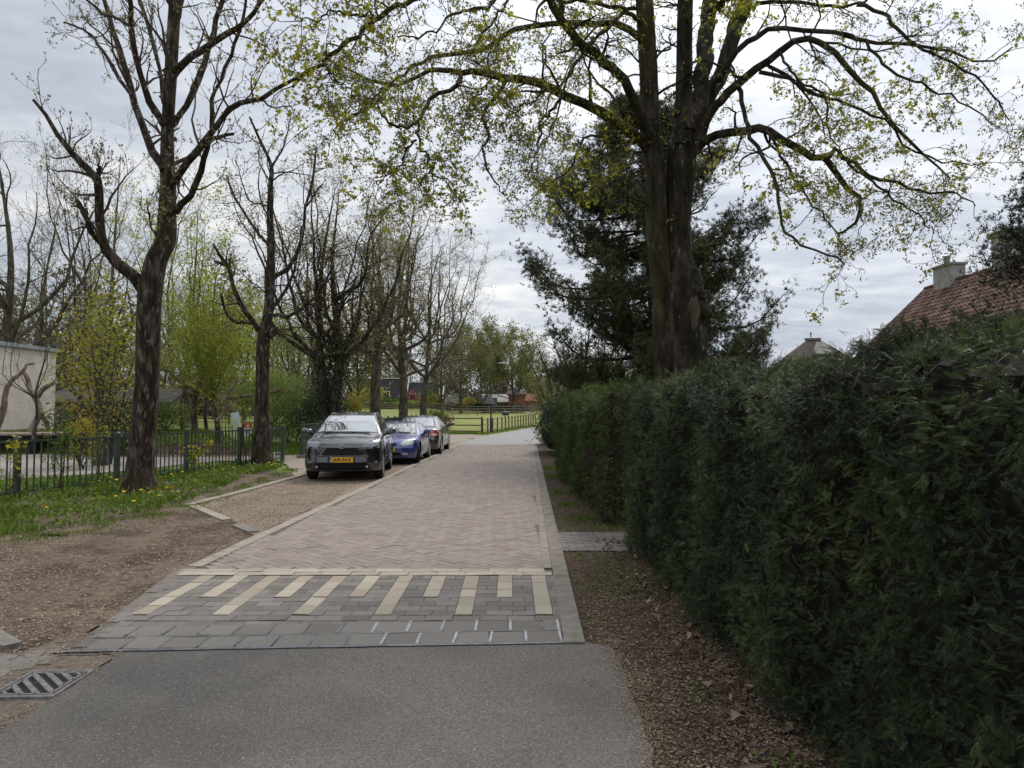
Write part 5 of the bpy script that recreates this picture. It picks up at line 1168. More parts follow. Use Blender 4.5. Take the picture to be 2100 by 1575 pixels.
def litter():
    rng = np.random.default_rng(171); g = Geo()
    def strew(n, x, y, z, size, tm=LEAF4, mat=0, curl=.8):
        p = np.stack([x, y, z + rng.uniform(0.002, .014, len(x))], -1); d = rand_dirs(rng, len(x)); leaves(g, p, size, rng, tm, (0, 0, 0), (0, 0, 3.0), mat=mat, curl=curl)
    n = 60000; y = 2.2 + rng.beta(1.1, 2.3, n) * 17; t = rng.uniform(0, 1, n); x0 = np.where(y < 5.0, np.interp(y, [2.2, 3, 4, 5], [.60, .65, .68, .60]), .42 + .022 * y); x = x0 + t ** .75 * (1.62 - x0)
    k = ~((y > 8.3) & (y < 9.5) & (rng.uniform(0, 1, n) < .85)); x, y, t = x[k], y[k], t[k]
    dark = rng.uniform(0, 1, len(x)) < (.25 + .5 * t)
    strew(0, x[dark], y[dark], 0, .026, LEAF4, 0); strew(0, x[~dark], y[~dark], 0, .014, LEAFN * [1.6, 1], 1)
    m = 420; xx = rng.uniform(1.05, 1.55, m); yy = rng.uniform(2.3, 9, m); strew(0, xx, yy, .005, .05, LEAFM, 0)
    # bark crumbs spilling on the asphalt edge
    m = 5000; py = rng.uniform(2.2, 5.1, m); px_ = np.interp(py, [2.2, 3, 4, 5], [.63, .67, .70, .69]) - rng.normal(0, .05, m) + .02 * np.sin(py * 9); strew(0, px_, py, 0.008, .012, LEAFN * [1.5, 1], 1)
    tag(g.obj('leaf_litter', [M['litter'], M['chips']]), 'dead leaves and bark crumbs strewn below the hedge', 'leaf litter', kind='stuff')
    g = Geo()
    n = 75000; x = rng.uniform(-10.5, -1.9, n); y = 3.0 + rng.beta(1.2, 1.6, n) * 10.5; f = inpoly(dirt_poly)(x, y) & (np.sin(x * 2.2) * np.sin(y * 1.9 + 1) + rng.uniform(-1, 1, n) > -.3)
    ok = f & (x < np.interp(y, [3, 4.8, 7.2, 9.6, 12], [-2.6, -3.1, -3.42, -3.4, -5.2])); x, y = x[ok], y[ok]
    g2 = g; p = np.stack([x, y, rng.uniform(0, .008, len(x))], -1); leaves(g, p, .030, rng, LEAFN * [1.5, 1], (0, 0, 0), (0, 0, 2.0), mat=0, curl=.6)
    m = 2200; yq = rng.uniform(2.6, 4.9, m); xq = np.where(rng.uniform(0, 1, m) < .45, -2.64 + rng.normal(0, .045, m), rng.uniform(-3.3, -2.62, m)); kq = ~((xq > -3.03) & (xq < -2.62) & (yq > 4.02) & (yq < 4.5)) | (rng.uniform(0, 1, m) < .15); xq, yq = xq[kq], yq[kq]; m = len(xq); leaves(g, np.stack([xq, yq, np.full(m, .012)], -1), .016, rng, LEAFN * [1.5, 1], (0, 0, 0), (0, 0, 2.5), curl=.6)
    m = 1600; yq = rng.uniform(4.5, 9.4, m); xq = np.array([float(xl(v)) for v in yq]) + np.abs(rng.normal(0, .10, m)) - .06; leaves(g, np.stack([xq, yq, np.full(m, .020)], -1), .018, rng, LEAFN * [1.5, 1], (0, 0, 0), (0, 0, 2.5), curl=.6)
    # twigs and straws
    m = 1100; i = rng.integers(0, len(x), m); a = rng.uniform(0, 6.28, m); L = rng.uniform(.04, .16, m); q0 = np.stack([x[i], y[i], np.full(m, .008)], -1); q1 = q0 + np.stack([np.cos(a) * L, np.sin(a) * L, rng.uniform(0, .008, m)], -1)
    g.tubes(np.stack([q0, (q0 + q1) / 2 + rng.normal(0, .008, q0.shape) * [1, 1, 0], q1], 1), np.full((m, 3), .0022), 3, 1)
    m = 20000; y = 9.4 + rng.beta(1, 2.2, m) * 23; x = rng.uniform(-5.0, -3.3, m); k = inpoly(bay)(x, y); x, y = x[k], y[k]; leaves(g, np.stack([x, y, np.full(len(x), .006)], -1), .024, rng, LEAF4, (0, 0, 0), (0, 0, 3), curl=.6)
    tag(g.obj('bark_chips', [M['chips'], M['deadwood']]), 'wood chips, straws and twigs scattered over the bare soil', 'wood chips', kind='stuff')
    g = Geo(); m = 90; y = rng.uniform(2.3, 14, m); x = rng.uniform(-2.9, .3, m); leaves(g, np.stack([x, y, np.full(m, .022)], -1), .017, rng, LEAFN * [1.8, 1], (0, 0, 0), (0, 0, 3), curl=.8)
    tag(g.obj('loose_debris', [M['chips']]), 'stray husks and leaf bits lying on the paving', 'debris', kind='stuff')
litter()
def twig_on_ground():
    for i, (a, b, lab, m) in enumerate([((1235, 1300), (1292, 1312), 'thin straight pale stick lying beside the kerb end', 'deadwood'), ((1196, 1394), (1214, 1412), 'short forked brown twig on the asphalt', 'deadwood'), ((85, 1098), (138, 1100), 'dark broken branch lying at the edge of the grass', 'bark_ash')]):
        p = np.array([*G(*a), .012]); q = np.array([*G(*b), .014]); rng = np.random.default_rng(i); g = Geo(); c = catmull([p, (p + q) / 2 + rng.normal(0, .01, 3) * [1, 1, 0], q], 7) - p; r = [.004, .004, .022][i]
        g.tubes(c, np.linspace(r, r * .5, 7), 6, cap=True)
        if i == 1: g.tubes(catmull([c[3], c[3] + [.05, -.02, .01]], 4), np.linspace(.003, .002, 4), 5)
        o = g.obj('fallen_twig', M[m], smooth=True); o.location = p; tag(o, lab, 'twig')
    rng = np.random.default_rng(5)
    for i, (px, py, s, lab) in enumerate([(1057, 1522, .022, 'small white petal-like scrap on the asphalt near the bottom'), (1050, 1474, .018, 'faint pale scrap on the asphalt above the white one')]):
        g = Geo(); x, y = G(px, py); a = np.linspace(0, 2 * np.pi, 9)[:-1]; r = s * rng.uniform(.6, 1.1, 8); g.prism(np.stack([np.cos(a) * r, np.sin(a) * r], -1), 0, .003); o = g.obj('paper_scrap', M['white' if i == 0 else 'cream_block']); o.location = (x, y, .003); tag(o, lab, 'scrap')
twig_on_ground()

M['yellow'] = flat('dandelion_yellow', (.72, .50, .01), .7)
M['stalk'] = flat('stalk_green', (.13, .20, .05), .7)
def dandelions():
    g = Geo(); rng = np.random.default_rng(181)
    root = empty('dandelion', (0, 0, 0), 0, 'yellow dandelion in the grass along the railing', 'flower', 'dandelions in the verge')
    n = 34; a = rng.uniform(0, 6.28, n); d = np.stack([np.cos(a), np.sin(a), rng.uniform(.15, .8, n)], -1); d /= np.linalg.norm(d, axis=1, keepdims=True); u = np.stack([-np.sin(a), np.cos(a), np.zeros(n)], -1)
    L = .024; V = np.stack([np.zeros((n, 3)), d * L * .7 + u * .004, d * L, d * L * .7 - u * .004], 1) + [0, 0, .13]
    g.add(V.reshape(-1, 3), np.arange(n * 4).reshape(n, 4)); g.lathe([(.0, .128), (.012, .132), (.016, .137), (.0, .142)], 8); g.obj('flower_head', M['yellow'], root)
    g = Geo(); g.tubes(catmull([(0.01, 0, 0), (.004, .004, .07), (0, 0, .132)], 5), np.full(5, .003), 5); g.obj('stem', M['stalk'], root)
    px = [(232,993),(240,992),(270,986),(281,988),(205,992),(180,990),(210,998),(277,1000),(192,1001),(200,1024),(240,1030),(226,1032),(86,1043),(84,1051),(318,997),(330,985),(344,981),(352,976),(362,980),(378,979),(378,986),(342,1012),(352,1010),(362,1008),(356,1014),(366,1012),(345,1016),(338,1018),(322,1021),(327,1027),(297,1017),(290,1018),(276,1038),(258,1025),(420,962),(433,964),(438,968),(430,992),(464,962),(480,970),(516,942),(384,1003),(322,1022),(560,960),(568,962),(565,958),(552,957),(405,975),(600,898)]
    for i, (x, y) in enumerate(px):
        o = root if i == 0 else copy_tree(root); q = G(x, y, .12); o.location = (q[0], q[1], rng.uniform(-.02, .03)); s = rng.uniform(1.2, 1.9); o.scale = (s, s, s); o.rotation_euler = (rng.normal(0, .2), rng.normal(0, .2), rng.uniform(0, 6))
dandelions()
def sapling(name, label, px, Y, h, seed, m, n, size, tm, stems=3):
    rng = np.random.default_rng(seed); x = at(px, Y); root = empty(name, (x, Y, 0), 0, label, 'plant'); g = Geo()
    st = np.array([catmull([(rng.normal(0, .05), rng.normal(0, .05), 0), (rng.normal(0, .10), rng.normal(0, .1), h * .5), (rng.normal(0, .16), rng.normal(0, .12), h * rng.uniform(.75, 1))], 8) for _ in range(stems)]); R = np.linspace(.009, .003, 8)[None] * np.ones((stems, 1)); g.tubes(st, R, 4)
    A, B = spawn(st, R, 7, (.25, .98), (.15, .32), (40, 70), rng, K=5, up=.2, wob=.3, rr=.6, rmin=.0025); g.tubes(A, B, 3); g.obj('stems', M['twig'], root)
    g = Geo(); q = along(np.concatenate([A]), n, rng, .2, 1, .02); leaves(g, q, size, rng, tm, (0, 0, .1), (0, 0, 1.5), curl=.3); g.obj('leaves', M[m], root)
sapling('privet_sapling', 'bushy green sapling poking through the railing between the first two posts', 128, 13.9, 1.5, 191, 'leaf_green', 14, .065, LEAFN * [1.7, 1], 6)
sapling('maple_sapling', 'flat-leaved yellow-green maple seedling before the third railing post', 402, 17.3, .95, 192, 'leaf_maple', 3, .09, LEAFM, 4)
sapling('maple_sapling', 'yellow-green seedling at the left edge behind the first post', 28, 12.6, 1.15, 193, 'leaf_maple', 2, .07, LEAFM, 4)
sapling('privet_sapling', 'thin green sapling climbing the railing left of the slimmer ash', 508, 20.2, 1.1, 194, 'leaf_green', 8, .06, LEAFN * [1.7, 1], 4)
sapling('bare_sapling', 'leafless thin sapling tangle behind the railing between the first two posts', 205, 16.2, 1.8, 195, 'leaf_pale', 3, .04, LEAF4, 9)
# ------------------------------------------------------------------ railings and fences
def railing(name, label, pts, h, n_bars=13, post=.10, extra=(), cat='railing', foot=False):
    """pts: post positions (x,y); bars between"""
    root = empty(name, (*pts[0], 0), 0, label, cat); o = np.array([*pts[0], 0])
    def z(p): return gz(p[0], p[1])
    for p in list(pts) + list(extra):
        i = pts.index(p) if p in pts else 0; q = pts[min(i + 1, len(pts) - 1)]; q0 = pts[max(0, min(i, len(pts) - 2))]; a = math.atan2(q[1] - q0[1], q[0] - q0[0]) if q != q0 else 0
        g = Geo(); g.bbox((p[0] - o[0], p[1] - o[1], z(p) + (h + .06) / 2 - .05), (post, post, h + .06 + .1), .008, a); g.box((p[0] - o[0], p[1] - o[1], z(p) + h + .018), (post + .012, post + .012, .012), a)
        g.obj('post', M['fence_green'], root)
        if foot and p == pts[0]: Geo().box((0, 0, .03), (.3, .3, .14)).obj('footing', M['concrete'], root)
    for a, b in zip(pts[:-1], pts[1:]):
        a3 = np.array([*a, z(a)]) - o; b3 = np.array([*b, z(b)]) - o; d = (b3 - a3) / np.linalg.norm(b3 - a3); A = a3 + d * post / 2; B = b3 - d * post / 2
        g = Geo(); g.bar(A + [0, 0, h - .035], B + [0, 0, h - .035], .045, .035); g.bar(A + [0, 0, .10], B + [0, 0, .10], .04, .03)
        k = max(2, int(round(np.linalg.norm(B - A) / .152)))
        for i in range(1, k): q = A + (B - A) * i / k; g.bar(q + [0, 0, .115], q + [0, 0, h - .053], .022, .022)
        g.obj('bars', M['fence_green'], root)
F1 = [(-9.72, 10.85), (-9.17, 13.2), (-8.60, 15.5), (-8.14, 17.8), (-7.70, 20.1), (-7.22, 22.4)]
railing('green_railing', 'long dark green metal railing along the left verge', F1[:5] + [(-7.38, 21.65), F1[5]], 1.07)
railing('green_railing', 'short green railing across the court behind the slimmer ash, with a small sign', [(-12.5, 30.2), (-11.45, 30.3), (-10.3, 30.4)], 1.07)
railing('green_railing', 'green railing starting at the path and running behind the parked cars', [(-7.04, 23.9), (-7.08, 26.3), (-7.1, 28.7), (-7.1, 31.1), (-7.1, 33.5), (-7.1, 35.9), (-7.1, 38.3), (-7.1, 40.7), (-7.1, 43.1), (-7.1, 45.5), (-7.1, 47.9), (-7.1, 50.3), (-7.1, 52.7)], 1.15, foot=True)
def small_sign():
    x, y = at(507, 30.05), 30.18; root = empty('fence_sign', (x, y, .78 + gz(x, 30.3)), 0, 'small orange and white notice fixed to the short green railing', 'sign')
    Geo().box((0, 0, .16), (.34, .012, .22)).obj('orange_panel', flat('sign_orange', (.62, .13, .02), .5), root); Geo().box((0, 0, -.12), (.34, .012, .34)).obj('white_panel', M['white'], root)
    g = Geo(); g.lathe([(0.0, 0), (.035, 0)], 16, (0, -.008, .20), 'y'); g.prism([(-.05, -.0072), (.05, -.0072), (.05, -.0062), (-.05, -.0062)], .08, .16); g.obj('pictogram', M['white'], root)
    g = Geo()
    for k in range(5): g.box((0, -.0075, -.02 - .045 * k), (.22 - .03 * (k % 2), .002, .012))
    g.obj('text_lines', flat('sign_ink', (.12, .12, .12), .6), root)
small_sign()
def rail_fence(name, label, pts, h, rails, m='wood_brown', mr=None, pw=.11, sp=None, cat='fence', rh=.09, zoff=0, group=None):
    P_ = []
    for a, b in zip(pts[:-1], pts[1:]):
        a = np.array(a, float); b = np.array(b, float); n = max(1, int(round(np.linalg.norm(b - a) / (sp or 2.5)))); P_ += [a + (b - a) * k / n for k in range(n)]
    P_.append(np.array(pts[-1], float)); root = empty(name, (*P_[0], 0), 0, label, cat, group); o = np.array([*P_[0], 0])
    for p in P_:
        Geo().box((p[0] - o[0], p[1] - o[1], gz(*p) + zoff + h / 2), (pw, pw, h + .1)).obj('post', M[m], root)
    g = Geo()
    for a, b in zip(P_[:-1], P_[1:]):
        for r in rails:
            g.bar(np.array([*a, gz(*a) + zoff + r]) - o, np.array([*b, gz(*b) + zoff + r]) - o, .045, rh)
    g.obj('rails', M[mr or m], root); return root
rail_fence('paddock_fence', 'dark brown three-rail fence crossing behind the sedan', [(-7.0, 49.4), (-2.05, 48.2)], 1.05, (.12, .52, .98), 'wood_brown', sp=2.4, rh=.07)
rail_fence('paddock_fence', 'close-posted fence with pale rails following the bend of the lane', [(-2.0, 48.25), (-.75, 53), (.5, 59), (2.2, 67), (5.5, 75.5)], .95, (.18, .55, .88), 'wood_brown', 'wood_pale', sp=1.25, rh=.06, pw=.10)
rail_fence('wire_fence', 'thin grey wire fence across the middle of the pasture', [(-42, 100), (-5, 104), (34, 108)], 1.15, (.35, .75, 1.1), 'wood_rail', 'wood_rail', sp=3.8, rh=.04, pw=.09)
rail_fence('paddock_fence', 'brown rail fence along the far edge of the pasture', [(-50, 140), (-2, 138), (32, 142)], 1.35, (.45, .95, 1.45), 'wood_rail', 'wood_rail', sp=3.6, rh=.17)
rail_fence('paddock_fence', 'second brown rail fence in front of the far gardens', [(-36, 129), (-4, 128), (30, 131)], 1.2, (.35, .8, 1.25), 'wood_rail', 'wood_rail', sp=4.2, rh=.12)
rail_fence('paddock_fence', 'white rail fence seen between the big ash and the golden shrub', [(at(60, 75), 75), (at(350, 75), 75)], 1.25, (.4, .8, 1.2), 'wood_pale', 'wood_pale', sp=3, rh=.10)
rail_fence('paddock_fence', 'low brown rail fence at the pollard willows', [(at(230, 46), 46), (at(470, 44), 44)], 1.1, (.35, .95), 'wood_brown', sp=2.6, rh=.08)
def plank_gate():
    x0, x1, Y = at(112, 31.5), at(178, 31.5), 31.5; root = empty('plank_fence', (x0, Y, .7), 0, 'weathered grey plank fence beside the white wall corner', 'fence'); g = Geo(); n = 12; w = (x1 - x0) / n
    for k in range(n): g.box((w * (k + .5), 0, .5), (w * .86, .025, 1.0 + .02 * (k % 3)))
    g.obj('planks', M['wood_grey'], root); g = Geo(); g.bar((0, -.03, .12), (x1 - x0, -.03, .92), .03, .07); g.bar((0, -.031, .92), (x1 - x0, -.031, .92), .03, .06); g.obj('brace', M['wood_grey'], root)
plank_gate()

# ------------------------------------------------------------------ lamps and the sign back
def lamp_post(x, y, H, label, head=True, m='pole_black', r=.055):
    root = empty('street_lamp', (x, y, gz(x, y)), 0, label, 'street lamp'); g = Geo(); g.lathe([(r * 1.55, 0), (r * 1.55, .9), (r * 1.05, 1.0), (r, 1.05), (r * .75, H - .55)], 14)
    if head:
        c = catmull([(0, 0, H - .56), (.0, 0, H - .35), (.10, 0, H - .16), (.32, 0, H - .05), (.58, 0, H)], 14); g.tubes(c, np.full(14, r * .62), 10)
        g.obj('pole', M[m], root, smooth=True); g = Geo(); t = np.linspace(0, 1, 12); prof = np.stack([.085 * np.sin(np.pi * (t * .86 + .10)) ** .6, t * .78 + .50], -1); g.lathe(prof, 14, (0, 0, 0), 'x'); V = g.V[0]; V[:, 2] *= .55; V[:, 2] += H + .01; V[:, 0] += 0
        g.obj('lamp_head', M['lamp_head'], root, smooth=True)
    else:
        g.lathe([(r * .74, H - .56), (r * .7, H), (0, H + .02)], 14); g.obj('pole', M[m], root, smooth=True); g = Geo(); g.lathe([(r * 1.2, .55), (r * 1.62, .56), (r * 1.62, .8), (r * 1.2, .82)], 14); g.obj('door_band', M['steel'], root)
lamp_post(at(1007, 50), 50, 4.85, 'black lamp post with a grey head curving to the right beside the pale-railed fence')
lamp_post(at(700, 29.6), 29.6, 4.4, 'plain galvanised lamp column in front of the ivy-wrapped ash', False, 'steel', .085)
def sign_back():
    x, y = at(1005, 50), 49.86; root = empty('warning_sign', (x - .02, y, 2.02), 0, 'grey back of a triangular road sign strapped to the black lamp post', 'sign'); s = .36
    g = Geo(); tri = [(-s, 0), (s, 0), (.04, s * 1.75), (-.04, s * 1.75)]; v = [(a, -.012, b) for a, b in tri] + [(a, .012, b) for a, b in tri]
    g.add(v, [[0, 1, 2, 3], [7, 6, 5, 4], [0, 4, 5, 1], [1, 5, 6, 2], [2, 6, 7, 3], [3, 7, 4, 0]]); g.obj('plate', M['steel'], root); g = Geo(); g.box((.03, -.02, .14), (.4, .012, .03)); g.box((.03, -.02, .34), (.2, .012, .03)); g.obj('bracket', M['pole_black'], root)
sign_back()
def flagpole():
    Y = 138; x = at(901, Y); root = empty('flagpole', (x, Y, gz(x, Y)), 0, 'white flagpole with a limp yellow and purple flag before the black house', 'flagpole'); g = Geo(); g.lathe([(.08, 0), (.05, 6.2), (0, 6.25)], 8); g.obj('pole', M['white'], root)
    for k, (c, z0) in enumerate(((( .5, .32, .04), 4.9), ((.09, .03, .12), 4.2))):
        g = Geo(); xs = np.linspace(0, -1.1, 8); V = [(a, .12 * math.sin(a * 6), z0 + b * .62 + a * .45) for b in (0, 1) for a in xs]; g.add(V, [[i, i + 1, i + 9, i + 8] for i in range(7)]); g.obj('flag', flat('flag_' + 'ab'[k], c, .8), root)
flagpole()
def feeder():
    Y = 92; x = at(1037, Y); root = empty('water_cart', (x, Y, gz(x, Y)), 0, 'small dark green water cart standing on the pasture', 'cart'); g = Geo(); g.lathe([(0, -.42), (.24, -.42), (.28, -.3), (.28, .3), (.24, .42), (0, .42)], 14, (0, 0, .62), 'x'); g.obj('tank', flat('tank', (.03, .05, .045), .5), root, smooth=True)
    for s in (-1, 1): g = Geo(); g.lathe([(0.05, -.04), (.2, -.05), (.22, 0), (.2, .05), (.05, .04)], 14, (.22 * s + .1, 0, .2), 'x'); g.obj('wheel', M['pole_black'], root, smooth=True)
    g = Geo(); g.box((0, 0, .36), (.7, .5, .05)); g.bar((-.3, 0, .36), (-.75, 0, .2), .04, .04); g.obj('frame', M['steel'], root)
feeder()

# ------------------------------------------------------------------ buildings
M['white_brick'] = noisy('white_brick', [(0.25, (.62, .56, .51)), (0.5, (.70, .64, .59)), (0.75, (.76, .70, .65))], 2.2, 6, 0.85, 0.0, patch=[(0.7, .55, .2, (.36, .34, .33), .5)])
M['dark_wood'] = noisy('dark_wood', [(0.3, (.014, .015, .018)), (0.7, (.032, .034, .038))], 2, 4, 0.8, stretch=(4, 4, .2))
M['glass_far'] = flat('window_glass', (.05, .06, .07), .12)
M['tile_dark'] = noisy('tile_dark', [(0.3, (.055, .05, .05)), (0.7, (.10, .09, .085))], 3, 6, 0.9)
M['tile_red'] = noisy('roof_tile_red', [(0.25, (.075, .036, .027)), (0.5, (.125, .062, .047)), (0.75, (.185, .105, .082))], 5, 8, 0.8, 0.2, 40, use_var=0.6, patch=[(1.2, .56, .15, (.10, .075, .06), .5)])
M['thatch'] = noisy('thatch', [(0.25, (.085, .068, .055)), (0.7, (.16, .132, .11))], 5, 9, 0.95, 0.6, 20, stretch=(3, 3, .6))
M['ridge'] = noisy('thatch_ridge', [(0.25, (.14, .135, .12)), (0.7, (.21, .20, .18))], 4, 6, 0.9)
M['brick_red'] = noisy('brick_red', [(0.3, (.16, .065, .045)), (0.7, (.27, .12, .085))], 3, 6, 0.9)
M['roof_metal'] = flat('roof_metal', (.27, .255, .26), .7)
def brick_mat(m, sx=4.76, sz=15.4):
    nt = m.node_tree; b = nt.nodes['Principled BSDF']; tc = nt.nodes.new('ShaderNodeTexCoord'); sp = nt.nodes.new('ShaderNodeSeparateXYZ'); cm = nt.nodes.new('ShaderNodeCombineXYZ'); ad = nt.nodes.new('ShaderNodeMath'); ad.operation = 'ADD'
    nt.links.new(tc.outputs['Object'], sp.inputs[0]); nt.links.new(sp.outputs[0], ad.inputs[0]); nt.links.new(sp.outputs[1], ad.inputs[1]); nt.links.new(ad.outputs[0], cm.inputs[0]); nt.links.new(sp.outputs[2], cm.inputs[1])
    br = nt.nodes.new('ShaderNodeTexBrick'); br.inputs['Scale'].default_value = 1; br.inputs['Brick Width'].default_value = .21; br.inputs['Row Height'].default_value = .065; br.inputs['Mortar Size'].default_value = .008
    br.inputs['Color1'].default_value = (1, 1, 1, 1); br.inputs['Color2'].default_value = (.9, .9, .9, 1); br.inputs['Mortar'].default_value = (.68, .66, .64, 1); nt.links.new(cm.outputs[0], br.inputs[0])
    mx = nt.nodes.new('ShaderNodeMix'); mx.data_type = 'RGBA'; mx.blend_type = 'MULTIPLY'; mx.inputs[0].default_value = 1; l = b.inputs['Base Color'].links[0].from_socket; nt.links.new(l, mx.inputs[6]); nt.links.new(br.outputs[0], mx.inputs[7]); nt.links.new(mx.outputs[2], b.inputs['Base Color'])
    bp = nt.nodes.new('ShaderNodeBump'); bp.inputs['Strength'].default_value = .5; bp.inputs['Distance'].default_value = .01; nt.links.new(br.outputs[1], bp.inputs['Height']); bp.invert = True; nt.links.new(bp.outputs[0], b.inputs['Normal'])
brick_mat(M['white_brick'])
def white_building():
    root = empty('white_building', (-25, 26, .0), 0, 'flat-roofed white painted brick building behind the court', 'building'); Geo().bbox((-.1, 0, 2.2), (8.9, 12.2, 4.0), .01).obj('wall', M['white_brick'], root)
    g = Geo(); g.box((-.1, 0, 4.28), (9.1, 12.4, .16)); g.obj('roof_edge', noisy('roof_edge', [(.3, (.24, .27, .28)), (.7, (.32, .35, .36))], 4, 4, .6), root); Geo().box((-.1, 0, 4.37), (8.7, 12, .04)).obj('roof', M['tile_dark'], root)
white_building()
def window(parent, x, y, z, w, h, n=(0, -1), fr=.13):
    root = Geo(); nx, ny = n; tx, ty = -ny, nx
    def bx(g, u, v, dw, dh, dep, off): g.box((x + tx * u + nx * off, y + ty * u + ny * off, z + v), (abs(tx) * dw + abs(nx) * dep, abs(ty) * dw + abs(ny) * dep, dh))
    g = Geo(); 
    for u, v, dw, dh in ((0, h / 2 - fr / 2, w, fr), (0, -h / 2 + fr / 2, w, fr), (-w / 2 + fr / 2, 0, fr, h - 2 * fr), (w / 2 - fr / 2, 0, fr, h - 2 * fr)): bx(g, u, v, dw, dh, .12, .05)
    f = g.obj('window', M['white'], parent); g = Geo(); bx(g, 0, 0, w - 2 * fr, h - 2 * fr, .04, .03); g.obj('pane', M['glass_far'], f)
def gable_house(name, label, x, y, w, d, ez, rz_, wall, roofm, trim=True, wins=(), ridge='x', cat='house', over=.3, ang=0):
    z = gz(x, y) - .1; root = empty(name, (x, y, z), ang, label, cat); w2, d2 = w / 2, d / 2; Geo().box((0, 0, ez / 2), (w, d, ez)).obj('wall', M[wall], root)
    g = Geo(); o = over
    if ridge == 'x': r0, r1 = (-w2 - o, 0, rz_), (w2 + o, 0, rz_); e = [(-w2 - o, -d2 - o, ez - .2), (w2 + o, -d2 - o, ez - .2), (w2 + o, d2 + o, ez - .2), (-w2 - o, d2 + o, ez - .2)]; gab = [[(-w2, -d2, ez), (-w2, d2, ez), (-w2, 0, rz_ - .15)], [(w2, d2, ez), (w2, -d2, ez), (w2, 0, rz_ - .15)]]; sl = [(e[0], e[1], r1, r0), (e[2], e[3], r0, r1)]
    else: r0, r1 = (0, -d2 - o, rz_), (0, d2 + o, rz_); e = [(-w2 - o, -d2 - o, ez - .2), (w2 + o, -d2 - o, ez - .2), (w2 + o, d2 + o, ez - .2), (-w2 - o, d2 + o, ez - .2)]; gab = [[(-w2, -d2, ez), (w2, -d2, ez), (0, -d2, rz_ - .15)], [(w2, d2, ez), (-w2, d2, ez), (0, d2, rz_ - .15)]]; sl = [(e[1], e[2], r1, r0), (e[3], e[0], r0, r1)]
    for s in sl:
        a = np.array(s, float); g.add(np.vstack([a, a - [0, 0, .16]]), [[0, 1, 2, 3], [7, 6, 5, 4], [0, 4, 5, 1], [1, 5, 6, 2], [2, 6, 7, 3], [3, 7, 4, 0]])
    g.obj('roof', M[roofm], root); g = Geo()
    for t in gab: g.poly(t)
    g.obj('gable', M[wall], root)
    if trim:
        g = Geo(); g.bar(np.array(r0) + [0, 0, .05], np.array(r1) + [0, 0, .05], .25, .15)
        for a, b in ((e[0], r0), (e[3], r0), (e[1], r0 if ridge != 'x' else r1), (e[2], r1)): g.bar(np.array(a) + [0, 0, .02], np.array(b) + [0, 0, .02], .2, .3)
        g.bar(np.array(e[0]) + [0, -.06, 0], np.array(e[1]) + [0, -.06, 0], .12, .22); g.obj('trim', M['white'], root)
    for (wx, wy, wz, ww, wh, n) in wins: window(root, wx, wy, wz, ww, wh, n)
    return root
Y = 150
gable_house('farmhouse', 'black timber house with two white-framed windows facing the pasture', at(862, Y) , Y, 9.5, 8, 1.3, 5.6, 'dark_wood', 'dark_wood', wins=[(-1.2, -3.35, 2.5, 1.5, 1.5, (0, -1)), (.9, -3.35, 2.5, 1.5, 1.5, (0, -1)), (-3.4, -3.35, 2.3, 1.2, 1.2, (0, -1))])
gable_house('farmhouse', 'black timber house with one white-framed window behind the bare ash', at(775, Y), Y, 12.5, 8, 1.6, 6.4, 'dark_wood', 'dark_wood', wins=[(2.3, -3.2, 2.9, 1.6, 1.6, (0, -1)), (-2.4, -3.2, 2.9, 1.6, 1.6, (0, -1))])
gable_house('farmhouse', 'low black house with a white gutter seen between the green trees', at(635, 130), 130, 14, 8, 2.4, 6.0, 'dark_wood', 'tile_dark', wins=[(1.0, -4.0, 3.3, 1.5, 1.5, (0, -1)), (-3.0, -4.0, 3.3, 1.5, 1.5, (0, -1))])
gable_house('barn', 'low red brick barn with a pale metal roof beyond the bend', at(1033, 158), 158, 9.0, 6, 2.3, 3.9, 'brick_red', 'roof_metal', False)
gable_house('barn', 'purple-brown shed right of the red barn', at(1060, 152), 152, 3.6, 5, 3.9, 4.6, 'brick_red', 'tile_dark', False)
gable_house('barn', 'small red brick outbuilding at the end of the barns', at(1082, 165), 165, 4.5, 5, 2.6, 4.0, 'brick_red', 'brick_red', False)
gable_house('stable', 'long low stable with a dark roof behind the golden shrub', at(225, 62), 62, 13, 5, 1.7, 2.7, 'wood_grey', 'tile_dark', False)
gable_house('stable', 'dark stable roof behind the pollard willows', at(385, 85), 85, 10, 6, 2.2, 3.6, 'wood_brown', 'tile_dark', False)
gable_house('garden_hut', 'tiny dark pitched hut beside the flat-topped golden bush', at(1003, 140), 140, 2.6, 2.6, 1.6, 3.0, 'dark_wood', 'tile_dark', False)

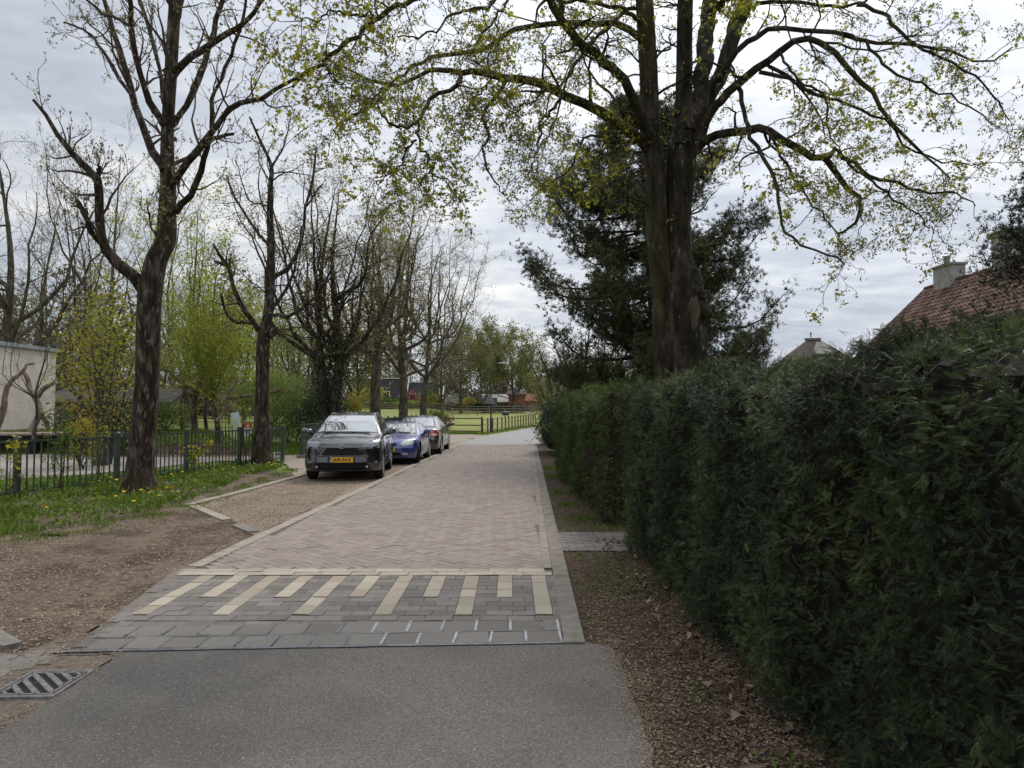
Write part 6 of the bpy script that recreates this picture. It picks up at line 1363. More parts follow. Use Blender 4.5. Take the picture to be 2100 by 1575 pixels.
M['chimney_brick'] = noisy('chimney_brick', [(0.25, (.30, .285, .275)), (0.5, (.38, .365, .35)), (0.75, (.46, .44, .42))], 3, 6, 0.85); brick_mat(M['chimney_brick'])
def tiled_roof_house():
    """house right of the hedge: ridge along Y at x 17, pantiled slope towards the road"""
    X0, Y0, Y1, RZ, EZ, EX = 17.0, 12.0, 29.0, 6.52, 3.0, 13.35
    root = empty('red_roof_house', (X0, 20, 0), 0, 'house with a steep red pantile roof and white chimneys behind the hedge', 'house')
    g = Geo(); g.box((0, .5, 1.5), (7.0, 16.4, 3.0)); g.add(np.array([(-3.5, -7.7, 3.0), (3.5, -7.7, 3.0), (0, -7.7, 6.2)]), [[0, 1, 2]]); g.add(np.array([(3.5, 8.7, 3.0), (-3.5, 8.7, 3.0), (0, 8.7, 6.2)]), [[0, 1, 2]]); g.obj('wall', M['white_brick'], root)
    rng = np.random.default_rng(5); rf = Geo()
    def slope(sgn):
        g = Geo(); nr, nc = 21, 80; L = math.hypot(EX - X0, RZ - EZ); down = np.array([(EX - X0) * 1.0 * (-sgn if sgn < 0 else -1) * (1 if sgn < 0 else 1), 0, EZ - RZ]) / L
        down = np.array([sgn * (X0 - EX), 0, EZ - RZ]) / L; nrm = np.array([sgn * (RZ - EZ), 0, (X0 - EX)]) / L; step = L / nr; tw = (Y1 - Y0) / nc
        ny = 6; prof = np.array([0, .010, .034, .046, .034, .010]) ; u = np.arange(ny) / ny
        for r in range(nr):
            a, b = r * step - .02, (r + 1) * step + .05; ys = (Y0 - 20) + (np.arange(nc)[:, None] + u[None]).ravel() * tw; ys = np.r_[ys, Y1 - 20]; pz = np.r_[np.tile(prof, nc), 0]
            lift = rng.normal(0, .003, nc).repeat(ny); lift = np.r_[lift, 0]
            base = np.array([0, 0, RZ]) ; top = base + down * a + nrm * (.015) ; bot = base + down * b + nrm * .055
            T = np.stack([np.full(len(ys), top[0]), ys, np.full(len(ys), top[2])], -1) + nrm * (pz + lift)[:, None]; B = np.stack([np.full(len(ys), bot[0]), ys, np.full(len(ys), bot[2])], -1) + nrm * (pz + lift)[:, None]; C = B - nrm * .035
            n = len(ys); i = np.arange(n - 1); v = np.repeat(rng.uniform(0, 1, nc), ny)
            g.add(np.vstack([T, B, C]), np.concatenate([np.stack([i, i + 1, n + i + 1, n + i], -1), np.stack([n + i, n + i + 1, 2 * n + i + 1, 2 * n + i], -1)]), 0, np.r_[v, v])
        a = np.array([0, Y0 - 20, RZ]); b = np.array([0, Y1 - 20, RZ]); c = b + down * L; d = a + down * L; g.add(np.vstack([[a, b, c, d] - nrm * .05, [a, b, c, d] - nrm * .12]), [[0, 1, 2, 3], [7, 6, 5, 4], [0, 4, 5, 1], [1, 5, 6, 2], [2, 6, 7, 3], [3, 7, 4, 0]]); return g
    r1 = slope(-1).obj('roof', M['tile_red'], root); slope(1).obj('roof', M['tile_red'], root)
    g = Geo()
    for k in range(42): y = Y0 - 20 + .2 + k * .405; g.tubes(np.array([[0, y - .21, RZ + .045], [0, y, RZ + .05], [0, y + .215, RZ + .04]]), np.array([.105, .10, .10]), 10, var=rng.uniform(0, 1))
    for k in range(12):      # verge tiles down the far gable
        t = k / 12; q = np.array([-(X0 - EX) * t, Y1 - 20 + .02, RZ - (RZ - EZ) * t]); w = np.array([-(X0 - EX) / 12 * 1.05, 0, -(RZ - EZ) / 12 * 1.05]); g.tubes(np.array([q, q + w * .5, q + w]) + [0, 0, .03], np.array([.07, .068, .068]), 8, var=rng.uniform(0, 1))
    g.obj('ridge_tiles', M['tile_red'], root, smooth=True)
    for i, (y, zt, ln) in enumerate(((7.45, 7.15, 1.05), (4.15, 7.55, .8))):
        g = Geo(); g.box((0, y, (zt + 5.9) / 2), (.62, ln, zt - 5.9)); c = g.obj('chimney', M['chimney_brick'], root)
        g = Geo(); g.bbox((0, y, zt + .045), (.74, ln + .12, .09), .01); g.obj('chimney_cap', M['concrete'], c)
        g = Geo(); 
        if i == 0:
            g.lathe([(.11, 0), (.11, .30), (.13, .31), (.13, .36), (.17, .37), (.02, .44)], 14, (0, y + .12, zt + .08)); g.lathe([(.05, 0), (.05, .14), (.0, .15)], 10, (0, y - .32, zt + .08)); g.obj('flue', M['steel'], c)
        else: g.bbox((0, y, zt + .13), (.8, ln + .2, .08), .01); g.obj('flue', M['tile_dark'], c)
tiled_roof_house()
def thatched_house():
    Y = 60; x = at(1666, Y) + .9; root = empty('thatched_house', (x, Y + 2, 0), R_(-12), 'distant thatched farmhouse roof with a small hooded dormer', 'house')
    Geo().box((0, 0, 1.3), (9, 8, 2.8)).obj('wall', M['brick_red'], root); g = Geo(); o = 6.6; d = 4.6; z = 2.5; R = 7.7
    a, b, c, dd = (-o, -d, z), (o, -d, z), (o, d, z), (-o, d, z); r0, r1 = (-.35, 0, R), (.55, 0, R); V = np.array([a, b, c, dd, r0, r1]); V2 = np.vstack([V, V - [0, 0, .3]])
    # gently swollen hips
    def patch(p, q, r, s, n=10):
        u, w = np.meshgrid(np.linspace(0, 1, n), np.linspace(0, 1, n)); p, q, r, s = map(np.array, (p, q, r, s)); X = (p * (1 - u)[..., None] + q * u[..., None]) * (1 - w)[..., None] + (s * (1 - u)[..., None] + r * u[..., None]) * w[..., None]
        X[..., 2] += .15 * np.sin(np.pi * w) ; i = (np.arange(n - 1)[:, None] * n + np.arange(n - 1)[None]).ravel(); g.add(X, np.stack([i, i + 1, i + n + 1, i + n], -1))
    patch(a, b, r1, r0); patch(c, dd, r0, r1); patch(dd, a, r0, r0); patch(b, c, r1, r1); g.obj('roof', M['thatch'], root, smooth=False)
    g = Geo(); g.bar(np.array(r0) + [-.25, 0, .02], np.array(r1) + [.15, 0, .02], .4, .2); g.lathe([(.07, 0), (.05, .25), (.09, .32), (0, .5)], 8, (-.1, 0, R + .2)); g.obj('ridge', M['ridge'], root)
    g = Geo(); g.box((.5, -1.9, 5.8), (1.5, 1.4, 1.0)); dm = g.obj('dormer', M['thatch'], root); g = Geo(); g.poly([(-.4, -2.8, 6.25), (1.4, -2.8, 6.25), (.75, -.5, 7.45), (.25, -.5, 7.45)]); g.poly([(-.4, -2.8, 6.15), (-.4, -2.8, 6.25), (1.4, -2.8, 6.25), (1.4, -2.8, 6.15)]); g.poly([(1.4, -2.8, 6.25), (1.5, -1.2, 6.1), (.75, -.5, 7.45)]); g.poly([(-.4, -2.8, 6.25), (.25, -.5, 7.45), (-.5, -1.2, 6.1)]); g.obj('hood', M['ridge'], dm); Geo().box((.5, -2.63, 5.78), (1.1, .05, .7)).obj('window', M['glass_far'], dm)
thatched_house()

# ------------------------------------------------------------------ play terrace, logs, board
def terrace():
    g = Geo(); p = [(-27, 25.6), (-18.4, 25.9), (-14.8, 26.6), (-14.4, 27.6), (-16, 28.6), (-27, 28.8)]; root = empty('wooden_deck', (-20, 27, 0), 0, 'low weathered wooden deck with a dark open gap beneath it', 'deck')
    q = [(x + 20, y - 27) for x, y in p]; g.prism(q, .67, .74); g.obj('boards', M['deck'], root); g = Geo(); q2 = [(x * .97, y * .9 + .06) for x, y in q]; g.prism(q2, .45, .665); g.obj('gap_shade', M['black'], root)  # black block fills the open gap, its shade put into the colour
    g = Geo()
    for x in np.linspace(-6, 4.5, 6): g.box((x, -.75, .22), (.25, .25, .46))
    g.obj('leg', M['black'], root)
terrace()
def logs():
    def log(label, px, Y0, Y1, w0, w1, seed, extra=()):
        rng = np.random.default_rng(seed); q, r = limb(px, Y0, Y1, w0, w1, 16); b = q[0].copy(); root = empty('climbing_log', tuple(b), 0, label, 'log', None); g = Geo(); q = q - b; q[1:] += rng.normal(0, .015, (15, 3)); g.tubes(q, knobbly(q, np.maximum(r, .03), rng, .12), 12, cap=True)
        for (p2, a, c, w, v) in extra: q2, r2 = limb(p2, a, c, w, v, 12); g.tubes(q2 - b, knobbly(q2, r2, rng, .1), 10, cap=True)
        g.obj('wood', M['deadwood'], root, smooth=True)
    C = lambda p: S(0, 700, 5.25, p)
    log('crooked bare log leaning up from the left edge against the white wall', C([(-60, 980), (10, 830), (45, 690), (60, 560), (90, 480), (150, 410), (240, 320), (290, 250), (375, 240)]), 26, 26.5, 13, 4, 1, [(C([(250, 330), (300, 400), (320, 520), (370, 600), (420, 690), (425, 780), (370, 900), (330, 980)]), 26.4, 25.8, 9, 13), (C([(395, 610), (440, 540), (500, 490), (600, 440)]), 26.2, 26.4, 12, 7), (C([(440, 760), (460, 820), (500, 870), (520, 940)]), 26, 26.3, 11, 8)])
    C = lambda p: S(430, 780, 8.75, p)
    log('dead forked log propped upright among the pollard willows', C([(130, 720), (220, 640), (270, 540), (290, 420), (330, 330), (370, 170), (440, 90), (530, -10)]), 27.5, 27.5, 8, 4, 2, [(C([(345, 215), (350, 180), (355, 150)]), 27.5, 27.5, 6, 5)])
    log('thick weathered stump log leaning behind the info board', C([(510, 770), (450, 620), (400, 480), (330, 380), (260, 300), (235, 200)]), 28, 28, 8, 9, 3)
    log('long horizontal balancing log passing behind the slimmer ash', C([(20, 320), (300, 330), (600, 290), (900, 250), (1100, 210), (1290, 160)]), 29.5, 29.5, 7, 7, 4)
logs()
def info_board():
    x, Y = at(489, 27), 27.0; root = empty('info_board', (x, Y, .72), 0, 'tilted pale green and white information board leaning on the stump log', 'board'); rot = Matrix.Rotation(R_(-14), 3, 'Y') @ Matrix.Rotation(R_(-20), 3, 'X')
    root.rotation_euler = (R_(-12), R_(-12), R_(8)); Geo().bbox((0, 0, .42), (.30, .04, .80), .005).obj('panel', flat('board', (.42, .50, .36), .4), root); Geo().box((0, -.0225, .68), (.27, .004, .22)).obj('header', flat('board_head', (.48, .50, .56), .4), root)
    g = Geo()
    for k in range(6): g.box((-.02, -.0225, .50 - .06 * k), (.2 - .03 * (k % 3), .004, .012))
    g.obj('text_lines', flat('board_ink', (.2, .25, .2), .5), root)
info_board()
def mound():
    rng = np.random.default_rng(7); x, Y = at(395, 25.5), 25.6; g = Geo(); n = 5000; a = rng.uniform(0, 6.28, n); r = np.sqrt(rng.uniform(0, 1, n)); px = np.cos(a) * r * 2.6; py = np.sin(a) * r * 1.0; pz = .42 * np.exp(-(px / 1.7) ** 2 - (py / .8) ** 2)
    leaves(g, np.stack([px, py, pz], -1), .07, rng, LEAF4, (0, 0, 0), (0, 0, 1.5), curl=.6, mat=0); u, w = np.meshgrid(np.linspace(-2.8, 2.8, 24), np.linspace(-1.2, 1.2, 14)); z = .40 * np.exp(-(u / 1.7) ** 2 - (w / .8) ** 2) - .03; i = (np.arange(13)[:, None] * 24 + np.arange(23)[None]).ravel(); g.add(np.stack([u, w, z], -1), np.stack([i, i + 1, i + 25, i + 24], -1), 1)
    o = g.obj('leaf_mound', [M['litter'], M['dirt']]); o.location = (x, Y, 0); tag(o, 'heap of brown dead leaves behind the railing under the pollard willows', 'leaf heap', kind='stuff')
mound()
# ------------------------------------------------------------------ cars
M['rubber'] = noisy('tyre_rubber', [(0.3, (.012, .012, .013)), (0.7, (.024, .023, .023))], 30, 4, 0.85)
M['rim'] = flat('alloy', (.52, .52, .54), .28, .9)
M['rim_dark'] = flat('wheel_gap', (.02, .02, .022), .6)
M['glass'] = flat('car_glass', (.05, .06, .06), .03, 0, 1.0, 1.0)
M['glass'].node_tree.nodes['Principled BSDF'].inputs['IOR'].default_value = 2.2
M['glass'].node_tree.nodes['Principled BSDF'].inputs['Coat IOR'].default_value = 2.0
M['black_trim'] = flat('black_trim', (.012, .012, .013), .5)
M['grille'] = noisy('grille_mesh', [(.3, (.004, .004, .005)), (.7, (.012, .012, .013))], 120, 2, .55)
M['chrome'] = flat('chrome', (.62, .62, .64), .15, 1.0)
M['headlamp'] = flat('headlamp_glass', (.16, .18, .20), .12, .2, 1.0, .8)
M['headlamp_pale'] = flat('headlamp_pale', (.50, .52, .48), .2, .1, 1.0, .7)
M['tail'] = flat('tail_lamp', (.42, .015, .02), .15, 0, 1.0, .6)
M['tail_white'] = flat('tail_lamp_clear', (.6, .5, .45), .15, 0, 1.0)
M['interior'] = flat('interior', (.02, .02, .022), .8)
def paint(name, c, metal=.55, rough=.33):
    m, nt, b = mat_nodes(name); N = nt.nodes; L = nt.links; n = N.new('ShaderNodeTexNoise'); n.inputs['Scale'].default_value = 900; n.inputs['Detail'].default_value = 1
    cr = N.new('ShaderNodeValToRGB'); L.new(n.outputs[0], cr.inputs[0]); cr.color_ramp.elements[0].color = (*[v * .8 for v in c], 1); cr.color_ramp.elements[1].color = (*[v * 1.25 for v in c], 1); L.new(cr.outputs[0], b.inputs['Base Color'])
    _set(b, Roughness=rough, Metallic=metal); b.inputs['Coat Weight'].default_value = 1.0; b.inputs['Coat Roughness'].default_value = .04; b.inputs['Coat IOR'].default_value = 1.85; return m

def smax(vals, k):
    m = np.max(vals, 0); return m + k * np.log(np.sum([np.exp((v - m) / k) for v in vals], 0))
def pin(x, y, poly):
    return inpoly(poly)(x, y)
def build_car(spec, root):
    L, W, k = spec['L'], spec['W'], spec.get('k', .030)
    ty, tz = zip(*spec['top']); 
    def smooth_interp(x, xs, ys):
        xs2 = np.linspace(xs[0] - .3, xs[-1] + .3, 500); y = np.interp(xs2, xs, ys); kk = np.hanning(21); kk /= kk.sum(); y = np.convolve(np.pad(y, 10, 'edge'), kk, 'valid'); return np.interp(x, xs2, y)
    wy, ww = zip(*spec['plan']); vz, vw = zip(*spec['vert'])
    def f(p):
        x, y, z = p[..., 0], p[..., 1], p[..., 2]; ax = np.abs(x)
        T = smooth_interp(y, ty, tz) - spec['crown'] * (ax / W * 2) ** 2.4
        plan = np.interp(y, wy, ww); Wd = plan * np.interp(z, vz, vw) 
        if 'crease' in spec: Wd = Wd + spec['crease'](y, z)
        fr = spec['front'](ax, z); re = L - spec['rear'](ax, z)
        bot = spec['bottom'](y)
        return smax([ax - Wd, z - T, fr - y, y - re, bot - z], k)
    nS, nP = spec.get('res', (250, 380)); s = np.linspace(0.004, .996, nS); ph = np.linspace(0, 2 * np.pi, nP, endpoint=False) + .004; c0, c1, cz = .62, L - .62, spec.get('cz', .62)
    th = np.where(s < .30, s / .30 * np.pi / 2, np.where(s > .70, np.pi - (1 - s) / .30 * np.pi / 2, np.pi / 2)); cy = np.where(s < .30, c0, np.where(s > .70, c1, c0 + (s - .3) / .4 * (c1 - c0)))
    D = np.zeros((nS, nP, 3)); D[..., 1] = -np.cos(th)[:, None]; D[..., 0] = np.sin(th)[:, None] * np.cos(ph); D[..., 2] = np.sin(th)[:, None] * np.sin(ph)
    C = np.zeros((nS, nP, 3)); C[..., 1] = cy[:, None]; C[..., 2] = cz
    lo = np.zeros((nS, nP)); hi = np.full((nS, nP), 2.2)
    for _ in range(26): m = (lo + hi) / 2; ins = f(C + D * m[..., None]) < 0; lo = np.where(ins, m, lo); hi = np.where(ins, hi, m)
    V = C + D * lo[..., None]
    # outward normals
    e = .004; Nn = np.stack([f(V + np.array(d) * e) - f(V - np.array(d) * e) for d in ((1., 0, 0), (0, 1., 0), (0, 0, 1.))], -1); Nn /= np.linalg.norm(Nn, axis=-1, keepdims=True) + 1e-9
    i = np.arange(nS - 1)[:, None] * nP; j = np.arange(nP)[None]; j2 = (j + 1) % nP; F = np.stack([i + j, i + nP + j, i + nP + j2, i + j2], -1).reshape(-1, 4)
    Vf = V.reshape(-1, 3); Nf = Nn.reshape(-1, 3); cen = Vf[F].mean(1); nrm = Nf[F].mean(1); lab = np.full(len(F), -1)
    x, y, z = cen.T; ax = np.abs(x); nx, ny, nz = nrm.T
    for wy_, wz_, wr in spec['wheels']:
        lab[(np.hypot(y - wy_, z - wz_) < wr + .055) & (ax > W / 2 - .30) & (z < wz_ + wr + .07)] = -2
        ring = (np.hypot(y - wy_, z - wz_) < wr + spec.get('clad', .055) + .0) & (lab == -1)
    names = []
    for idx, (nm, mat, fn, off) in enumerate(spec['parts']):
        m = fn(x, y, z, ax, nx, ny, nz) & (lab == -1); lab[m] = idx; names.append((nm, mat, off))
    def emit(mask, nm, mat, off, parent):
        fs = F[mask]
        if len(fs) == 0: return None
        u, inv = np.unique(fs, return_inverse=True); g = Geo(); g.add(Vf[u] + Nf[u] * off, inv.reshape(fs.shape)); o = g.obj(nm, mat, parent, smooth=True)
        o.data.normals_split_custom_set_from_vertices([tuple(v) for v in Nf[u]]); return o
    body = emit(lab == -1, 'body', spec['paint'], 0, root)
    for idx, (nm, mat, off) in enumerate(names):
        if spec['parts'][idx][0] == 'gap': continue
        mask = lab == idx; sides = [mask] if not nm.endswith('*') else [mask & (x < 0), mask & (x > 0)]
        for sm in sides:
            o = emit(sm, nm.rstrip('*'), M[mat] if isinstance(mat, str) else mat, off, root)
    # dark inside, so arches and glass never show daylight
    g = Geo(); g.box((0, L / 2, .42), (W - .62, L - .7, .36)); 
    for wy_, wz_, wr in spec['wheels']:
        for sgn in (-1, 1):
            n = 20; a = np.linspace(-.3, np.pi + .3, n); r = wr + .05; xo, xi = sgn * (W / 2 - .03), sgn * (W / 2 - .36); v = np.array([(xx, wy_ + math.cos(t) * r, wz_ + math.sin(t) * r) for xx in (xo, xi) for t in a]); g.add(v, [[q, q + 1, n + q + 1, n + q] for q in range(n - 1)]); g.add(v[n:], [list(range(n))])
    g.obj('underbody', M['black_trim'], root)
    for wy_, wz_, wr in spec['wheels']:
        for sgn in (-1, 1): wheel(root, sgn * (W / 2 - .115), wy_, wr, sgn, spec.get('tw', .20), spec.get('spokes', 5), spec.get('steer', 0) if wy_ < L / 2 and not spec.get('reverse') else 0)
    return V, f
def wheel(root, x, y, r, sgn, tw, spokes, steer=0):
    w = bpy.data.objects.new('wheel', None); COL.objects.link(w); w.parent = root; w.location = (x, y, r); w.rotation_euler = (0, 0, steer); h = tw / 2; rr = r * .67
    g = Geo(); g.lathe([(rr, -h * .85), (r * .86, -h), (r * .97, -h * .8), (r, -h * .45), (r, h * .45), (r * .97, h * .8), (r * .86, h), (rr, h * .85), (rr * .97, 0)], 40, (0, 0, 0), 'x')
    for k in (-.25, 0, .25): g.lathe([(r + .001, h * k - .004), (r - .006, h * k), (r + .001, h * k + .004)], 40, (0, 0, 0), 'x', 1)
    g.obj('tyre', [M['rubber'], M['rim_dark']], w, smooth=True)
    g = Geo(); g.lathe([(rr * 1.0, sgn * h * .86), (rr * 1.03, sgn * h * .92), (rr * .93, sgn * h * .86), (rr * .90, sgn * h * .4), (0.001, sgn * h * .35)], 40, (0, 0, 0), 'x', 1); g.lathe([(rr * 1.0, sgn * h * .86), (rr * 1.03, sgn * h * .93), (rr * .94, sgn * h * .9), (rr * .90, sgn * h * .8)], 40, (0, 0, 0), 'x')
    for k in range(spokes):
        for dd in (-.16, .16):
            a = k * 2 * np.pi / spokes + dd * .55; b = k * 2 * np.pi / spokes + dd * 1.7; g.bar((sgn * h * .72, math.cos(a) * rr * .12, math.sin(a) * rr * .12), (sgn * h * .80, math.cos(b) * rr * .93, math.sin(b) * rr * .93), .030, .026)
    g.lathe([(0.001, sgn * h * .84), (rr * .17, sgn * h * .82), (rr * .2, sgn * h * .6)], 16, (0, 0, 0), 'x'); g.obj('rim', [M['rim'], M['rim_dark']], w)
def mirror(root, x, y, z, sgn, mat, s=1.0):
    g = Geo(); n = 12; th = np.linspace(.06, np.pi - .06, n); a = np.arange(20) * 2 * np.pi / 20; sup = lambda v: np.sign(v) * np.abs(v) ** .7
    V = np.stack([sup(np.sin(th))[:, None] * sup(np.cos(a)) * .125 * s, sup(np.cos(th))[:, None] * np.ones(20) * .075 * s, sup(np.sin(th))[:, None] * sup(np.sin(a)) * .078 * s], -1); V[..., 2] += .02 * (V[..., 0] * sgn > 0)
    i = np.arange(n - 1)[:, None] * 20; j = np.arange(20)[None]; j2 = (j + 1) % 20; g.add(V.reshape(-1, 3) + [x, y, z], np.stack([i + j, i + j2, i + 20 + j2, i + 20 + j], -1).reshape(-1, 4)); m = g.obj('mirror', mat, root, smooth=True)
    g = Geo(); g.bar((x - sgn * .09, y + .01, z - .05), (x - sgn * .20, y + .03, z - .11), .05, .045); g.obj('mirror_arm', M['black_trim'], m)
    g = Geo(); g.box((x, y + .073 * s, z), (.19 * s, .006, .11 * s)); g.obj('mirror_glass', M['chrome'], m)
def text_obj(s, size, loc, parent, mat, name='lettering', ext=.002):
    c = bpy.data.curves.new(name, 'FONT'); c.body = s; c.size = size; c.extrude = ext; c.align_x = 'CENTER'; c.align_y = 'CENTER'; c.offset = .0022; c.space_character = 1.08
    t = bpy.data.objects.new('tmp', c); COL.objects.link(t); bpy.context.view_layer.update(); me = bpy.data.meshes.new_from_object(t.evaluated_get(bpy.context.evaluated_depsgraph_get())); bpy.data.objects.remove(t)
    me.materials.clear(); me.materials.append(mat); o = bpy.data.objects.new(name, me); COL.objects.link(o); o.parent = parent; o.location = loc; o.rotation_euler = (math.pi / 2, 0, 0); return o
def wiper(root, a, b, piv):
    g = Geo(); g.bar(a, b, .018, .022); g.bar(piv, tuple((np.array(a) + np.array(b)) / 2), .014, .014); g.obj('wiper', M['black_trim'], root)
# 1. dark grey crossover -------------------------------------------------------------------------
def crossover():
    rz = R_(5.5); loc = (-3.84, 16.02, 0.0)
    root = empty('parked_car', loc, rz, 'dark grey crossover with yellow plate JKR-54-S, nearest of the parked cars', 'car', 'cars parked in the bay')
    W, L = 1.765, 4.18
    def front(ax, z):
        y = .30 * (ax / .86) ** 3.6 + .02; y = y + np.interp(z, [.2, .30, .42, .60, .74, .86, .95, 1.1], [.07, .0, -.01, .02, .03, .09, .20, .45])
        y = y + .045 * sstep(.02, .0, np.abs(z - .66) - .085) * sstep(.05, .0, ax - .48 + (z - .66) * .6)         # mouth recess
        y = y + .05 * sstep(.02, .0, np.abs(z - .345) - .07) * sstep(.05, .0, ax - .62)
        y = y + .05 * sstep(.015, .0, np.abs(ax - .735 + (z - .6) * .08) - .030) * sstep(.03, 0, np.abs(z - .60) - .15)
        return y
    def rear(ax, z): return .18 * (ax / .86) ** 3.5 + np.interp(z, [.3, .6, .9, 1.05, 1.5], [.02, 0, .06, .16, .5])
    def crease(y, z):
        arch = 0
        for wy in (.83, 3.39): d = np.hypot(y - wy, z - .34); arch = arch + .022 * np.exp(-((d - .42) / .07) ** 2)
        return arch - .035 * np.exp(-((z - .62) / .12) ** 2) * sstep(1.2, 1.6, y) * sstep(3.1, 2.7, y) + .012 * np.exp(-((z - .86) / .05) ** 2)
    wind = [(-.70, 1.085), (.70, 1.085), (.635, 1.30), (.56, 1.475), (-.56, 1.475), (-.635, 1.30)]
    hl = [(.40, .775), (.46, .83), (.56, .885), (.70, .925), (.80, .93), (.815, .87), (.80, .80), (.72, .765), (.55, .762)]
    hl = [(.43, .795), (.52, .86), (.62, .915), (.74, .95), (.80, .94), (.805, .88), (.78, .815), (.70, .778), (.56, .775)]
    grl = [(-.40, .585), (-.475, .615), (-.35, .745), (.35, .745), (.475, .615), (.40, .585)]
    low = [(-.60, .275), (-.62, .35), (-.55, .415), (.55, .415), (.62, .35), (.60, .275)]
    wins = [(1.18, 1.07), (2.05, 1.08), (2.05, 1.47), (1.80, 1.45), (1.45, 1.27)]; wins2 = [(2.12, 1.08), (2.95, 1.13), (3.25, 1.24), (3.0, 1.40), (2.12, 1.47)]
    parts = [('windscreen', 'glass', lambda x, y, z, ax, nx, ny, nz: pin(x, z, wind) & (y < 2.1) & (ny < -.2), .002),
             ('windscreen_seal', 'black_trim', lambda x, y, z, ax, nx, ny, nz: pin(x, z, [(a * 1.035, b + (.018 if b > 1.2 else -.022)) for a, b in wind]) & (y < 2.1) & (ny < -.15), .0),
             ('side_window*', 'glass', lambda x, y, z, ax, nx, ny, nz: (pin(y, z, wins) | pin(y, z, wins2)) & (np.abs(nx) > .5), .002),
             ('window_trim*', 'black_trim', lambda x, y, z, ax, nx, ny, nz: pin(y, z, [(1.10, 1.055), (3.3, 1.11), (3.36, 1.25), (3.0, 1.425), (2.1, 1.49), (1.78, 1.475)]) & (np.abs(nx) > .5), .001),
             ('rear_window', 'glass', lambda x, y, z, ax, nx, ny, nz: (y > 3.3) & (z > 1.1) & (z < 1.42) & (ax < .62) & (ny > .3), .0),
             ('headlight*', 'headlamp', lambda x, y, z, ax, nx, ny, nz: pin(ax, z, hl) & (y < .8), .004),
             ('upper_grille', 'grille', lambda x, y, z, ax, nx, ny, nz: pin(x, z, grl) & (y < .6), -.012),
             ('lower_grille', 'grille', lambda x, y, z, ax, nx, ny, nz: pin(x, z, low) & (y < .6), -.012),
             ('side_intake*', 'grille', lambda x, y, z, ax, nx, ny, nz: pin(ax, z, [(.715, .745), (.765, .755), (.785, .60), (.765, .47), (.715, .485), (.73, .6)]) & (y < .7) & (ny < -.2), -.008),
             ('tail_light*', 'tail', lambda x, y, z, ax, nx, ny, nz: (y > 3.75) & (z > .88) & (z < 1.02) & (ax > .35), .004),
             ('cladding', 'black_trim', lambda x, y, z, ax, nx, ny, nz: (z < .235) | ((z < .30) & (np.abs(nx) > .5) & (y > 1.2) & (y < 3.0)), .0)]
    spec = dict(L=L, W=W, k=.026, top=[(0, .86), (.12, .91), (.45, 1.0), (.95, 1.075), (1.08, 1.10), (1.45, 1.34), (1.78, 1.50), (2.1, 1.56), (2.6, 1.575), (3.2, 1.545), (3.7, 1.47), (3.82, 1.38), (4.05, 1.0), (4.2, .9)],
                crown=.075, plan=[(0, .80), (.3, .865), (.83, .882), (2, .882), (3.4, .882), (3.9, .86), (4.2, .80)], vert=[(.15, .93), (.30, .975), (.5, .995), (.72, 1.0), (.92, .975), (1.02, .935), (1.08, .885), (1.30, .765), (1.50, .655), (1.6, .60)],
                crease=crease, front=front, rear=rear, bottom=lambda y: .22 + 0 * y, wheels=[(.83, .335, .335), (3.39, .335, .335)], parts=parts, paint=paint('paint_grey', (.014, .0145, .0165), .4), spokes=5, tw=.215, res=(300, 440))
    build_car(spec, root)
    # badge: nested ellipses
    def ell(g, cx, cz, a, b, w, yb, n=28):
        t = np.arange(n) * 2 * np.pi / n; o = np.stack([cx + np.cos(t) * a, np.full(n, yb), cz + np.sin(t) * b], -1); i_ = np.stack([cx + np.cos(t) * (a - w), np.full(n, yb), cz + np.sin(t) * (b - w)], -1); o2 = o + [0, .012, 0]
        q = np.arange(n); q2 = (q + 1) % n; g.add(np.vstack([o, i_, o2]), np.concatenate([np.stack([q, q2, n + q2, n + q], -1), np.stack([q, 2 * n + q, 2 * n + q2, q2], -1)]))
    g = Geo(); yb = .022; ell(g, 0, .80, .075, .050, .011, yb); ell(g, 0, .80, .026, .046, .008, yb - .001); ell(g, 0, .822, .055, .021, .008, yb - .002); g.obj('badge', M['chrome'], root)
    plate = Geo().bbox((0, -.018, .50), (.53, .012, .115), .003).obj('licence_plate', flat('plate_yellow', (.72, .40, .015), .45), root)
    Geo().box((-.245, -.0252, .50), (.04, .002, .108)).obj('blue_strip', flat('plate_blue', (.02, .07, .30), .45), plate); text_obj('JKR-54-S', .098, (.018, -.0265, .50), plate, flat('plate_ink', (.02, .018, .015), .5)); text_obj('NL', .022, (-.245, -.0275, .475), plate, M['white'])
    g = Geo(); g.bbox((0, -.006, .50), (.60, .02, .15), .004); g.obj('plate_holder', M['black_trim'], root)
    for s in (-1, 1):
        g = Geo(); g.lathe([(.001, .0), (.030, 0), (.036, .02)], 18, (s * .56, .035 + .05, .335), 'y'); g.obj('fog_light', M['chrome'], root)
        g = Geo(); hlx = [(a - .012, b + .006) for a, b in hl[1:5]]
        for p, q in zip(hlx[:-1], hlx[1:]):
            def fy(a, b): return float(front(np.array(a), np.array(b))) - .006
            if s: g.bar((s * p[0], fy(*p) - .002, p[1] - .012), (s * q[0], fy(*q) - .002, q[1] - .012), .012, .010)
        g.obj('daytime_strip', M['chrome'], root)
        mirror(root, s * 1.00, 1.30, 1.09, s, M['black_trim'] if False else paint('mirror_grey', (.05, .052, .058)), 1.05)
        g = Geo(); c = catmull([(s * .53, 2.0, 1.50), (s * .545, 2.35, 1.535), (s * .54, 3.0, 1.53), (s * .52, 3.5, 1.47)], 14); g.tubes(c, np.r_[.004, np.full(12, .012), .004], 8); g.obj('roof_rail', M['steel'], root, smooth=True)
        g = Geo()
        for yy in (1.72, 2.68): g.box((s * .872, yy, .93), (.018, .16, .022))
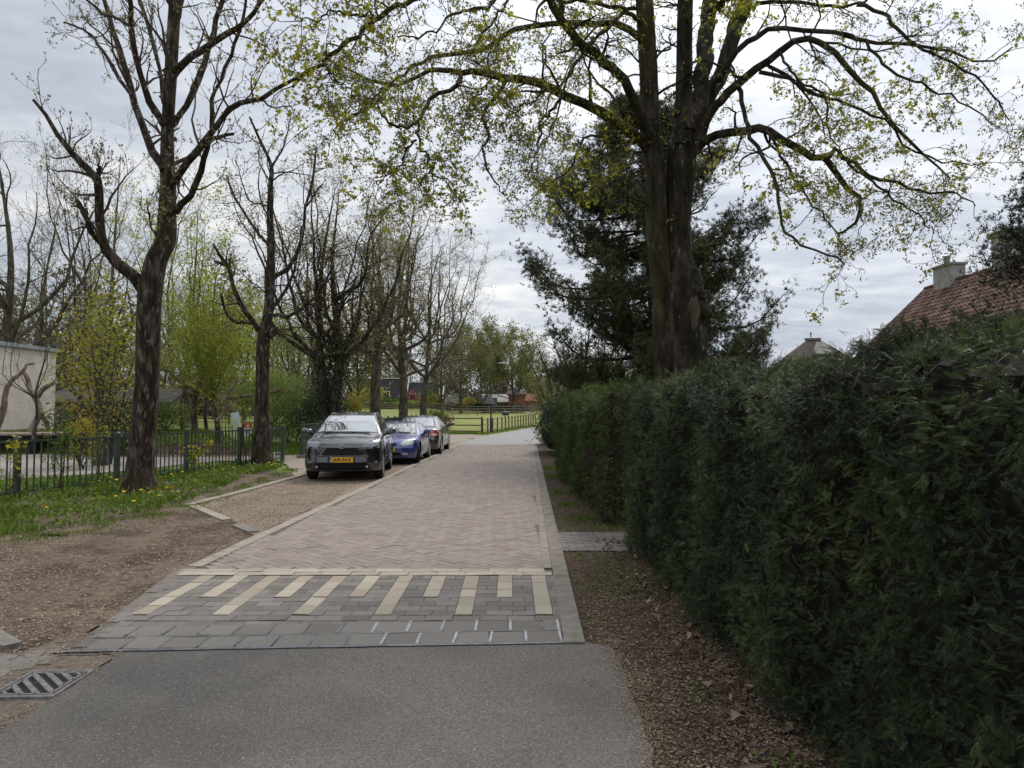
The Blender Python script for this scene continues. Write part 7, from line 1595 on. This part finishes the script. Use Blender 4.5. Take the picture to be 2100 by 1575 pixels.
        g.obj('door_handle', M['black_trim'], root)
        g = Geo(); g.box((s * .871, 2.10, .72), (.012, .008, .62)); g.obj('door_gap', M['black_trim'], root) 
    g = Geo(); g.add([(-.02, 3.35, 1.55), (.02, 3.35, 1.55), (0, 3.50, 1.53), (0, 3.46, 1.62)], [[0, 1, 3], [1, 2, 3], [2, 0, 3]]); g.obj('roof_antenna', M['black_trim'], root)
    wiper(root, (-.62, 1.05, 1.095), (-.02, .965, 1.098), (-.50, .99, 1.08)); wiper(root, (-.02, .95, 1.10), (.55, 1.0, 1.088), (.10, .94, 1.08))
crossover()
# 2. blue coupe -------------------------------------------------------------------------------------
def coupe():
    root = empty('parked_car', (-3.66, 20.72, 0), R_(-1.0), 'small metallic blue coupe with oval headlights, between the other two parked cars', 'car', 'cars parked in the bay'); W, L = 1.715, 4.0
    def front(ax, z): return .36 * (ax / .84) ** 3.2 + np.interp(z, [.2, .35, .5, .62, .75, .9], [.06, 0, .0, .05, .16, .42])
    def rear(ax, z): return .28 * (ax / .84) ** 3 + np.interp(z, [.3, .6, .9, 1.0], [.03, 0, .08, .2])
    hl = [(.40 + .0, .60), (.42, .66), (.50, .72), (.62, .745), (.72, .72), (.76, .66), (.72, .60), (.60, .565), (.48, .565)]
    wind = [(-.66, .90), (.66, .90), (.60, 1.05), (.53, 1.18), (-.53, 1.18), (-.60, 1.05)]
    parts = [('windscreen', 'glass', lambda x, y, z, ax, nx, ny, nz: pin(x, z, wind) & (y < 2.0) & (ny < -.2), .002),
             ('windscreen_seal', 'black_trim', lambda x, y, z, ax, nx, ny, nz: pin(x, z, [(a * 1.04, b + (.016 if b > 1 else -.02)) for a, b in wind]) & (y < 2.0) & (ny < -.15), 0),
             ('side_window*', 'glass', lambda x, y, z, ax, nx, ny, nz: pin(y, z, [(1.55, .93), (2.75, .95), (2.70, 1.10), (2.4, 1.19), (2.0, 1.18), (1.75, 1.05)]) & (np.abs(nx) > .45), .002),
             ('rear_window', 'glass', lambda x, y, z, ax, nx, ny, nz: (y > 2.5) & (z > .98) & (z < 1.2) & (ax < .5) & (ny > .2), 0),
             ('headlight*', 'headlamp_pale', lambda x, y, z, ax, nx, ny, nz: pin(ax, z, hl) & (y < .9), .006),
             ('upper_grille', 'grille', lambda x, y, z, ax, nx, ny, nz: ((x / .30) ** 2 + ((z - .60) / .075) ** 2 < 1) & (y < .5), -.006),
             ('lower_grille', 'grille', lambda x, y, z, ax, nx, ny, nz: (ax < .40) & (z > .29) & (z < .37) & (y < .5), -.006),
             ('fog_light*', 'headlamp_pale', lambda x, y, z, ax, nx, ny, nz: (ax > .45) & (ax < .60) & (z > .30) & (z < .36) & (y < .6), .003),
             ('tail_light*', 'tail', lambda x, y, z, ax, nx, ny, nz: (y > 3.6) & (z > .66) & (z < .82) & (ax > .45), .004),
             ('sill', 'black_trim', lambda x, y, z, ax, nx, ny, nz: (z < .20), 0)]
    spec = dict(L=L, W=W, k=.030, cz=.52, top=[(0, .66), (.2, .74), (.6, .83), (1.1, .89), (1.30, .915), (1.6, 1.06), (1.95, 1.205), (2.3, 1.255), (2.7, 1.22), (3.05, 1.08), (3.35, .965), (3.8, .93), (4.05, .86)], crown=.06,
                plan=[(0, .76), (.35, .835), (.8, .857), (3.2, .857), (3.8, .82), (4, .76)], vert=[(.12, .92), (.3, .97), (.55, 1.0), (.75, .98), (.86, .945), (.92, .89), (1.05, .79), (1.2, .68), (1.3, .62)],
                crease=lambda y, z: sum(.018 * np.exp(-((np.hypot(y - wy, z - .31) - .38) / .06) ** 2) for wy in (.80, 3.2)), front=front, rear=rear, bottom=lambda y: .17 + 0 * y, wheels=[(.80, .31, .31), (3.20, .31, .31)], parts=parts, paint=paint('paint_blue', (.018, .038, .20), .3, .35), spokes=6, tw=.21, res=(210, 320), steer=R_(14))
    build_car(spec, root)
    for s in (-1, 1):
        mirror(root, s * .96, 1.62, .93, s, paint('mirror_blue', (.02, .04, .18)), .9); Geo().box((s * .845, 2.55, .80), (.02, .15, .02)).obj('door_handle', M['chrome'], root)
        g = Geo()
        for yy in (1.52, 2.85): g.box((s * .848, yy, .60), (.010, .008, .5))
        g.obj('door_gap', M['black_trim'], root)
    wiper(root, (-.5, 1.28, .925), (.05, 1.25, .93), (-.2, 1.2, .91)); wiper(root, (.0, 1.23, .935), (.5, 1.27, .92), (.2, 1.18, .91))
    Geo().lathe([(.001, 0), (.045, 0), (.05, .01)], 20, (0, .04, .60), 'y').obj('badge', M['chrome'], root); Geo().bbox((0, -.004, .45), (.52, .012, .11), .003).obj('licence_plate', flat('plate_yellow', (.72, .40, .015), .45), root)
coupe()
# 3. dark green sedan, rear towards the camera ----------------------------------------------------------
def sedan():
    L, W = 4.67, 1.79
    root = empty('parked_car', (-3.46, 25.02, 0), R_(-.6), 'dark green-grey sedan parked rear towards the camera, farthest of the parked cars', 'car', 'cars parked in the bay')
    def front(ax, z): return .24 * (ax / .86) ** 3.2 + np.interp(z, [.2, .4, .6, .8, .95], [.06, 0, .0, .06, .16])      # this is the rear of the car
    def rear(ax, z): return .4 * (ax / .86) ** 3 + np.interp(z, [.3, .6, .8], [.03, 0, .2])
    win = [(-.62, 1.02), (.62, 1.02), (.555, 1.16), (.48, 1.305), (-.48, 1.305), (-.555, 1.16)]
    tl = [(.48, .70), (.52, .80), (.60, .855), (.76, .86), (.86, .83), (.86, .72), (.76, .665), (.56, .655)]
    parts = [('rear_window', 'glass', lambda x, y, z, ax, nx, ny, nz: pin(x, z, win) & (y < 1.9) & (ny < -.15), .002),
             ('window_seal', 'black_trim', lambda x, y, z, ax, nx, ny, nz: pin(x, z, [(a * 1.04, b + (.014 if b > 1.1 else -.016)) for a, b in win]) & (y < 1.9) & (ny < -.12), 0),
             ('side_window*', 'glass', lambda x, y, z, ax, nx, ny, nz: pin(y, z, [(1.15, 1.02), (3.35, 1.0), (2.95, 1.18), (2.6, 1.31), (1.9, 1.33), (1.5, 1.22)]) & (np.abs(nx) > .45) & ~((y > 2.22) & (y < 2.30)), .002),
             ('windscreen', 'glass', lambda x, y, z, ax, nx, ny, nz: (y > 2.7) & (z > 1.03) & (z < 1.3) & (ax < .6) & (ny > .2), 0),
             ('tail_light_clear*', 'tail_white', lambda x, y, z, ax, nx, ny, nz: (((ax - .70) / .10) ** 2 + ((z - .735) / .05) ** 2 < 1) & (y < .7), .006),
             ('tail_light*', 'tail', lambda x, y, z, ax, nx, ny, nz: pin(ax, z, tl) & (y < .8), .005),
             ('bumper_strip', 'chrome', lambda x, y, z, ax, nx, ny, nz: (np.abs(z - .585) < .014) & (y < .75), .004),
             ('headlight*', 'headlamp', lambda x, y, z, ax, nx, ny, nz: (y > L - .5) & (z > .58) & (z < .72) & (ax > .45), .004),
             ('sill', 'black_trim', lambda x, y, z, ax, nx, ny, nz: (z < .22), 0)]
    spec = dict(L=L, W=W, k=.030, cz=.55, top=[(0, .86), (.15, .955), (.5, .99), (.85, 1.02), (1.25, 1.18), (1.65, 1.34), (2.1, 1.395), (2.6, 1.375), (2.95, 1.24), (3.35, 1.0), (3.8, .93), (4.4, .80), (4.7, .7)], crown=.065,
                plan=[(0, .79), (.35, .865), (.9, .893), (3.6, .893), (4.3, .84), (4.7, .76)], vert=[(.15, .93), (.3, .97), (.58, 1.0), (.8, .985), (.94, .945), (1.0, .89), (1.15, .79), (1.33, .67), (1.45, .60)],
                crease=lambda y, z: sum(.016 * np.exp(-((np.hypot(y - wy, z - .32) - .39) / .06) ** 2) for wy in (1.02, 3.73)), front=front, rear=rear, bottom=lambda y: .20 + 0 * y, wheels=[(1.02, .32, .32), (3.73, .32, .32)], parts=parts, paint=paint('paint_green', (.028, .038, .034), .5, .33), spokes=7, tw=.205, res=(210, 320), reverse=True)
    build_car(spec, root)
    for s in (-1, 1):
        mirror(root, s * 1.02, 3.22, 1.03, s, paint('mirror_green', (.03, .04, .038)), 1.0)
        g = Geo(); g.box((s * .882, 1.75, .86), (.02, .15, .022)); g.box((s * .882, 2.75, .86), (.02, .15, .022)); g.obj('door_handle', M['chrome'], root)
        g = Geo()
        for yy in (1.35, 2.26, 3.2): g.box((s * .886, yy, .62), (.010, .008, .5))
        g.obj('door_gap', M['black_trim'], root)
    Geo().bbox((0, -.006, .73), (.52, .012, .11), .003).obj('licence_plate', flat('plate_yellow', (.72, .40, .015), .45), root)
sedan()
